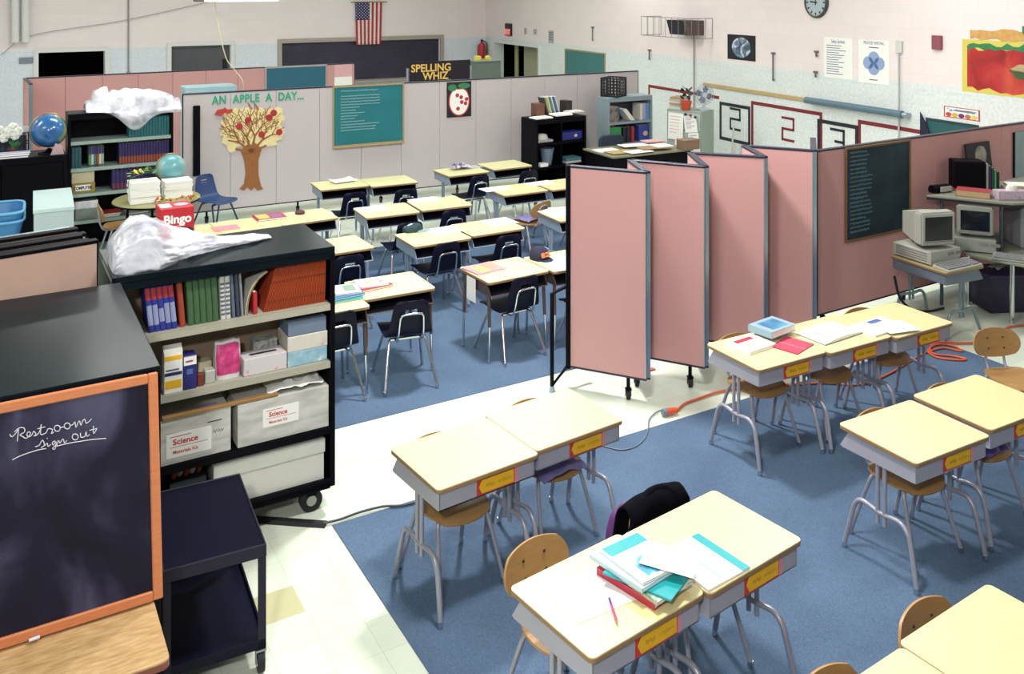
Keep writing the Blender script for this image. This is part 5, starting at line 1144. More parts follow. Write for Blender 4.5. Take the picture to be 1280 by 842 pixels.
strokes = [[(48, 490), (60, 502), (82, 480), (92, 463), (86, 525)], [(72, 478), (95, 458), (120, 458), (122, 478), (100, 492), (112, 500), (130, 510), (146, 496), (152, 482), (140, 478), (134, 494), (146, 502), (160, 492), (168, 474), (180, 490), (168, 498), (186, 492), (200, 470), (206, 440), (202, 486), (214, 490), (232, 480), (240, 462), (262, 466), (256, 486), (270, 478)],
 [(186, 463), (226, 452)], loop(286, 460, 15, 15), [(300, 456), (320, 452)], loop(336, 448, 15, 15), [(350, 446), (366, 440), (374, 428), (380, 456), (390, 430), (398, 424), (404, 446), (414, 420), (424, 416), (430, 434), (442, 428), (458, 412)],
 [(176, 552), (196, 544), (212, 518), (222, 544), (204, 556)], [(222, 548), (236, 534), (240, 550), (254, 540)], [(234, 512), (238, 509)], [(276, 522), (262, 530), (266, 544), (280, 526), (276, 562), (262, 560), (284, 540)], [(284, 546), (292, 520), (300, 534), (314, 512), (322, 532), (334, 520)], loop(376, 503, 15, 15), [(402, 484), (404, 504), (424, 500), (430, 476), (434, 500), (448, 490)], [(466, 448), (468, 486), (484, 462)], [(448, 470), (486, 460)],
 [(62, 617), (100, 598), (150, 580), (190, 568), (232, 560)], [(276, 551), (340, 535), (400, 525), (460, 516), (530, 510)]]
mb = MB()
for s in strokes: mb.tube([bl(*p) for p in s], .0017, 5, smooth=3 if len(s) > 2 else 0)
mb.build('chalk_writing', CHALK, r, 0)
mb = MB(); rnd = random.Random(5)
c0_ = pplane(36, 792, r.matrix_world @ Vector((0, -.002, 0)), nn); q = Mi @ c0_
tag(MB().cyl((0, 0, .006), (.035, .003, .006), .006, seg=10).build('chalk_stick', CHALK, loc=r.matrix_world @ Vector((q.x, -.014, -.0)), rz=UA), 'stub of white chalk on the table at the foot of the blackboard', 'chalk')
# AV cart
cz_ = 0.58; CFR = pz(332, 680, cz_); CBR = pz(300, 592, cz_); cl_ = (CBR - CFR).length; cw_ = 0.44
r = thing('media_cart', 'low blue-black metal cart with two shelves beside the blackboard', 'cart', P2(CFR), math.radians(26.5))
CTM = mat('blue_black_enamel', '0A0D20', .4, var=.2, scale=4, spec=.12); CT2 = mat('cart_edge_enamel', '262433', .45, spec=.15)
MB().box((-cw_, 0, cz_ - .008), (0, cl_, cz_ - .002)).build('top_shelf', CTM, r, 0)
MB().box((-cw_ - .004, -.004, cz_ - .055), (.004, .006, cz_ + .004), .003).box((-cw_ - .004, cl_ - .006, cz_ - .055), (.004, cl_ + .004, cz_ + .004), .003).box((-.006, .006, cz_ - .055), (.004, cl_ - .006, cz_ + .004), .003).box((-cw_ - .004, .006, cz_ - .055), (-cw_ + .006, cl_ - .006, cz_ + .004), .003).build('top_rim', CT2, r, 0)
for x in (-cw_ + .016, -.016):
    for y in (.016, cl_ - .016): MB().box((x - .018, y - .018, .112), (x + .018, y - .012, cz_ - .055)).box((x - .018 if x < -.1 else x + .012, y - .018, .112), (x - .012 if x < -.1 else x + .018, y + .018, cz_ - .055)).build('leg', CT2, r, 0)
MB().box((-cw_, 0, .132), (0, cl_, .138)).box((-cw_ - .002, -.002, .11), (.002, .006, .155), .002).box((-cw_ - .002, cl_ - .006, .11), (.002, cl_ + .002, .155), .002).box((-.006, .006, .11), (.002, cl_ - .006, .155)).box((-cw_ - .002, .006, .11), (-cw_ + .006, cl_ - .006, .155)).build('lower_shelf', CTM, r, 0)
for x in (-cw_ + .02, -.02):
    for y in (.02, cl_ - .02): caster(r, (x, y), .115, .046, fork=mat('zinc', '8C9498', .35, .7))
# cord cover and cables
p0, p1 = pz(310, 649, 0), pz(408, 656, 0); d = (p1 - p0)
tag(MB().prism([(-.035, 0), (.035, 0), (.018, .016), (-.018, .016)], 'x', 0, d.length, M=Matrix.Rotation(math.atan2(d.y, d.x), 4, 'Z')).build('cord_cover', RUBBER, smooth=0, loc=P2(p0)), 'flat black cord cover running on the tiles to the carpet corner', 'cord cover')
pts = [pz(x, y, .012) for x, y in ((404, 655), (425, 650), (450, 641), (478, 634), (498, 633), (514, 630), (540, 622))]
tag(MB().tube([q + Vector((0, 0, RT)) for q in pts], .007, 7, smooth=4).build('power_cable', mat('dark_grey_cable', '3A4048', .5), smooth=60), 'grey power cable from the cord cover towards the nearest desk', 'cable')
# ------------------------------------------------------------------ stacked partitions beside the cabinet
S0 = pz(130, 297, PZ1); S1 = pz(0, 318, PZ1); SD = Vector((S0.x - S1.x, S0.y - S1.y, 0)).normalized(); SN = Vector((-SD.y, SD.x, 0))
O_ = Vector((S0.x, S0.y, 0)) - SD * .035
SW = 0.62
folds = [(0.0, BEIGEF), (0.075, GREYF), (0.16, BEIGEF), (0.24, GREYF), (0.33, BEIGEF), (0.41, GREYF)]
r = thing('folded_partition', 'beige partition folded up into a stack of black-capped panels beside the cabinet', 'partition', O_); r['kind'] = 'thing'
for i, (o, m) in enumerate(folds):
    A = O_ - SD * SW + SN * o; B = O_ + SN * o
    lastp = i == len(folds) - 1
    wall_panel(r, A - SD * (.03 * (i % 2)), B - SD * (.02 * (i % 3)), PZ0, PZ1 - .012 * (i % 2), m, cap=ALU if lastp else BLACKM, edgem=ALU if lastp else BLACKM, t=.05)
for t in (.12, .5):
    for o in (0.0, .41): caster(r, tuple((-SD * t + SN * o)[:2]), PZ0 + .004, .035)

# ------------------------------------------------------------------ dark bookcase at the back with draped plastic
LW, LHt = 1.16, 1.665
LO = pz(85, 323, 0); LB = Frame(LO, UA); LSH = [1.34, 1.027, .731, .416, .06]
bookcase('bookcase', 'dark bookcase at the back behind the round table, plastic draped over its top', LW, .36, LHt, 0.0, LSH, LO, UA, lip=SHELFB, top=BLACKM, wheels=False, twosided=False)
def lrow(n, px0, px1, z, h, m, name, label, group, band=None, w=.2):
    a, b = LB.loc(px0, 200, .05)[0], LB.loc(px1, 200, .05)[0]; a = max(a, .035); b = min(b, LW - .035); t = (b - a) / n; p = None
    for i in range(n):
        loc = LB.world(a + i * t, .05, z + .0015)
        if p is None: p = book(name, label, w, t * .93, h, m, loc, UA, 0, band, group=group)
        else: dup(p, loc, UA, label)
lrow(14, 161, 217, LSH[0], .235, TEALC, 'textbook', 'teal textbook in the top row of the dark bookcase at the back', 'teal textbooks in the dark bookcase')
lrow(3, 89.5, 102, LSH[1], .235, mat('dull_teal_cover', '24505A', .6), 'textbook', 'dull teal book at the end of the second row in the dark bookcase', 'dull teal books in the dark bookcase')
cols = ('4C8A6A', 'C8C49A', '3A6A8A', '8A4A30', 'C8C8A0', '8FA89A')
a, b = LB.loc(111, 200, .05)[0], LB.loc(130, 200, .05)[0]; t = (b - a) / 6
for i, cc in enumerate(cols): book('storybook', 'thin purple-topped storybook with %s spine in the dark bookcase' % ('green', 'cream', 'blue', 'brown', 'ivory', 'grey-green')[i], .2, t * .92, .235, mat('story_' + cc, cc, .6), LB.world(a + i * t, .05, LSH[1] + .0015), UA, 0, [(.62, 1.0, PURPC), (.02, .1, PURPC)])
lrow(18, 149, 217.5, LSH[1], .24, PURPC, 'textbook', 'dark purple textbook with an orange foot in the dark bookcase', 'purple and orange textbooks in the dark bookcase', [(.03, .36, mat('dull_orange_band', '8E4428', .6))])
lrow(12, 140, 200, LSH[2], .235, PURPC, 'textbook', 'dark purple textbook with a reddish foot on the third row of the dark bookcase', 'purple and red textbooks in the dark bookcase', [(.03, .3, mat('dull_red_band', '6E2E3C', .6))])
def lbox(name, label, x0p, x1p, z, hgt, m, y0=.03, dep=.2, cat='box'):
    a, b = LB.loc(x0p, 240, y0)[0], LB.loc(x1p, 240, y0)[0]; a = max(a, .034); r = thing(name, label, cat, LB.world((a + b) / 2, y0, z + .0015), UA); w = b - a
    MB().box((-w / 2, 0, 0), (w / 2, dep, hgt), .004).build('box', m, r, 0); return r, w
r, w_ = lbox('carton', 'yellow-banded carton in the dark bookcase under a cream box', 90, 119, LSH[2], .115, mat('dull_yellow_carton', '8E7E36', .7)); MB().box((-w_ * .36, -.002, .03), (w_ * .3, 0, .095)).build('label', WHITE, r, 0); text('COMPUTER', .05, mat('navy_print', '242A5C', .6), r, face(-.01, -.003, .06) @ Matrix.Diagonal((.75, 1, 1, 1)), bold=.002)
lbox('box', 'cream box on the yellow-banded carton', 89.5, 118, LSH[2] + .117, .14, mat('cream_box', 'B8B092', .7))
r, w_ = lbox('bin', 'grey bin lined with a clear bag on the lowest row of the dark bookcase', 94, 122, LSH[3], .22, mat('grey_green_bin', '76807A', .6), cat='bin')
MB().grid(lambda a, b: ((a - .5) * w_ * 1.04, -.003 - .004 * abs(noise.noise(Vector((a * 9, b * 3, 2)))), .22 - .09 * b + .008 * noise.noise(Vector((a * 12, 1, 3)))), 20, 6, .001).build('liner', PLAS, r, 180)
for i, (x0, x1, dz, m) in enumerate(((126, 150, 0, CARD), (128, 152, .021, mat('brick_red_cover', '9E2E2A', .6)), (158, 186, 0, CARDD))): 
    a, b = LB.loc(x0, 275, .05)[0], LB.loc(x1, 275, .05)[0]; flat_book('magazine', ('pale magazine lying on the lowest shelf behind the wooden chair', 'red-edged magazine on top of the pale one, lowest shelf', 'greyish magazine lying alone on the lowest shelf')[i], b - a, .22, .02, m, LB.world((a + b) / 2, .16, LSH[3] + .0015 + dz), UA, 'magazine')
# plastic draped over
r = thing('plastic_sheet', 'clear plastic wrapping heaped on the dark bookcase at the back, hanging over its front', 'plastic sheet', LB.world(0, 0, LHt + .004), UA)
xa, xb = LB.loc(106, 145, .12)[0], LB.loc(224, 130, .12)[0]
def drape(a, b):
    x = xa + (xb - xa) * a; f = b
    top = .10 + .16 * math.sin(PI * min(1, a * 1.05)) ** .5 * (1 if a > .25 else .75) + (.10 if .08 < a < .25 else 0)
    if f < .68: s = f / .68; y = .34 - .36 * s; z = top * math.sin(PI * s) ** .6 * .9 + .01
    else:
        s = (f - .68) / .32; y = -.03 - .03 * math.sin(PI * s); z = .01 - s * (.21 * math.exp(-((a - .50) / .17) ** 2) + .07 * a)
    k = noise.noise(Vector((x * 6, b * 4, 0))) * .5 + noise.noise(Vector((x * 15, b * 9, 3))) * .3
    return (x, y + .03 * k * (f > .1), z + (.05 * k if f < .66 else 0) if f > .02 else max(.0, z))
def drape2(a, b):
    p = drape(a, b); return (p[0], p[1], max(p[2], .006) if p[1] > -.015 else p[2])
MB().grid(drape2, 60, 44, .001).build('film', PLAS, r, 180)
# second dark low bookcase with clutter
KO = pz(83, 193, 1.225); KO.z = 0; KW = 1.3; KH = 1.225
KO2 = KO - U * KW; KB = Frame(KO2, UA)
bookcase('low_bookcase', 'black low bookcase by the photo edge carrying a globe and flowers', KW, .5, KH, 0.0, [.06], KO2, UA, lip=BLACKM, top=BLACKM, wheels=False, twosided=False)
for k in (0, 1): MB().box((.034 + k * (KW / 2 - .03), .006, .09), (KW / 2 - .004 + k * (KW / 2 - .03), .018, KH - .08), .003).build('door', BLACKM, [o for o in bpy.data.objects if o.name.startswith('low_bookcase')][0], 0)  # added black fronts: shade over the open shelves made into closed panels
def kl(px, py, y=.15): return KB.loc(px, py, y)
# globe
EARTH = mat_mix('globe_map', [(.40, '1F5A94'), (.50, '2E6AA4'), (.54, '6E8E5A'), (.62, 'B49A62'), (.72, 'B8BFC4')], 2.2, .18, detail=5, dist=.4, spec=.8)
def globe(label, loc, R, base=BLACKM, tilt=.4, m=EARTH, rz=UA, hgt=None):
    r = thing('globe', label, 'globe', loc, rz); c = Vector((0, 0, (hgt or R * 1.35)))
    MB().sphere(c, R, seg=36).build('ball', m, r, 180)
    ax = Vector((math.sin(tilt), 0, math.cos(tilt))); arc = []
    for i in range(15): t = PI * i / 14; arc.append(c + (ax * math.cos(t) + Vector((ax.z, 0, -ax.x)) * -math.sin(t)) * R * 1.06)
    MB().tube(arc, R * .035, 6).build('meridian_arm', mat('brass', 'A8946A', .35, .8), r, 60)
    MB().lathe([(0, 0), (R * .62, 0), (R * .6, R * .06), (R * .22, R * .14), (R * .08, R * .3), (0, R * .3)], 24).build('base', base, r, 40); return r
a = kl(62, 197, .12); globe('large blue globe on the black low bookcase', KB.world(a[0], .20, KH + .0015), .19, tilt=.45)
# crate with papers, flowers
a0, a1 = kl(-30, 180, .3), kl(36, 180, .3)
r = thing('file_crate', 'dark wire file crate stuffed with white papers behind the globe', 'crate', KB.world((a0[0] + a1[0]) / 2, .295, KH + .0015), UA); w_ = a1[0] - a0[0]
mb = MB()
for z in (.01, .12, .24): mb.tube([(-w_ / 2, 0, z), (w_ / 2, 0, z), (w_ / 2, .19, z), (-w_ / 2, .19, z)], .007, 6, closed=True)
for i in range(12):
    x = -w_ / 2 + w_ * i / 11; mb.cyl((x, 0, .01), (x, 0, .24), .004, seg=5).cyl((x, .19, .01), (x, .19, .24), .004, seg=5)
mb.build('wire_frame', mat('dark_wire', '2A3038', .5), r, 60)
MB().box((-w_ / 2 + .02, .015, .003), (w_ / 2 - .02, .18, .21)).build('files', mat('dark_files', '3A4656', .7), r, 0)
for i in range(7):
    x = -w_ * .4 + w_ * .8 * i / 6; MB().box((x - .05, .03 + .015 * i, .21), (x + .06, .034 + .015 * i, .29 + .02 * (i % 3)), 0, Matrix.Rotation(.04 * (i - 3), 4, 'X')).build('paper', WHITE, r, 0)
a = kl(35, 187, .13)
r = thing('potted_flowers', 'white flowers with green leaves in a dark pot beside the globe', 'flowers', KB.world(a[0] - .15, .165, KH + .0015), UA)
MB().lathe([(0, 0), (.045, 0), (.06, .09), (.05, .09), (0, .08)], 16).build('pot', mat('terracotta_dark', '5A3226', .7), r)
LF = mat('leaf_green', '3C7A46', .6, var=.3); rn = random.Random(8)
for i in range(26):
    t, h_ = rn.uniform(0, 2 * PI), rn.uniform(.08, .26); q = Vector((math.cos(t) * rn.uniform(.02, .10), math.sin(t) * rn.uniform(.01, .05), h_))
    MB().tube([(0, 0, .07), q * .6 + Vector((0, 0, .04)), q], .003, 4).build('stem', LF, r) if i < 6 else None
    s = rn.uniform(.035, .06); M = Matrix.Translation(q) @ Matrix.Rotation(rn.uniform(0, 6), 4, 'Z') @ Matrix.Rotation(rn.uniform(.2, 1.2), 4, 'X')
    MB().prism([(0, 0), (s * .4, s * .5), (s * .3, s), (0, s * 1.4), (-s * .3, s), (-s * .4, s * .5)], 'z', -.0015, .0015, M=M).build('leaf', LF, r, 0) if i < 16 else None
FWm = mat('white_petals', 'DDE0D8', .6)
for i, (dx, dz) in enumerate(((-.18, .24), (-.04, .28), (-.09, .22), (.02, .24), (-.14, .31), (.0, .33), (.05, .28))):
    mb = MB()
    for k in range(7): t = 2 * PI * k / 7; mb.sphere((dx + .03 * math.cos(t), -.02 - .012 * (k % 2), dz + .03 * math.sin(t)), .026, (1, .6, 1), 8)
    mb.sphere((dx, -.035, dz), .022, (1, .6, 1), 8).build('blossom', FWm, r, 60)
for i, (dz, m, lab) in enumerate(((0, mat('purple_white_cover', '5A5496', .5), 'lowest magazine of the pile on the black low bookcase'), (.024, CARD, 'white-edged magazine in the middle of the pile on the black low bookcase'), (.046, mat('lilac_cover', '9A98C2', .5), 'topmost lilac magazine of the pile on the black low bookcase'))):
    a = kl(18, 199, .04); flat_book('magazine', lab, .42, .18, .021, m, KB.world(a[0] + .01 * i, .115, KH + .0015 + dz), UA + .03 * i - .03, 'magazine', art=[(-.3, -.3, -.05, .2, WHITE), (.05, -.35, .3, .1, mat('dark_violet_ink', '2E2A62', .5))] if i == 2 else None) if False else flat_book('magazine', lab, .34, .08, .021, m, KB.world(kl(14, 199, .04)[0] + .01 * i, .048, KH + .0015 + dz), UA, 'magazine')
a = kl(76, 193, .06); tag(MB().prism([(-.07, 0), (.07, 0), (.05, .10), (-.02, .13)], 'y', 0, .012).build('pink_card', mat('pink_grey_card', 'B8A0A2', .7), smooth=0, loc=KB.world(min(a[0], KW - .09), .04, KH + .0015), rz=UA), 'pinkish card standing at the foot of the large globe', 'card')

# low dark table with blue tubs, and a pale cabinet, in front of it
cp = pz(42, 262.5, 1.0); cq = pz(92.5, 257.5, 1.0); cb = pz(36.5, 232.6, 1.0); w_ = (cq - cp).length; dp_ = 0.95
r = thing('file_box', 'pale grey box-like cabinet between the blue tubs and the dark bookcase', 'cabinet', P2(cp), math.atan2(cq.y - cp.y, cq.x - cp.x))
PG = mat('pale_grey_paint', 'A4B4B6', .5, var=.03)
MB().box((0, 0, .0), (w_, dp_, .97), .006).build('body', PG, r, 0); MB().box((-.006, -.008, .962), (w_ + .006, dp_ + .006, 1.0), .004).build('lid', mat('pale_grey_lid', 'AFC2C2', .5, var=.03), r, 0)
rz_ = r.rotation_euler[2]; u_ = Vector((math.cos(rz_), math.sin(rz_), 0)); n_ = Vector((-u_.y, u_.x, 0))
t0 = P2(cp) - u_ * .10
r = thing('low_table', 'dark low table under the blue tubs at the photo edge', 'table', t0, rz_)
MB().box((-.75, -.05, .58), (0, .75, .62), .005).build('tabletop', BLACKM, r, 0)
for x in (-.71, -.04):
    for y in (0, .7): MB().box((x - .02, y - .02, 0), (x + .02, y + .02, .58)).build('leg', BLACKM, r, 0)
TUB = mat('blue_tub', '2F74A8', .35, var=.06); TUB2 = mat('blue_tub_rim', '5FA0C8', .35)
tp = thing('recycling_tub', 'blue plastic tub with a pale rim, lower of the two nested by the photo edge', 'tub', t0 - u_ * .31 + Vector((0, 0, .621)), rz_)
def tubbody(h, s): 
    mb = MB()
    def f(a, b): 
        t = 2 * PI * a; k = .8 + .2 * b; e = .35; c_, s_ = math.cos(t), math.sin(t); return (math.copysign(abs(c_) ** e, c_) * .33 * k, .34 + math.copysign(abs(s_) ** e, s_) * .30 * k, .01 + h * b)
    mb.grid(f, 48, 6, .006); mb.box((-.25, .12, .002), (.25, .56, .012)); return mb, [f(i / 48, 1) for i in range(48)]
mb, rim = tubbody(.26, 1); mb.build('body', TUB, tp, 60); MB().tube(rim, .014, 8, closed=True).build('rim', TUB2, tp, 60)
tp2 = dup(tp, tp.location + Vector((0, 0, .085)), rz_, 'blue plastic tub with a pale rim, upper of the two nested by the photo edge')

# ------------------------------------------------------------------ round table and chairs
RTc = pz(196, 247.5, .74); RTR = .47
r = thing('round_table', 'round olive-topped table with paper stacks before the dark bookcase', 'table', P2(RTc), UA)
MB().lathe([(0, .715), (RTR - .01, .715), (RTR, .72), (RTR, .734), (RTR - .006, .74), (0, .74)], 48).build('tabletop', mat('olive_laminate', '8E8C5E', .4, var=.06), r, 40)
MB().lathe([(RTR * 1.002, .712), (RTR * 1.006, .715), (RTR * 1.006, .730), (RTR * 1.0, .731)], 48).build('edge_band', BLACKM, r, 40)
for k in range(4): t = k * PI / 2; MB().cyl((math.cos(t) * .30, math.sin(t) * .30, .715), (math.cos(t) * .36, math.sin(t) * .36, 0), .014).build('leg', BLACKM, r)
def on_round(px, py): q = pz(px, py, .74); return Vector((q.x, q.y, .7415))
for i, (px, py, n, w, d, lab) in enumerate(((180, 251.5, 10, .31, .24, 'taller stack of white paper pads on the round table'), (221, 244.5, 8, .30, .23, 'lower stack of white paper pads beside the small globe'))):
    b = on_round(px, py)
    for k in range(n): sheet('paper_pad', lab.replace('stack of white paper pads', 'stack') + (', white pad'), w, d, b + Vector((random.uniform(-.008, .008), random.uniform(-.008, .008), k * .0235)), UA + random.uniform(-.05, .05), WHITE, .022, 'paper pad', group=lab)
b = on_round(214, 239); globe('small pale globe behind the paper stacks on the round table', b, .165, m=mat_mix('pale_globe_map', [(.4, '5F9AA0'), (.5, '7EAAA8'), (.56, 'B8A890'), (.7, 'C0C8C0')], 3, .3, spec=.6), hgt=.27)
r = thing('leaf_garland', 'yellow-green leaf garland draped on the taller paper stack', 'garland', on_round(180, 251.5) + Vector((0, 0, .262)), UA); rn = random.Random(3)
MB().tube([(-.17, -.02, -.10), (-.15, 0, .0), (-.05, .03, .03), (.05, .05, .045), (.16, .05, .01)], .004, 5, smooth=4).build('vine', LF, r)
for k in range(34):
    x = rn.uniform(-.16, .16); s = rn.uniform(.025, .042); M = Matrix.Translation((x, .03 + rn.uniform(-.06, .05), .02 + .045 * (1 - (x / .17) ** 2) + rn.uniform(0, .03))) @ Matrix.Rotation(rn.uniform(0, 6), 4, 'Z') @ Matrix.Rotation(rn.uniform(-.7, .7), 4, 'X')
    MB().prism([(0, -s), (s * .6, -.2 * s), (s * .3, s), (-s * .3, s), (-s * .6, -.2 * s)], 'z', -.001, .001, M=M).build('leaf', mat(('leaf_yellow', 'leaf_lime', 'leaf_green')[k % 3], ('C6B83E', '8FA03C', '3C7A46')[k % 3], .6), r, 0)
r = thing('leaf_garland', 'red and yellow leaf garland along the foot of the lower paper stack', 'garland', on_round(222, 252.5) + Vector((0, 0, .022)), UA)
for k in range(26):
    s = rn.uniform(.025, .04); M = Matrix.Translation((-.22 + .44 * k / 25, rn.uniform(-.02, .02), .008 + rn.uniform(0, .02))) @ Matrix.Rotation(rn.uniform(0, 6), 4, 'Z') @ Matrix.Rotation(rn.uniform(-.4, .9), 4, 'X')
    MB().prism([(0, -s), (s * .6, -.2 * s), (s * .3, s), (-s * .3, s), (-s * .6, -.2 * s)], 'z', -.001, .001, M=M).build('leaf', mat(('leaf_red', 'leaf_yellow', 'leaf_orange')[k % 3], ('A83A2C', 'C6B83E', 'C07A34')[k % 3], .6), r, 0)
q = pz(140, 246, .65); q.z = 0
o = dup(pc, LO + U * .52 - V * .31, math.radians(120), 'plywood chair pushed under the round table'); del o['group']
BLC = mat('blue_plastic', '26406E', .45, var=.1)
bc = shell_chair('blue plastic chair turned sideways by the grey partition and round table', BLC, mat('dark_blue_metal', '1E2C4A', .4))
q = pz(270, 248, .42); bc.location = Vector((q.x, q.y, 0)); bc.rotation_euler[2] = math.radians(58)

# red game box and things on the row behind the near bookcase
q = dloc('RBL', -0.05, .02); zt = DESK['RBL'][0].z + DH + .004
g = pz(222, 300, DH); 
r = thing('game_box', 'red cardboard game box lettered Bingo on the desk behind the plastic bundle', 'box', Vector((g.x, g.y, zt)), UA); bw_, bd_, bh_ = .31, .30, .30
RB = mat('game_red', 'B8242E', .5); MB().box((-bw_ / 2, 0, 0), (bw_ / 2, bd_, bh_), .003).build('carton', RB, r, 0)
text('Bingo', .115, WHITE, r, face(.0, -.001, bh_ * .64), bold=.004, name='white_lettering'); MB().box((-bw_ * .2, -.0015, bh_ * .42), (bw_ * .22, -.0008, bh_ * .435)).build('small_print', WHITE, r, 0)
MB().box((-bw_ * .45, bd_ * .25, bh_), (-bw_ * .12, bd_ * .8, bh_ + .001)).build('top_label', WHITE, r, 0); MB().prism(blob(bw_ * .2, bd_ * .55, bw_ * .22, bd_ * .2), 'z', bh_, bh_ + .001).build('top_oval', mat('pale_blue_oval', 'A8B4C8', .5), r, 0)
MB().prism(blob(bw_ * .2, bh_ * .2, bw_ * .3, bh_ * .17), 'y', -.0018, -.0005).build('dark_picture', mat('dark_picture_ink', '2A2230', .6), r, 0)
MB().box((-bw_ / 2 - .001, .06, bh_ * .1), (-bw_ / 2 + .001, bd_ * .9, bh_ * .6)).build('side_picture', mat('side_picture_ink', '7A8CA0', .6), r, 0)
def on_desk(px, py, key): p = pz(px, py, DH + DESK[key][0].z); return Vector((p.x, p.y, DESK[key][0].z + DH + .001))
PKP = mat('pink_paper', 'D08890', .7)
sheet('pink_sheet', 'pink sheet of paper beside the red game box', .26, .2, on_desk(282, 285, 'RBM'), UA, PKP)
flat_book('magazine', 'colourful red and yellow magazine on the desk row behind the near bookcase', .30, .24, .02, mat('magazine_red', 'A8324A', .5), on_desk(337, 272, 'RBM'), UA, 'magazine', art=[(-.45, -.4, -.05, .4, mat('magazine_yellow', 'D0B860', .5)), (0, -.35, .4, .3, mat('magazine_violet', '8A5A8E', .5))])
tag(MB().lathe([(0, 0), (.05, 0), (.055, .02), (.03, .035), (0, .037)], 14).build('eraser', mat('dark_maroon', '4A2A30', .7), loc=on_desk(375, 267, 'RBR')), 'small dark lump on the end desk behind the near bookcase', 'eraser')
# ------------------------------------------------------------------ objects on the farther desks
def fsheet(label, px, py, key, w=.28, d=.21, dr=0, **k): return sheet('paper', label, w, d, on_desk(px, py, key), DESK[key][1] - PI + dr, **k)
fsheet('white sheets curling up on the desk under the apple tree', 428, 227, 'R1L', .30, .2, .2, t=.012, curl=.02)
fsheet('white sheet at the outer corner of the second-row desk', 465, 261, 'R2L', .34, .24, .05); fsheet('white sheet at the seam of the second-row desks', 530, 250, 'R2R', .34, .22, .05)
fsheet('white sheet beside the dark teal pencil pouch', 555, 288, 'R3L', .33, .26, .05); fsheet('white sheet at the far corner of the desk joined to the pencil-pouch desk', 624, 277.5, 'R3R', .32, .27, .05)
fsheet('white sheet on the desk behind the turned plywood chair', 619, 236, 'R2BL', .36, .22, .05); fsheet('white sheet where the two desks behind the turned chair meet', 675, 229, 'R2BR', .36, .2, .05)
for i, (px, py, dr) in enumerate(((690, 264, .4), (702, 262, -.3), (700, 268, .1))): fsheet('loose sheet among papers covering the desk by the partition post', px, py, 'R3B', .26, .2, dr, t=.0012 * (i + 1) * 1.5, group='papers on the desk by the partition post')
r = crumple('paper_heap', 'purple and white crumpled heap on a back-row desk', on_desk(575, 211, 'R1BL'), UA, .26, .18, .07, 5, mat_mix('purple_white_print', [(.4, '4A3A62'), (.55, 'B8AEC0'), (.7, 'D8D4D8')], 14, .7), cat='paper')
fsheet('greyish sheet beside the purple heap on a back-row desk', 588, 209, 'R1BL', .3, .2, .1, m=CARDD)
r = thing('pencil_pouch', 'dark teal lumpy pencil pouch on a pale desk', 'pouch', on_desk(516, 289, 'R3L'), UA)
def lump(w, d, h, sd):
    def f(a, b):
        t = 2 * PI * a; ph = PI / 2 * b; c_ = math.cos(ph); k = 1 + .22 * noise.noise(Vector((math.cos(t) * 2 + sd, math.sin(t) * 2, b * 2))); return (math.cos(t) * w / 2 * c_ ** .6 * k, math.sin(t) * d / 2 * c_ ** .6 * k, h * math.sin(ph) ** .8 * k)
    return f
MB().grid(lump(.2, .13, .075, 1), 24, 10).build('pouch_body', mat('dark_teal_cloth', '1C3A40', .7), r, 180); MB().tube([(-.09, 0, .05), (0, -.01, .078), (.09, 0, .05)], .004, 5, smooth=3).build('zipper', ALU, r)
MB().box((.02, -.08, .0), (.16, -.02, .012)).build('tag', mat('pale_blue_tag', '8CA6B4', .6), r, 0)
# books on the four-legged desks
flat_book('workbook', 'teal workbook at the bottom of the pile beside the near bookcase', .30, .23, .015, TEAL, on_desk(425, 372.5, 'R4A'), DESK['R4A'][1] - PI, 'book')
flat_book('workbook', 'blue and white workbook second in the pile beside the near bookcase', .29, .22, .016, mat('blue_cover', '3C70A0', .5), on_desk(428, 371, 'R4A') + Vector((0, 0, .0165)), DESK['R4A'][1] - PI + .1, 'book')
flat_book('workbook', 'red-striped workbook on top of the pile beside the near bookcase', .27, .22, .014, WHITE, on_desk(427, 369, 'R4A') + Vector((0, 0, .034)), DESK['R4A'][1] - PI - .1, 'book', art=[(-.5, -.5, -.25, .5, mat('bright_red_cover', 'B02A30', .5)), (.05, -.3, .4, .4, mat('grey_green_print', '7C9484', .6))])
flat_book('workbook', 'crimson workbook under the printed papers on the desk by the lone navy chair', .31, .24, .018, mat('crimson_cover', 'A23048', .5), on_desk(462, 357.5, 'R4'), DESK['R4'][1] - PI + .12, 'book')
flat_book('workbook', 'white printed workbook on the crimson one on the desk by the lone navy chair', .24, .2, .014, WHITE, on_desk(464, 357, 'R4') + Vector((0, 0, .0195)), DESK['R4'][1] - PI - .05, 'book', art=[(-.3, -.25, .35, .3, mat_mix('printed_tan', [(.4, 'A89878'), (.55, 'CFC8BC'), (.7, 'B07860')], 20, .6))])
flat_book('magazine', 'pink and yellow magazine on the desk with the hanging paper', .30, .24, .01, PKP, on_desk(605, 336, 'R4B'), DESK['R4B'][1] - PI + .1, 'magazine', art=[(-.3, -.4, .0, .3, mat('magazine_yellow', 'D0B860', .5)), (.1, -.2, .4, .35, mat('orange_print', 'D08A6A', .5))])
r = thing('cap', 'navy cap with an orange emblem on the desk with the pink magazine', 'cap', on_desk(674, 323, 'R4B'), UA + .2)
MB().lathe([(.088, 0), (.09, .03), (.08, .075), (.05, .1), (0, .108)], 24).build('crown', mat('navy_cloth', '1A1C34', .8), r, 60)
MB().prism([(-.085, -.02), (-.08, -.07), (-.05, -.135), (0, -.155), (.05, -.135), (.08, -.07), (.085, -.02)], 'z', .0, .008).build('brim', mat('navy_cloth', '1A1C34', .8), r, 0)
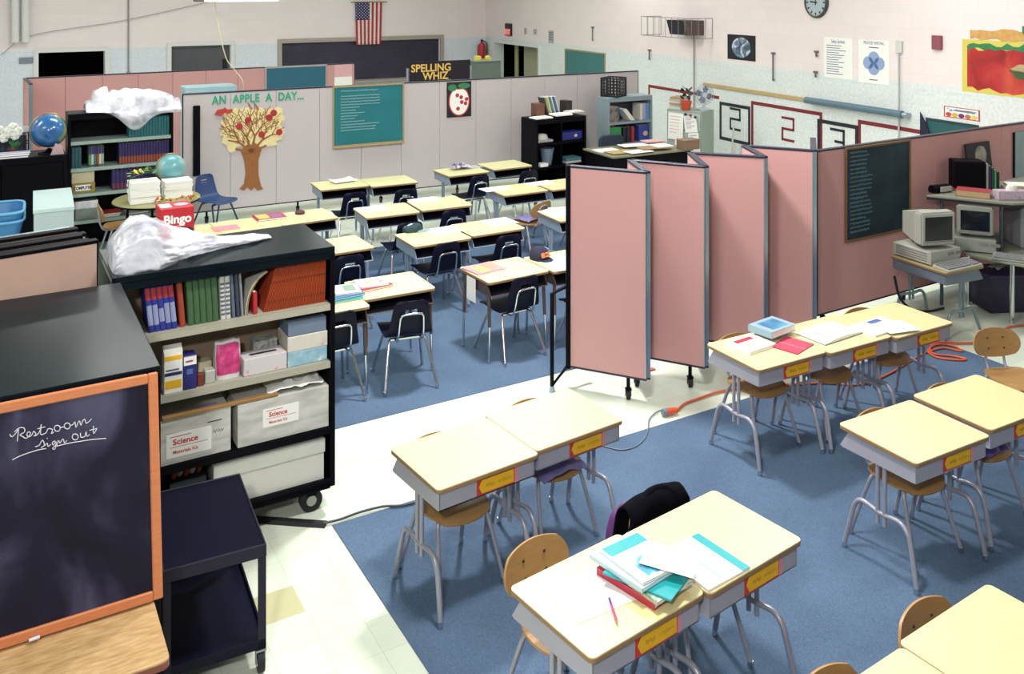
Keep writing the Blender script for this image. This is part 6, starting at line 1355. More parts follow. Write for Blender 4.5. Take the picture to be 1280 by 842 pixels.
M = Matrix.Translation((0, -.084, .05)) @ Matrix.Rotation(-.35, 4, 'X'); MB().box((-.05, -.006, -.022), (-.015, .004, .022), 0, M).box((-.005, -.006, -.022), (.05, .004, -.004), 0, M).box((-.005, -.006, .004), (.05, .004, .022), 0, M).build('emblem', mat('orange_emblem', 'C8744A', .6), r, 0)
L, th = DESK['R4B']; x = DW / 2 + .004
o = sheet('hanging_paper', 'white sheet hanging down the side of the desk with the pink magazine', .20, .15, dloc('R4B', x - .003, -.04, DH - .13), th); o.rotation_euler = (0, PI / 2, th)
fsheet('white paper spread on the desk behind the partition post', 700, 326, 'R4C', .34, .26, .1); fsheet('second white paper overlapping on the desk behind the partition post', 708, 333, 'R4C', .30, .22, -.25, t=.003)
# purple cloth on the turned chair
q, th = TURNED
r = crumple('purple_cloth', 'purple cloth bunched on the seat of the turned plywood chair', q + Vector((0, 0, .402)), th, .26, .22, .05, 7, LAV, cat='cloth')
# ------------------------------------------------------------------ objects on the nearer desks
def nsheet(label, px, py, key, w, d, dr=0, dz=0, **k): return sheet('paper', label, w, d, on_desk(px, py, key) + Vector((0, 0, dz)), DESK[key][1] + dr, **k)
def nbook(name, label, px, py, key, w, d, t, m, dr, dz, art=None, cat='book'): return flat_book(name, label, w, d, t, m, on_desk(px, py, key) + Vector((0, 0, dz)), DESK[key][1] + dr, cat, art=art)
PB = 'N2L'
PRINT = mat_mix('blue_white_print', [(.42, 'E4E4E2'), (.55, 'C8D4DA'), (.66, '3C8AA8')], 9, .45)
nsheet('large blank white sheet beside the messy book pile, pink pencil on it', 738, 742, PB, .30, .24, -.12)
nbook('textbook', 'red textbook at the bottom of the messy pile', 803, 725, PB, .22, .30, .03, mat('red_gloss_cover', 'B22840', .35), .10, .0015)
nbook('workbook', 'green-printed white workbook near the bottom of the messy pile', 812, 731, PB, .21, .28, .014, mat_mix('green_print', [(.4, '3C7A4A'), (.52, 'D8D8C8'), (.7, 'C8B83C')], 10, .4), .02, .0325)
nbook('folder', 'teal folder slanting out of the messy pile', 812, 729, PB, .24, .30, .006, mat('teal_gloss', '1C9AA0', .35), .32, .0475, cat='folder')
nbook('workbook', 'pale blue workbook in the messy pile', 793, 721, PB, .23, .29, .016, mat('pale_blue_cover', 'B4CCD6', .35), .06, .055)
nbook('workbook', 'white workbook with a teal stripe on top of the messy pile', 800, 720, PB, .21, .27, .012, WHITE, -.03, .0725, art=[(-.48, .22, .48, .46, mat('teal_gloss', '1C9AA0', .35)), (-.30, -.44, .42, .02, mat_mix('blue_art_print', [(.40, 'DDE0E0'), (.48, '3C9AB4'), (.56, '2E86A8'), (.62, 'D8C8C0'), (.7, 'C05A4A')], 7, .45))])
nsheet('white sheet slipping off the top of the messy pile', 838, 727, PB, .16, .22, .5, .088, curl=.004)
for i, (col, lab, px, py, dr, dz) in enumerate((('C23A6A', 'pink pencil lying on the blank white sheet', 768, 770, -1.15, .004),)):
    p = on_desk(px, py, PB) + Vector((0, 0, dz + .0015)); r = thing('pencil', lab, 'pencil', p, -1.45)
    MB().cyl((-.05, 0, .004), (.045, 0, .004), .005, seg=6).build('barrel', mat('pink_pencil', 'D03A78', .4), r, 0); MB().cyl((-.09, 0, .004), (-.05, 0, .004), .005, seg=6).build('grip', mat('violet_grip', '5A3A8A', .4), r, 0); MB().cyl((.045, 0, .004), (.06, 0, .004), .005, .0006, seg=8).build('tip', PLYD, r, 0)
nbook('notebook', 'white notebook with a wide teal edge lying alone on the desk', 884, 706, 'N2R', .33, .25, .012, WHITE, -1.1 + .14, .0, art=[(-.49, .27, .49, .5, mat('teal_gloss', '1C9AA0', .35)), (-.45, -.30, .45, -.27, TEAL)]) if False else None
p = on_desk(879, 703, 'N2R'); r = thing('notebook', 'white notebook with a wide teal edge lying alone on the desk', 'notebook', p, DESK['N2R'][1] - .03)
MB().box((-.125, -.145, 0), (.125, .145, .010)).build('pages', WHITE, r, 0); MB().box((.08, -.145, .010), (.125, .145, .0115)).build('teal_edge', mat('teal_gloss', '1C9AA0', .35), r, 0); MB().box((-.03, -.12, .010), (-.022, .10, .011)).build('ruled_line', mat('pale_teal_print', '8CB8BC', .6), r, 0)
# row of three
nbook('workbook', 'white workbook with red print at the open end of the row of three', 938, 432, 'N3A', .26, .22, .022, WHITE, .1, 0, art=[(-.35, .15, .3, .35, mat('red_gloss_cover', 'B22840', .35)), (-.2, -.2, .15, .05, CARDD)])
nbook('folder', 'pink-red folder under the blue book on the row of three', 990, 432, 'N3A', .24, .2, .006, mat('crimson_folder', 'BE3A58', .4), .3, 0, art=[(-.05, -.5, -.02, .5, PKP)], cat='folder')
nbook('textbook', 'thick pale blue book with a blue picture on the row of three', 965, 418, 'N3A', .27, .2, .045, mat('pale_slate_cover', '8AA6B4', .4), .15, .0275, art=[(-.3, -.35, .35, .35, mat_mix('blue_picture', [(.4, '2A6A94'), (.6, '4E90B4')], 8, .4))])
def open_book(label, px, py, key, w, d, dr, dz=0, art=None):
    r = thing('open_book', label, 'book', on_desk(px, py, key) + Vector((0, 0, dz)), DESK[key][1] + dr)
    for s in (-1, 1):
        def f(a, b): x = a; return (s * x * w / 2, (b - .5) * d, .004 + .022 * math.sin(PI * (1 - x) * .9) ** .8 * (1 if x < .99 else .6))
        mb = MB(); b_ = bmesh.new(); n = 8
        prof = [(0, 0)] + [(s * w / 2 * i / n, .004 + .02 * math.sin(PI * .5 * (1 - i / n) + .25)) for i in range(n + 1)] + [(s * w / 2, 0)]
        mb.prism(prof, 'y', -d / 2, d / 2).build('page_block', WHITE, r, 40)
    MB().box((-w / 2 - .006, -d / 2 - .005, 0), (w / 2 + .006, d / 2 + .005, .0015)).build('cover', GREYB, r, 0)
    for s in (-1, 1):
        mb = MB(); x0 = s * w * .27 - w * .16
        mb.box((x0 - .001, d * (-.36), .0225), (x0, d * .37, .0232))
        for i in range(8): mb.box((x0, d * (.36 - .1 * i), .0225), (s * w * .27 + w * rnd.uniform(0, .14), d * (.36 - .1 * i) + .004, .0232))
        mb.build('print', mat('grey_print', '706C78', 0.7), r, 0)
    return r
open_book('open white book at the seam of the first two desks in the row of three', 1037, 417, 'N3B', .40, .24, .08)
nbook('workbook', 'white workbook with a blue corner lying past the open book', 1098, 409, 'N3C', .36, .22, .012, WHITE, .05, 0, art=[(-.05, .2, .3, .42, mat('blue_print_block', '4A62A0', .5))])
nsheet('white sheet sliding onto the last desk in the row of three', 1120, 411, 'N3C', .26, .2, -.2, .014)
# garments and bags at the nearer chairs
def cloth_seat(name, label, key, x, y, w, d, h, m, cat, sd):
    q = dloc(key, x, y); q.z += .402; return crumple(name, label, q, DESK[key][1], w, d, h, sd, m, cat, fine=5)
CHP = {o['label']: o for o in bpy.data.objects if o.name.startswith('plywood_chair') and o.parent is None}
cloth_seat('garment', 'lavender garment folded on the chair seat under the carpet-corner pair of desks', 'N1R', -.02, -.02, .31, .25, .055, LAV, 'garment', 12)
cloth_seat('bag', 'purple bag with dark straps on the chair under the edge desk', 'N4R', -.03, -.02, .24, .2, .07, mat('purple_nylon', '6A5A9A', .45, var=.2), 'bag', 15)
# black jacket over the backrest
q, th = dloc('N2R', 0.06, .20), DESK['N2R'][1]
r = thing('jacket', 'black jacket with purple lining draped over a chair backrest', 'jacket', q, th)
BJ = mat('black_nylon', '08070F', .9, spec=.08, var=.2, bump=.4, bscale=10)
def jk(a, b):
    t = (a - .5) * 2; ang = PI * b; x = t * (.20 + .012 * math.sin(b * 9)) - .01; k = .02 * noise.noise(Vector((t * 3, b * 4, 2)))
    if b < .42: s = b / .42; y, z = .165 - .01 * s + k * .6, .42 + .22 * s
    elif b < .58: s = (b - .42) / .16; y, z = .155 + .115 * s, .64 + .04 * math.sin(PI * s) + k * .5
    else: s = (b - .58) / .42; y, z = .27 + .03 * s + k, .64 - .36 * s
    return (x, y, z + .03 * (1 - t * t) - .012)
MB().grid(jk, 22, 30, .012).build('body', BJ, r, 180)
def sl(s):
    pts = [(s * .10, .30, .60), (s * .145, .315, .55), (s * .165, .32, .46), (s * .16, .32, .36)]
    return MB().tube(pts, .05, 12, smooth=5, radii=[.03, .038, .04, .034])
sl(-1).build('sleeve', mat('purple_lining', '5A2A6A', .6, var=.25), r, 180); sl(1).build('sleeve', BJ, r, 180)
MB().tube([(-.10, .18, .655), (-.05, .21, .685), (.05, .21, .685), (.10, .18, .655)], .018, 10, smooth=5).build('collar', BJ, r, 180)
# cords on the carpet edge and floor
def cord(name, label, pix, rad, m, z=.006, cat='cord'): return tag(MB().tube([pz(x, y, 0) + Vector((0, 0, rad + RT + .001)) for x, y in pix], rad, 7, smooth=5).build(name, m, smooth=60), label, cat)
OR = mat('orange_cord', 'CC5A36', .5)
cord('extension_cord', 'orange extension cord running from the carpet edge to a loose coil', [(847, 515), (856, 507), (872, 501), (892, 494), (915, 489), (950, 485), (990, 483), (1030, 481), (1075, 483), (1110, 470), (1150, 446), (1163, 441), (1180, 437), (1202, 441), (1190, 434), (1170, 433), (1160, 441), (1172, 449), (1196, 452), (1208, 451), (1190, 447), (1166, 444), (1164, 434), (1178, 430), (1205, 431), (1240, 428), (1258, 412), (1290, 407)], .009, OR)
p = pz(841, 519, 0); r = thing('cord_plug', 'orange plug head at the carpet edge joined to a grey cable', 'plug', p + Vector((0, 0, RT)), math.radians(20))
MB().cyl((-.05, 0, .028), (.035, 0, .028), .026, .019, seg=14).build('socket', mat('orange_plug', 'D8572E', .5), r); MB().cyl((-.085, 0, .028), (-.05, 0, .028), .024, seg=14).build('grey_plug', mat('grey_plug', '6E7E88', .5), r)
cord('power_cable', 'thin grey cable curling from the orange plug over the carpet', [(831, 517), (824, 515), (812, 525), (810, 540), (804, 552), (792, 561), (775, 564), (757, 560), (735, 553)], .0045, mat('grey_blue_cable', '6C7C88', .5))
p = pz(812, 463, 0); tag(MB().box((-.05, -.02, 0), (.05, .02, .012), .004).build('red_scrap', mat('red_scrap', 'C0564C', .6), smooth=0, loc=p, rz=UA), 'small red scrap on the tiles under the folding partition', 'scrap')

# ------------------------------------------------------------------ behind the partitions: the teacher's corner
tl, tf, tr_ = pz(729, 184.5, .75), pz(767, 196, .75), pz(864.5, 186, .75)
DR = math.atan2(tr_.y - tf.y, tr_.x - tf.x); TW, TDp = (tr_ - tf).length, .76
r = thing('teacher_desk', 'black desk strewn with papers behind the pink folding partition', 'desk', P2(tf), DR)
MB().box((-.02, -.02, .725), (TW + .02, TDp + .02, .75), .004).build('desktop', mat('olive_grey_top', '7A7860', .45), r, 0)
for x in (0, TW - .42): MB().box((x, 0.02, .06), (x + .42, TDp - .02, .725), .004).build('pedestal', BLACKM, r, 0)
MB().box((.42, .30, .25), (TW - .42, .32, .725)).build('modesty_panel', BLACKM, r, 0); MB().box((.42, .02, .62), (TW - .42, .04, .725)).build('drawer_front', BLACKM, r, 0)
for x in (0.01, .39, TW - .41, TW - .03): MB().box((x, .03, 0), (x + .02, .06, .06)).box((x, TDp - .06, 0), (x + .02, TDp - .03, .06)).build('foot', ALU, r, 0)
TD_ = Frame(tf, DR)
rn = random.Random(12)
for i, (fx, fy, w, d, m, t, lab) in enumerate(((.14, .62, .36, .26, WHITE, .008, 'white paper pile at the outer end of the teacher desk'), (.20, .30, .42, .26, mat('manila_folder', 'A8905E', .7), .006, 'manila folder near the corner of the teacher desk'), (.36, .13, .40, .22, WHITE, .006, 'white papers at the near corner of the teacher desk'), (.52, .70, .44, .24, WHITE, .006, 'white papers at the far side of the teacher desk'), (.60, .25, .46, .24, mat('tan_folder', 'A0825A', .7), .008, 'tan folder in the middle of the teacher desk'), (.72, .30, .28, .26, WHITE, .01, 'white sheet near the filing cabinet end of the teacher desk'), (.80, .76, .34, .2, mat('pale_pink_paper', 'D9A6AE', 0.8), .01, 'pinkish folder at the far end of the teacher desk'))):
    sheet('paper', lab, w, d, TD_.world(TW * fx, TDp * fy, .7515 + .0085 * i), DR + rn.uniform(-.15, .15), m, t)
r = thing('card_box', 'brown wooden card box at the end of the teacher desk', 'box', TD_.world(TW * .97, TDp * .04, .7515), DR); MB().box((-.14, -.1, 0), (.14, .1, .13), .004).build('box', mat('brown_wood_box', '7A6250', .6), r, 0); MB().box((-.145, -.105, .13), (.145, .105, .145), .003).build('lid', mat('brown_wood_lid', '8A7058', .6), r, 0)
# its chair: dark upholstered back
q = TD_.world(TW * .5, TDp + .12); r = thing('desk_chair', 'grey-blue upholstered chair behind the teacher desk', 'chair', q, DR)
UPH = mat('grey_blue_upholstery', '2E3A4A', .8); MB().prism(rrect(-.22, .58, .22, .86, .09), 'y', .18, .24, .01).build('backrest', UPH, r, 40); MB().box((-.23, -.22, .42), (.23, .22, .50), .03, seg=2).build('seat', UPH, r, 40)
MB().cyl((0, 0, .1), (0, 0, .42), .03).build('column', BLACKM, r); MB().tube([(0, .1, .44), (0, .27, .46), (0, .25, .7)], .02, 8, smooth=3).build('back_frame', BLACKM, r, 60)
for k in range(5): t = 2 * PI * k / 5; MB().tube([(0, 0, .12), (math.cos(t) * .15, math.sin(t) * .15, .06)], .018, 8).cyl((math.cos(t) * .15, math.sin(t) * .15, 0.0), (math.cos(t) * .15, math.sin(t) * .15, .06), .022, seg=10).build('leg', BLACKM, r)
# grey bookcase
gA, gB = pd(760.6, 122, 14.3), pd(815.6, 119, 14.72); GW = Vector((gB.x - gA.x, gB.y - gA.y, 0)).length; GR = math.atan2(gB.y - gA.y, gB.x - gA.x); GH = (gA.z + gB.z) / 2
GM = mat('grey_metal_bookcase', '84949C', .5, var=.05)
bookcase('grey_bookcase', 'grey metal bookcase behind the teacher desk, black crate on top', GW, .32, GH, 0.0, [1.02, .68, .34, .06], P2(gA), GR, body=GM, lip=GM, top=GM, wheels=False, twosided=False, back=mat('dark_metal_back', '3A4048', .6))
GF = Frame(gA, GR)
def gbook(name, label, x0p, x1p, py, z, m, lean=0, n=1, band=None, h=None, cat='book'):
    a, b = GF.loc(x0p, py, .04), GF.loc(x1p, py, .04); w = b[0] - a[0]
    return book(name, label, .2, w, h or max(.1, a[1] - z), m, GF.world(a[0], .04, z + .0015), GR, lean, band, cat=cat)
gbook('book', 'brown-blue picture book at the end of the grey bookcase top shelf', 762.5, 774, 124, 1.02, mat_mix('brown_blue_print', [(.4, '3A4A6A'), (.55, '8A7A6A'), (.7, '5A4038')], 9, .6), h=.24)
for i in range(5):
    r = book('folder', 'leaning white folder in the grey bookcase, part of a slumped sheaf', .2, .012, .25, WHITE, GF.world(GF.loc(793, 142, .04)[0] + .0175 * (i - 4), .04, 1.0215), GR, -.72, cat='folder', group='slumped white folders in the grey bookcase')
for i, (x0, x1, m, lab) in enumerate(((800, 803.5, CARD, 'white binder beside the slumped folders'), (804, 807.5, mat('lilac_cover', '9A98C2', .5), 'lilac binder in the grey bookcase'), (808, 811.5, mat('blue_spine', '5A8AB8', .5), 'mid-blue binder in the grey bookcase'))): gbook('binder', lab, x0, x1, 124, 1.02, m, h=.26, cat='binder')
gbook('picture_book', 'green picture book facing out of the grey bookcase', 762, 776.5, 148, .68, mat('bright_green_cover', '2E8A4A', .5), h=.25, band=[(.05, .95, mat('bright_green_cover', '2E8A4A', .5))]); 
for i, (x0, x1, m, lab) in enumerate(((779, 783, DARKIN, 'dark binder next to the green picture book'), (784, 787.5, mat('dark_violet', '2A2444', .6), 'dark violet binder in the grey bookcase'), (789.5, 792.8, mat('brick_red_cover', '9E2E2A', .6), 'brick-red book beside the blue seal-covered one'))): gbook('binder', lab, x0, x1, 148, .68, m, h=.24, cat='binder')
r = gbook('picture_book', 'blue book with a round pale emblem facing out of the grey bookcase', 798.3, 811, 147, .68, mat('royal_blue_cover', '2C3E8E', .5), h=.25)
a, b = GF.loc(796.5, 147, .04), GF.loc(811, 147, .04); w_ = b[0] - a[0]; MB().prism(blob(w_ * .55, .12, w_ * .2, .04), 'y', -.0125, -.006).build('emblem', mat('pale_peach', 'C8A898', .6), r, 0)
# black crate on top
r = thing('milk_crate', 'black slatted plastic crate on the grey bookcase', 'crate', GF.world(GF.loc(767, 121, .16)[0], .16, GH + .0015), GR + .5); cw2, cd2, ch2 = .34, .30, .30
mb = MB(); BK = mat('black_plastic', '14161E', .5)
for x in (-cw2 / 2, cw2 / 2 - .02):
    for y in (-cd2 / 2, cd2 / 2 - .02): mb.box((x, y, 0), (x + .02, y + .02, ch2))
for z in (0, .05, .10, .15, .20, .25, ch2 - .02):
    hh = .012 if 0 < z < .27 else .022
    mb.box((-cw2 / 2, -cd2 / 2, z), (cw2 / 2, -cd2 / 2 + .008, z + hh)).box((-cw2 / 2, cd2 / 2 - .008, z), (cw2 / 2, cd2 / 2, z + hh)).box((-cw2 / 2, -cd2 / 2, z), (-cw2 / 2 + .008, cd2 / 2, z + hh)).box((cw2 / 2 - .008, -cd2 / 2, z), (cw2 / 2, cd2 / 2, z + hh))
for i in range(1, 5):
    x = -cw2 / 2 + cw2 * i / 5; y = -cd2 / 2 + cd2 * i / 5
    mb.box((x - .008, -cd2 / 2, 0), (x + .008, -cd2 / 2 + .008, ch2)).box((x - .008, cd2 / 2 - .008, 0), (x + .008, cd2 / 2, ch2)).box((-cw2 / 2, y - .008, 0), (-cw2 / 2 + .008, y + .008, ch2)).box((cw2 / 2 - .008, y - .008, 0), (cw2 / 2, y + .008, ch2))
mb.box((-cw2 / 2, -cd2 / 2, 0), (cw2 / 2, cd2 / 2, .006)); mb.build('lattice', BK, r, 0)
# black bookcase by the grey partition
kA, kB = pd(671, 150, 13.45), pd(733, 148, 13.95); KW2 = Vector((kB.x - kA.x, kB.y - kA.y, 0)).length; KR = math.atan2(kB.y - kA.y, kB.x - kA.x); KH2 = kA.z
bookcase('black_bookcase', 'small black bookcase against the grey partition, papers and folders on top', KW2, .42, KH2, 0.0, [.83, .48, .12], P2(kA), KR, lip=BLACKM, top=BLACKM, wheels=False, twosided=False)
KF = Frame(kA, KR); ob = bpy.data.objects[-1]
def kthing(px, py, z, y=.06): a = KF.loc(px, py, y); return KF.world(a[0], y, z + .0015)
for i, (px, w, m, z, t, y, lab) in enumerate(((668, .30, WHITE, KH2, .02, .12, 'white paper pile at one end of the black bookcase top'), (701, .30, WHITE, KH2, .025, .09, 'white paper pile in the middle of the black bookcase top'), (722, .26, CARD, KH2, .015, .12, 'pale papers at the other end of the black bookcase top'))):
    sheet('paper', lab, w, .20, KF.world(max(.16, min(KW2 - .15, KF.loc(px, 148, y)[0])), y, z + .0015 + .026 * i), KR, m, t)
r = thing('file_rack', 'brown desktop rack holding slanted folders on the black bookcase', 'rack', KF.world(KW2 * .50, .30, KH2 + .0015), KR); BR = mat('brown_rack', '4A342C', .6)
MB().box((-.30, -.07, 0), (.36, .09, .02)).build('base', BR, r, 0); MB().box((-.30, -.07, .02), (-.16, .09, .20)).build('end_block', mat('red_brown_block', '6A4436', .6), r, 0); MB().box((.24, -.07, .02), (.36, .09, .21)).build('end_block', mat('dark_brown_block', '2A2020', .6), r, 0)
for i, (cc, lab) in enumerate((('3A4038', 'dark folder, outermost in the slanted rack on the black bookcase'), ('B8A868', 'mustard folder in the slanted rack on the black bookcase'), ('C8CCC4', 'white folder beside the mustard one in the slanted rack'), ('4E8A5A', 'green-edged folder in the slanted rack on the black bookcase'), ('C4C8CC', 'pale folder beside the green-edged one in the slanted rack'), ('3A5E94', 'blue-edged folder in the slanted rack on the black bookcase'), ('BCC0B8', 'pale folder, innermost in the slanted rack'))):
    book('folder', lab, .14, .022, .28, mat('rack_' + cc, cc, .6), KF.world(KW2 * .50 - .10 + .036 * i, .24, KH2 + .0225), KR, -.30, cat='folder')
MB().box((KW2 / 2 - .01, .006, .1), (KW2 / 2 + .01, .38, KH2 - .08)).build('divider', BLACKM, [o for o in bpy.data.objects if o.name.startswith('black_bookcase')][0], 0)
r = thing('white_tray', 'pale crumpled stack on the top shelf of the black bookcase', 'tray', KF.world(KW2 * .22, .16, .8315), KR); MB().box((-.14, -.1, 0), (.14, .1, .035), .006).build('tray_body', CARDD, r, 0); MB().grid(lump(.2, .15, .08, 4), 18, 8).build('white_lump', CARD, r, 180, loc=(0, 0, .036))
r = thing('blue_box', 'deep blue box with a pale mark on the top shelf of the black bookcase', 'box', KF.world(KW2 * .75, .16, .8315), KR); MB().box((-.19, -.11, 0), (.19, .12, .12), .004).build('box', mat('deep_blue_box', '23277A', .5), r, 0); MB().box((.04, -.112, .04), (.09, -.11, .08)).build('mark', CARD, r, 0)
r = thing('waste_bin', 'tapered blue-grey bin on the middle shelf of the black bookcase', 'bin', KF.world(KW2 * .31, .15, .4815), KR); MB().lathe([(0, 0), (.07, 0), (.11, .24), (.118, .25), (.10, .25), (.062, .01), (0, .01)], 20).build('bucket', mat('blue_grey_bin', '6A7E92', .5), r, 40)
sheet('paper', 'white paper pile beside the tapered bin', .14, .1, KF.world(KW2 * .155, .06, .4815), KR, WHITE, .05)
for i, (m, t, lab) in enumerate(((CARD, .03, 'white bound papers under the blue-green packet'), (mat('blue_green_packet', '4E7A86', .6), .045, 'blue-green packet on bound papers in the black bookcase'))): sheet('paper', lab, .28, .2, KF.world(KW2 * .77, .14, .4815 + .032 * i), KR, m, t, cat='packet')
# filing cabinet
c0_, c1_ = pd(840, 138, 14.85), pd(877, 140, 14.2); c2_ = pd(901, 139, 14.55)
FC = thing('filing_cabinet', 'grey-green filing cabinet plastered with papers and magnets', 'filing cabinet', (c1_.x, c1_.y, 0), math.atan2(c2_.y - c1_.y, c2_.x - c1_.x) + .12); fz = c1_.z
FG = mat('grey_green_enamel', '8C9C90', .45, var=.03); fw2, fd2 = .40, .62
MB().box((0, .0, .02), (fw2, fd2, fz), .006).build('body', FG, FC, 0)
for i in range(4):
    z0 = .04 + (fz - .06) * i / 4; d = MB().box((-.012, .02, z0), (0, fd2 - .02, z0 + (fz - .06) / 4 - .012), .003).build('drawer', mat('pale_cabinet_front', 'AAB4B0', .45), FC, 0)
    MB().box((-.03, fd2 * .38, z0 + .16), (-.012, fd2 * .62, z0 + .18), .003).build('handle', ALU, d, 0)
FCM = lambda y, z: FC.matrix_world
bpy.context.view_layer.update()
def fcp(y, z, off=-.034): return FC.matrix_world @ Vector((off, y, z))
rz_f = FC.rotation_euler[2] - PI / 2
for i, (y, z, w, h, tl_, lab) in enumerate(((.44, fz - .26, .27, .42, .03, 'long printed sheet held on the filing cabinet front'), (.17, fz - .20, .22, .26, -.12, 'tilted white sheet under three magnets on the filing cabinet'), (.30, fz - .62, .30, .34, .02, 'white sheet with a small picture low on the filing cabinet'), (.10, fz - .50, .18, .34, -.14, 'hanging white sheet near the cabinet edge'))):
    r = thing('cabinet_paper', lab, 'paper', fcp(y, z, -.034 - .0045 * i), rz_f); r.rotation_euler = (0, tl_, rz_f)
    MB().box((-w / 2, -.002, -h / 2), (w / 2, 0, h / 2)).build('sheet', WHITE, r, 0)
    mb = MB()
    for k in range(6): mb.box((-w * .38, -.003, h * (.36 - .12 * k)), (w * rn.uniform(0, .38), -.002, h * (.36 - .12 * k) + .008))
    mb.build('print', mat('pale_red_print' if i == 0 else 'grey_print', 'C89A90' if i == 0 else '706C78', .7), r, 0)
for i, (y, z) in enumerate(((.25, fz - .05), (.16, fz - .06), (.08, fz - .08), (.36, fz - .5))):
    p = fcp(y, z, -.053); tag(MB().cyl((0, 0, 0), (0, -.012, 0), .022, seg=12).build('magnet', mat('dark_magnet', '2C2C3C', .4) if i != 1 else REDB, loc=p, rz=rz_f), ('dark round magnet, outermost of the row on the filing cabinet', 'red round magnet in the row on the filing cabinet', 'dark round magnet near the cabinet corner', 'dark round magnet on the lower sheet of the cabinet')[i], 'magnet')
def onfc(x, y): return FC.matrix_world @ Vector((x, y, fz + .0015))
for i in range(6): flat_book('book', 'pale book in the stack on the filing cabinet', .28, .2, .03, (CARD, CARDD, mat('tan_folder', 'A0825A', .7))[i % 3], onfc(.2 + .006 * (i % 2), .51) + Vector((0, 0, .031 * i)), FC.rotation_euler[2] + .1 * (i % 2), 'book', group='stack of pale books on the filing cabinet')
r = thing('flower_pot', 'orange-red pot with a dark plant on the filing cabinet', 'plant', onfc(.05, .30), 0)
MB().lathe([(0, 0), (.06, 0), (.085, .12), (.092, .12), (.092, .145), (.075, .145), (.07, .12), (0, .12)], 20).build('pot', mat('orange_red_pot', 'C24A2C', .6), r, 40)
for k in range(12): t = k * 2.4; M = Matrix.Translation((math.cos(t) * .05, math.sin(t) * .05, .15 + .015 * k)) @ Matrix.Rotation(t, 4, 'Z') @ Matrix.Rotation(.7, 4, 'X'); MB().prism([(0, 0), (.03, .04), (.02, .09), (0, .11), (-.02, .09), (-.03, .04)], 'z', -.001, .001, M=M).build('leaf', mat('dark_leaf', '20282A', .6), r, 0)
r = thing('desk_fan', 'pale desk fan with round wire cage on the filing cabinet', 'fan', onfc(.29, .12), 0.15); R_ = .165; zc = .235
MB().lathe([(0, 0), (.11, 0), (.11, .015), (.03, .035), (.02, .1), (0, .1)], 20).build('base', mat('pale_fan_plastic', 'B8C0C8', .4), r, 40)
cg = MB()
for rr, y in ((R_, 0), (R_ * .72, -.035), (R_ * .4, -.045), (R_ * .72, .035)): cg.tube([(rr * math.cos(t * PI / 14), y, zc + rr * math.sin(t * PI / 14)) for t in range(28)], .004, 5, closed=True)
for k in range(20): t = 2 * PI * k / 20; c_, s_ = math.cos(t), math.sin(t); cg.tube([(.04 * c_, -.047, zc + .04 * s_), (R_ * .72 * c_, -.035, zc + R_ * .72 * s_), (R_ * c_, 0, zc + R_ * s_), (R_ * .72 * c_, .035, zc + R_ * .72 * s_)], .0025, 4)
cg.build('wire_cage', mat('fan_wire', 'A8B0BC', .35, .4), r, 60)
for k in range(4):
    M = Matrix.Translation((0, 0, zc)) @ Matrix.Rotation(k * PI / 2 + .4, 4, 'Y') @ Matrix.Rotation(.4, 4, 'Z'); MB().prism([(-.02, .02), (-.06, .07), (-.055, .125), (0, .14), (.045, .11), (.03, .03)], 'y', -.002, .002, M=M).build('blade', mat('fan_blade', '5A6480', .3), r, 0)
MB().cyl((0, -.05, zc), (0, .09, zc), .04, seg=16).build('motor', mat('pale_fan_plastic', 'B8C0C8', .4), r)
# small broom-like red things leaning at the wall
x, z = RIGHT.loc(907, 180, -.25); r = thing('dustpan', 'red dustpan with a white handle leaning on the wall past the filing cabinet', 'dustpan', RIGHT.world(x + .05, -.16, .0), RIGHT.rz); MB().prism([(-.13, 0), (.13, 0), (.10, .24), (-.10, .24)], 'y', -.05, 0).build('pan', mat('red_pan', 'B0303A', .5), r, 0); MB().cyl((0, -.02, .24), (.02, .02, .85), .014).build('handle', CARD, r)
# behind the grey partition
fb = pd(262, 107, 13.2); 
r = thing('pale_locker', 'top of a pale blue locker peeping over the grey partition near the letters', 'locker', (fb.x, fb.y, 0), UA); LM = mat('pale_blue_enamel', '9CBCC6', .45)
MB().box((-.36, -.15, 0), (.36, .25, fb.z), .01).build('body', LM, r, 0); MB().prism(wob(.0, .3, fb.z, fb.z + .025, sd=6, amp=.005), 'y', -.05, .05).build('dark_item', mat('dark_teal_cloth', '1C3A40', .7), r, 0) if False else None
for k in (-1, 1): MB().box((k * .18 - .165, -.158, .06), (k * .18 + .165, -.15, fb.z - .05), .003).build('door', LM, r, 0)
ct = pd(604, 76, 17.6); r = thing('side_cabinet', 'grey-green cabinet top beside the extinguisher, past the gold-lettered board', 'cabinet', (ct.x, ct.y, 0), UA); MB().box((-.28, -.2, 0), (.28, .2, ct.z), .01).build('body', mat('dark_grey_green', '5C6860', .5), r, 0); MB().box((-.3, -.22, ct.z), (.3, .22, ct.z + .02)).build('top', mat('dim_green_top', '7A867C', .5), r, 0)
for i, (dx, lab) in enumerate(((-.12, 'yellow crumpled packet on the cabinet past the gold-lettered board'), (.10, 'yellow and white packet nearer the extinguisher'))):
    r = thing('packet', lab, 'packet', Vector((ct.x, ct.y, ct.z + .0215)) + U * dx, UA + i); MB().grid(lump(.16, .12, .08, 3 + i), 16, 8).build('wrapper', mat('yellow_wrap', 'C8B83A', .5), r, 180)
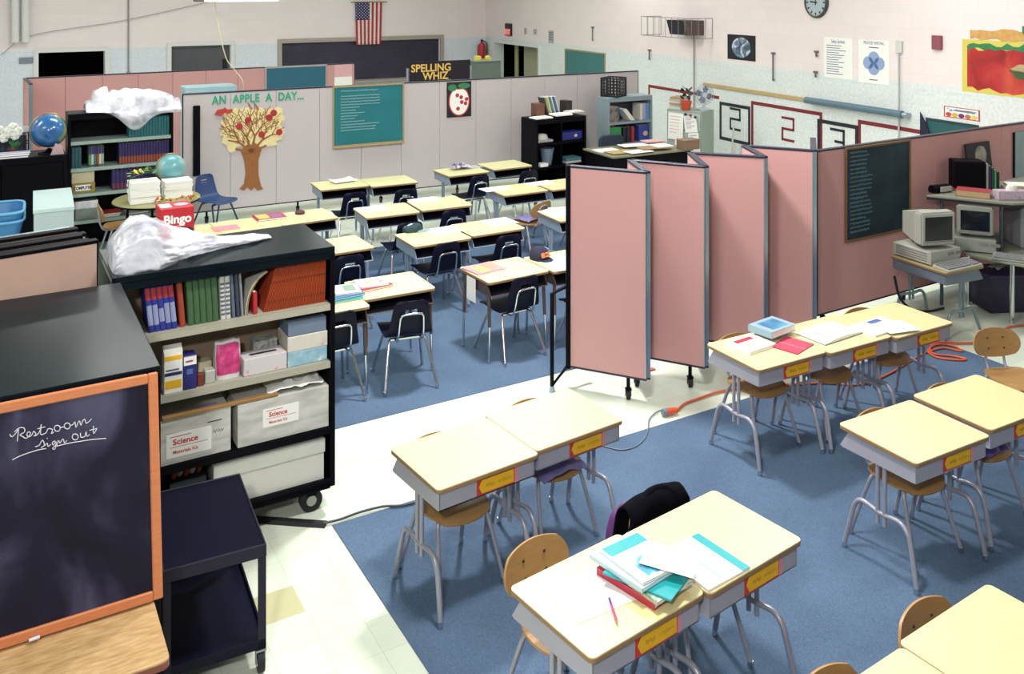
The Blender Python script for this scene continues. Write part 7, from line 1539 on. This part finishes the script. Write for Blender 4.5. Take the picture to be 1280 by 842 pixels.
# ------------------------------------------------------------------ computer corner
zc_ = .62
a, b = pz(1110.5, 318, zc_), pz(1185.5, 342, zc_); hd = math.atan2(b.y - a.y, b.x - a.x); u_ = Vector((math.cos(hd), math.sin(hd), 0)); n_ = Vector((-u_.y, u_.x, 0))
L = P2((a + b) / 2 + n_ * DD / 2); L.z = ground(L)
r = pedestal_desk('school_desk', 'low grey school desk carrying the beige computer by the pink run', top=mat('tan_laminate', 'B9A878', .4), metal=mat('slate_enamel', '66707E', .42), leg=mat('grey_green_leg', '74868A', .35, .3), card=False, h=zc_ + L.z)
r.location = Vector((L.x, L.y, L.z)); r.rotation_euler[2] = hd; DESK['PC'] = (L, hd); ZP = L.z + zc_ + L.z + .0015
BE = mat('beige_plastic', 'A9AAA0', .5, var=.03); BED = mat('dark_beige_plastic', '7C7C78', .55); SCR = mat('dark_screen', '0C0E16', .12, spec=.6)  # second beige is a darker plastic for slots, vents, bases and strips
def pcl(x, y, z=0): return Vector((L.x, L.y, 0)) + u_ * x + n_ * y + Vector((0, 0, ZP + z))
def computer(lab_case, lab_mon, lab_key, loc, rz, zb, w=.40, m=BE, sc=1.0, kb=None, mrz=None):
    r = thing('computer_case', lab_case, 'computer', Vector((loc.x, loc.y, zb)), rz)
    MB().box((-w / 2, -.19, .01), (w / 2, .21, .125), .006).build('case', m, r, 0); MB().box((-w / 2 + .004, -.205, .008), (w / 2 - .004, -.19, .128), .004).build('front_bezel', m, r, 0)
    for x in (.03, .13): MB().box((x, -.208, .07), (x + .08, -.204, .10)).build('drive_slot', BED, r, 0)
    mb = MB()
    for k in range(4): mb.box((-w / 2 - .0015, -.17, .03 + .022 * k), (-w / 2 + .002, .17, .042 + .022 * k))
    mb.build('vents', BED, r, 0); MB().box((-w / 2 + .02, -.17, 0), (w / 2 - .02, .19, .01)).build('feet', RUBBER, r, 0)
    mr = thing('monitor', lab_mon, 'monitor', Vector((loc.x, loc.y, zb + .1295)), rz if mrz is None else mrz)
    MB().cyl((0, 0, 0), (0, 0, .03), .10, .075, seg=24).build('swivel_base', BED, mr)
    MB().box((-.175, -.17, .03), (.175, -.05, .33), .014, seg=2).build('bezel', m, mr, 40)
    f = MB(); bmx = [(-.165, .045), (.165, .045), (.165, .32), (-.165, .32)]; bk = [(-.11, .07), (.11, .07), (.11, .27), (-.11, .27)]
    for (x0, z0), (x1, z1), (x2, z2), (x3, z3) in [(bmx[i], bmx[(i + 1) % 4], bk[(i + 1) % 4], bk[i]) for i in range(4)]: f.quad((x0, -.05, z0), (x1, -.05, z1), (x2, .20, z2), (x3, .20, z3))
    f.quad(*[(x, .20, z) for x, z in bk]); f.build('tube_housing', m, mr, 0)
    MB().grid(lambda a, b: ((a - .5) * .28, -.172 - .006 * (1 - (2 * a - 1) ** 2) * (1 - (2 * b - 1) ** 2), .075 + .215 * b), 8, 6, .003).build('screen', SCR, mr, 60); MB().box((-.15, -.176, .062), (.15, -.17, .07)).build('control_strip', BED, mr, 0)
    if kb is not None:
        k = thing('keyboard', lab_key, 'keyboard', kb[0], kb[1]); MB().prism([(-.085, 0), (.085, 0), (.085, .03), (-.085, .014)], 'x', -.23, .23, .003, M=Matrix.Identity(4)).build('body', m, k, 0)
        keys = MB()
        for i in range(14):
            for j in range(5):
                y = -.066 + .028 * j; keys.box((-.215 + .0225 * i, y, .02 + .0028 * j), (-.196 + .0225 * i, y + .023, .029 + .0028 * j))
        for i in range(4):
            for j in range(5): y = -.066 + .028 * j; keys.box((.118 + .0235 * i, y, .02 + .0028 * j), (.138 + .0235 * i, y + .023, .029 + .0028 * j))
        keys.build('keys', mat('key_caps', '8C8E90', .5), k, 0)
    return r, mr
kp = pz(1197, 333, ZP); computer('beige desktop computer case with side vents on the low school desk', 'boxy beige monitor on the computer case, dark screen', 'beige keyboard hanging over the corner of the low school desk', pcl(-.09, -.02), hd + PI / 2, ZP, kb=(Vector((kp.x, kp.y, ZP)), math.radians(28)), mrz=math.radians(12))
# two-tier corner table
zu = 1.08; TO = Vector((4.41, 8.56, 0)); rel = lambda pts: [(x - TO.x, y - TO.y) for x, y in pts]
r = thing('computer_table', 'two-tier grey computer table at the photo edge, upper shelf full of files', 'table', TO, 0); OT = mat('grey_green_laminate', '84887A', .42)
lowp = rel([(4.33, 8.70), (4.41, 8.56), (4.67, 8.30), (5.7, 8.35), (5.7, 9.95), (4.42, 9.12)]); upp = rel([(4.10, 9.02), (4.66, 8.70), (4.76, 8.66), (4.86, 8.68), (5.7, 9.0), (5.7, 10.0), (4.28, 9.08)])
MB().prism(lowp, 'z', .575, .60, .003).build('lower_top', OT, r, 0); MB().prism(upp, 'z', zu - .022, zu, .003).build('upper_shelf', OT, r, 0)
MB().prism([(x * .998, y * .998) for x, y in upp], 'z', zu - .045, zu - .022).build('edge_band', RUBBER, r, 0)
for (x, y) in rel([(4.70, 8.76), (5.5, 9.1), (5.5, 9.7)]): MB().cyl((x, y, .60), (x, y, zu - .04), .017).build('post', mat('slate_post', '4A5860', .35, .4), r)
x, y = rel([(4.24, 9.0)])[0]; MB().cyl((x, y, 0), (x, y, zu - .04), .017).build('post', mat('slate_post', '4A5860', .35, .4), r)
for (x, y) in rel([(4.66, 8.50), (4.50, 9.0), (5.6, 8.5), (5.6, 9.7)]): MB().cyl((x, y, 0), (x, y, .575), .022).build('leg', CHROME, r)
hw = math.atan2(1.99, 3.02); WR_ = Frame(TO, hw)
r2x, m2x = computer('grey computer case under the upper shelf of the computer table', 'grey-framed dark monitor under the upper shelf of the computer table', 'pale keyboard in front of the grey computer on the computer table', Vector((4.50, 8.88, 0)), math.radians(-24), .6015, w=.36, m=mat('grey_plastic', '8A8E86', .5), kb=(Vector((4.70, 8.43, .6015)), math.radians(-30)))
m2x.scale = (.9, .9, .88)
r = thing('computer_tower', 'pale grey machine at the photo edge under the upper shelf', 'computer', Vector((5.06, 8.98, .6015)), 0); MB().box((-.13, -.15, 0), (.13, .2, .40), .012).build('case', mat('pale_grey_plastic', '8E9298', .5), r, 0); MB().box((-.10, -.156, .28), (.10, -.15, .34)).build('drive_bay', BED, r, 0)
r = thing('computer_mouse', 'small pale mouse at the table edge', 'mouse', Vector((4.86, 8.50, .6015)), hw); MB().grid(lump(.06, .1, .035, 2), 16, 8).build('shell', mat('pale_grey_plastic', '8E9298', .5), r, 180); MB().box((-.001, -.04, .022), (.001, .0, .036)).build('button_gap', BED, r, 0)
# under the table: dark purple bin with crumpled paper
r = thing('storage_crate', 'dark purple storage bin under the computer table', 'bin', Vector((4.98, 8.95, 0)), math.radians(5)); MB().box((-.42, -.18, .0), (.42, .18, .36), .02).build('bin_body', mat('dark_purple_plastic', '1C1634', .5), r, 0); MB().box((-.43, -.19, .34), (.43, .19, .37), .006).build('rim', mat('dark_purple_rim', '2A2250', .5), r, 0)
r = crumple('crumpled_paper', 'crumpled pale paper on the dark purple bin under the table', Vector((4.76, 8.94, .372)), hw, .2, .12, .05, 9, CARDD)
# things on the upper shelf
def us(px, py, dx=0, dy=0): q = pz(px, py, zu); return Vector((q.x + dx, q.y + dy, zu + .0015))
hs = math.radians(-30)
r = thing('binder', 'dark ring binder with a pale spine lying at the end of the upper shelf', 'binder', us(1176, 240), hs + .9); MB().prism([(-.04, 0), (.04, 0), (.05, .03), (.035, .07), (-.02, .075), (-.045, .05)], 'x', -.12, .10, .003).build('cover', BLACKM, r, 0); MB().box((-.05, -.052, .012), (.09, -.043, .062)).build('label', CARDD, r, 0)
r = flat_book('book', 'thick red-covered book with tan page edges on the upper shelf', .30, .19, .06, mat('red_book_top', 'A23A44', .5), us(1217, 244.5), hs, 'book', pages=mat('tan_pages', 'B49A72', .8))
r = thing('tissue_box', 'flowered tissue box at the photo edge on the upper shelf', 'box', us(1262, 248.5), math.radians(2)); MB().box((-.14, -.055, 0), (.14, .055, .085), .003).build('carton', mat_mix('rose_floral', [(.4, 'B8A0B0'), (.58, 'C4B0BC'), (.7, '7A86B0')], 20, .6), r, 0); MB().grid(lump(.12, .06, .05, 6), 14, 6).build('tissue', WHITE, r, 180, loc=(.02, 0, .085))
q = us(1210, 234); r = thing('file_holder', 'black file holder standing on the upper shelf', 'file holder', q, math.radians(-8)); MB().box((-.16, -.10, 0), (.14, .10, .28), .008).build('box', BLACKM, r, 0)
fh = Frame(q, math.radians(-8))
for i, (cc, lab) in enumerate((('8E8E86', 'pale folder beside the black file holder'), ('22283E', 'navy folder beside the black file holder'), ('24304A', 'second navy folder, next to the green one'), ('3A8A4A', 'green folder on the upper shelf'), ('14161C', 'black folder at the end of the file row'))): book('folder', lab, .18, .02, .26 - .02 * i, mat('file_' + cc, cc, .6), fh.world(.146 + .026 * i, -.09, zu + .0015), math.radians(-8), 0, cat='folder')
q = us(1244, 229); pr = math.atan2(RD.y, RD.x); q = RUN.world((q - RUN.O).dot(RUN.x), -.07, zu + .0015)
r = thing('framed_picture', 'black framed picture with a pale round shape leaning on the pink run', 'picture', q, pr); r.rotation_euler = (-.12, 0, pr)
MB().box((-.22, -.01, 0), (.22, .01, .40), .004).build('panel', mat('black_card', '0C0C12', .6), r, 0); MB().prism(blob(.03, .25, .10, .12, f=lambda t: 1 + .06 * math.sin(3 * t)), 'y', -.012, -.01).build('pale_shape', mat_mix('bleached_face', [(.4, '6A6660'), (.6, 'A8A090')], 8, .6), r, 0)
r = thing('paper_tray', 'pale tray of papers at the photo edge on the upper shelf', 'tray', us(1272, 238, .05, 0), hs + .3); MB().box((-.17, -.12, 0), (.17, .12, .03), .004).build('tray_body', CARDD, r, 0); MB().box((-.15, -.10, .03), (.15, .10, .06)).build('papers', mat('tan_papers', 'A89878', .7), r, 0); MB().box((-.15, -.10, .06), (.15, .10, .064), 0, Matrix.Rotation(.05, 4, 'Z')).build('top_sheet', WHITE, r, 0)
x0, z0 = RUN.loc(1268, 222, -.02); r = thing('pale_board', 'pale blue board with a black edge at the photo edge on the pink run', 'board', RUN.world(x0, -.004, z0), RUN.rz); MB().box((.02, -.012, 0), (.55, 0, .50)).build('panel', mat('pale_blue_board', '8EA2A4', .6), r, 0); MB().box((0, -.014, 0), (.02, 0, .50)).build('edge', BLACKM, r, 0)
# dark cables hanging behind the low desk
for i, (pix, lab) in enumerate((([(1118, 345), (1125, 372), (1140, 386), (1160, 389), (1180, 385)], 'black cable looping under the low school desk'),)):
    tag(MB().tube([Vector((pd(x, y, 8.5).x, pd(x, y, 8.5).y, max(.02, pd(x, y, 8.5).z))) for x, y in pix], .012, 7, smooth=5).build('cable', RUBBER, smooth=60), lab, 'cable')
bpy.context.view_layer.update()
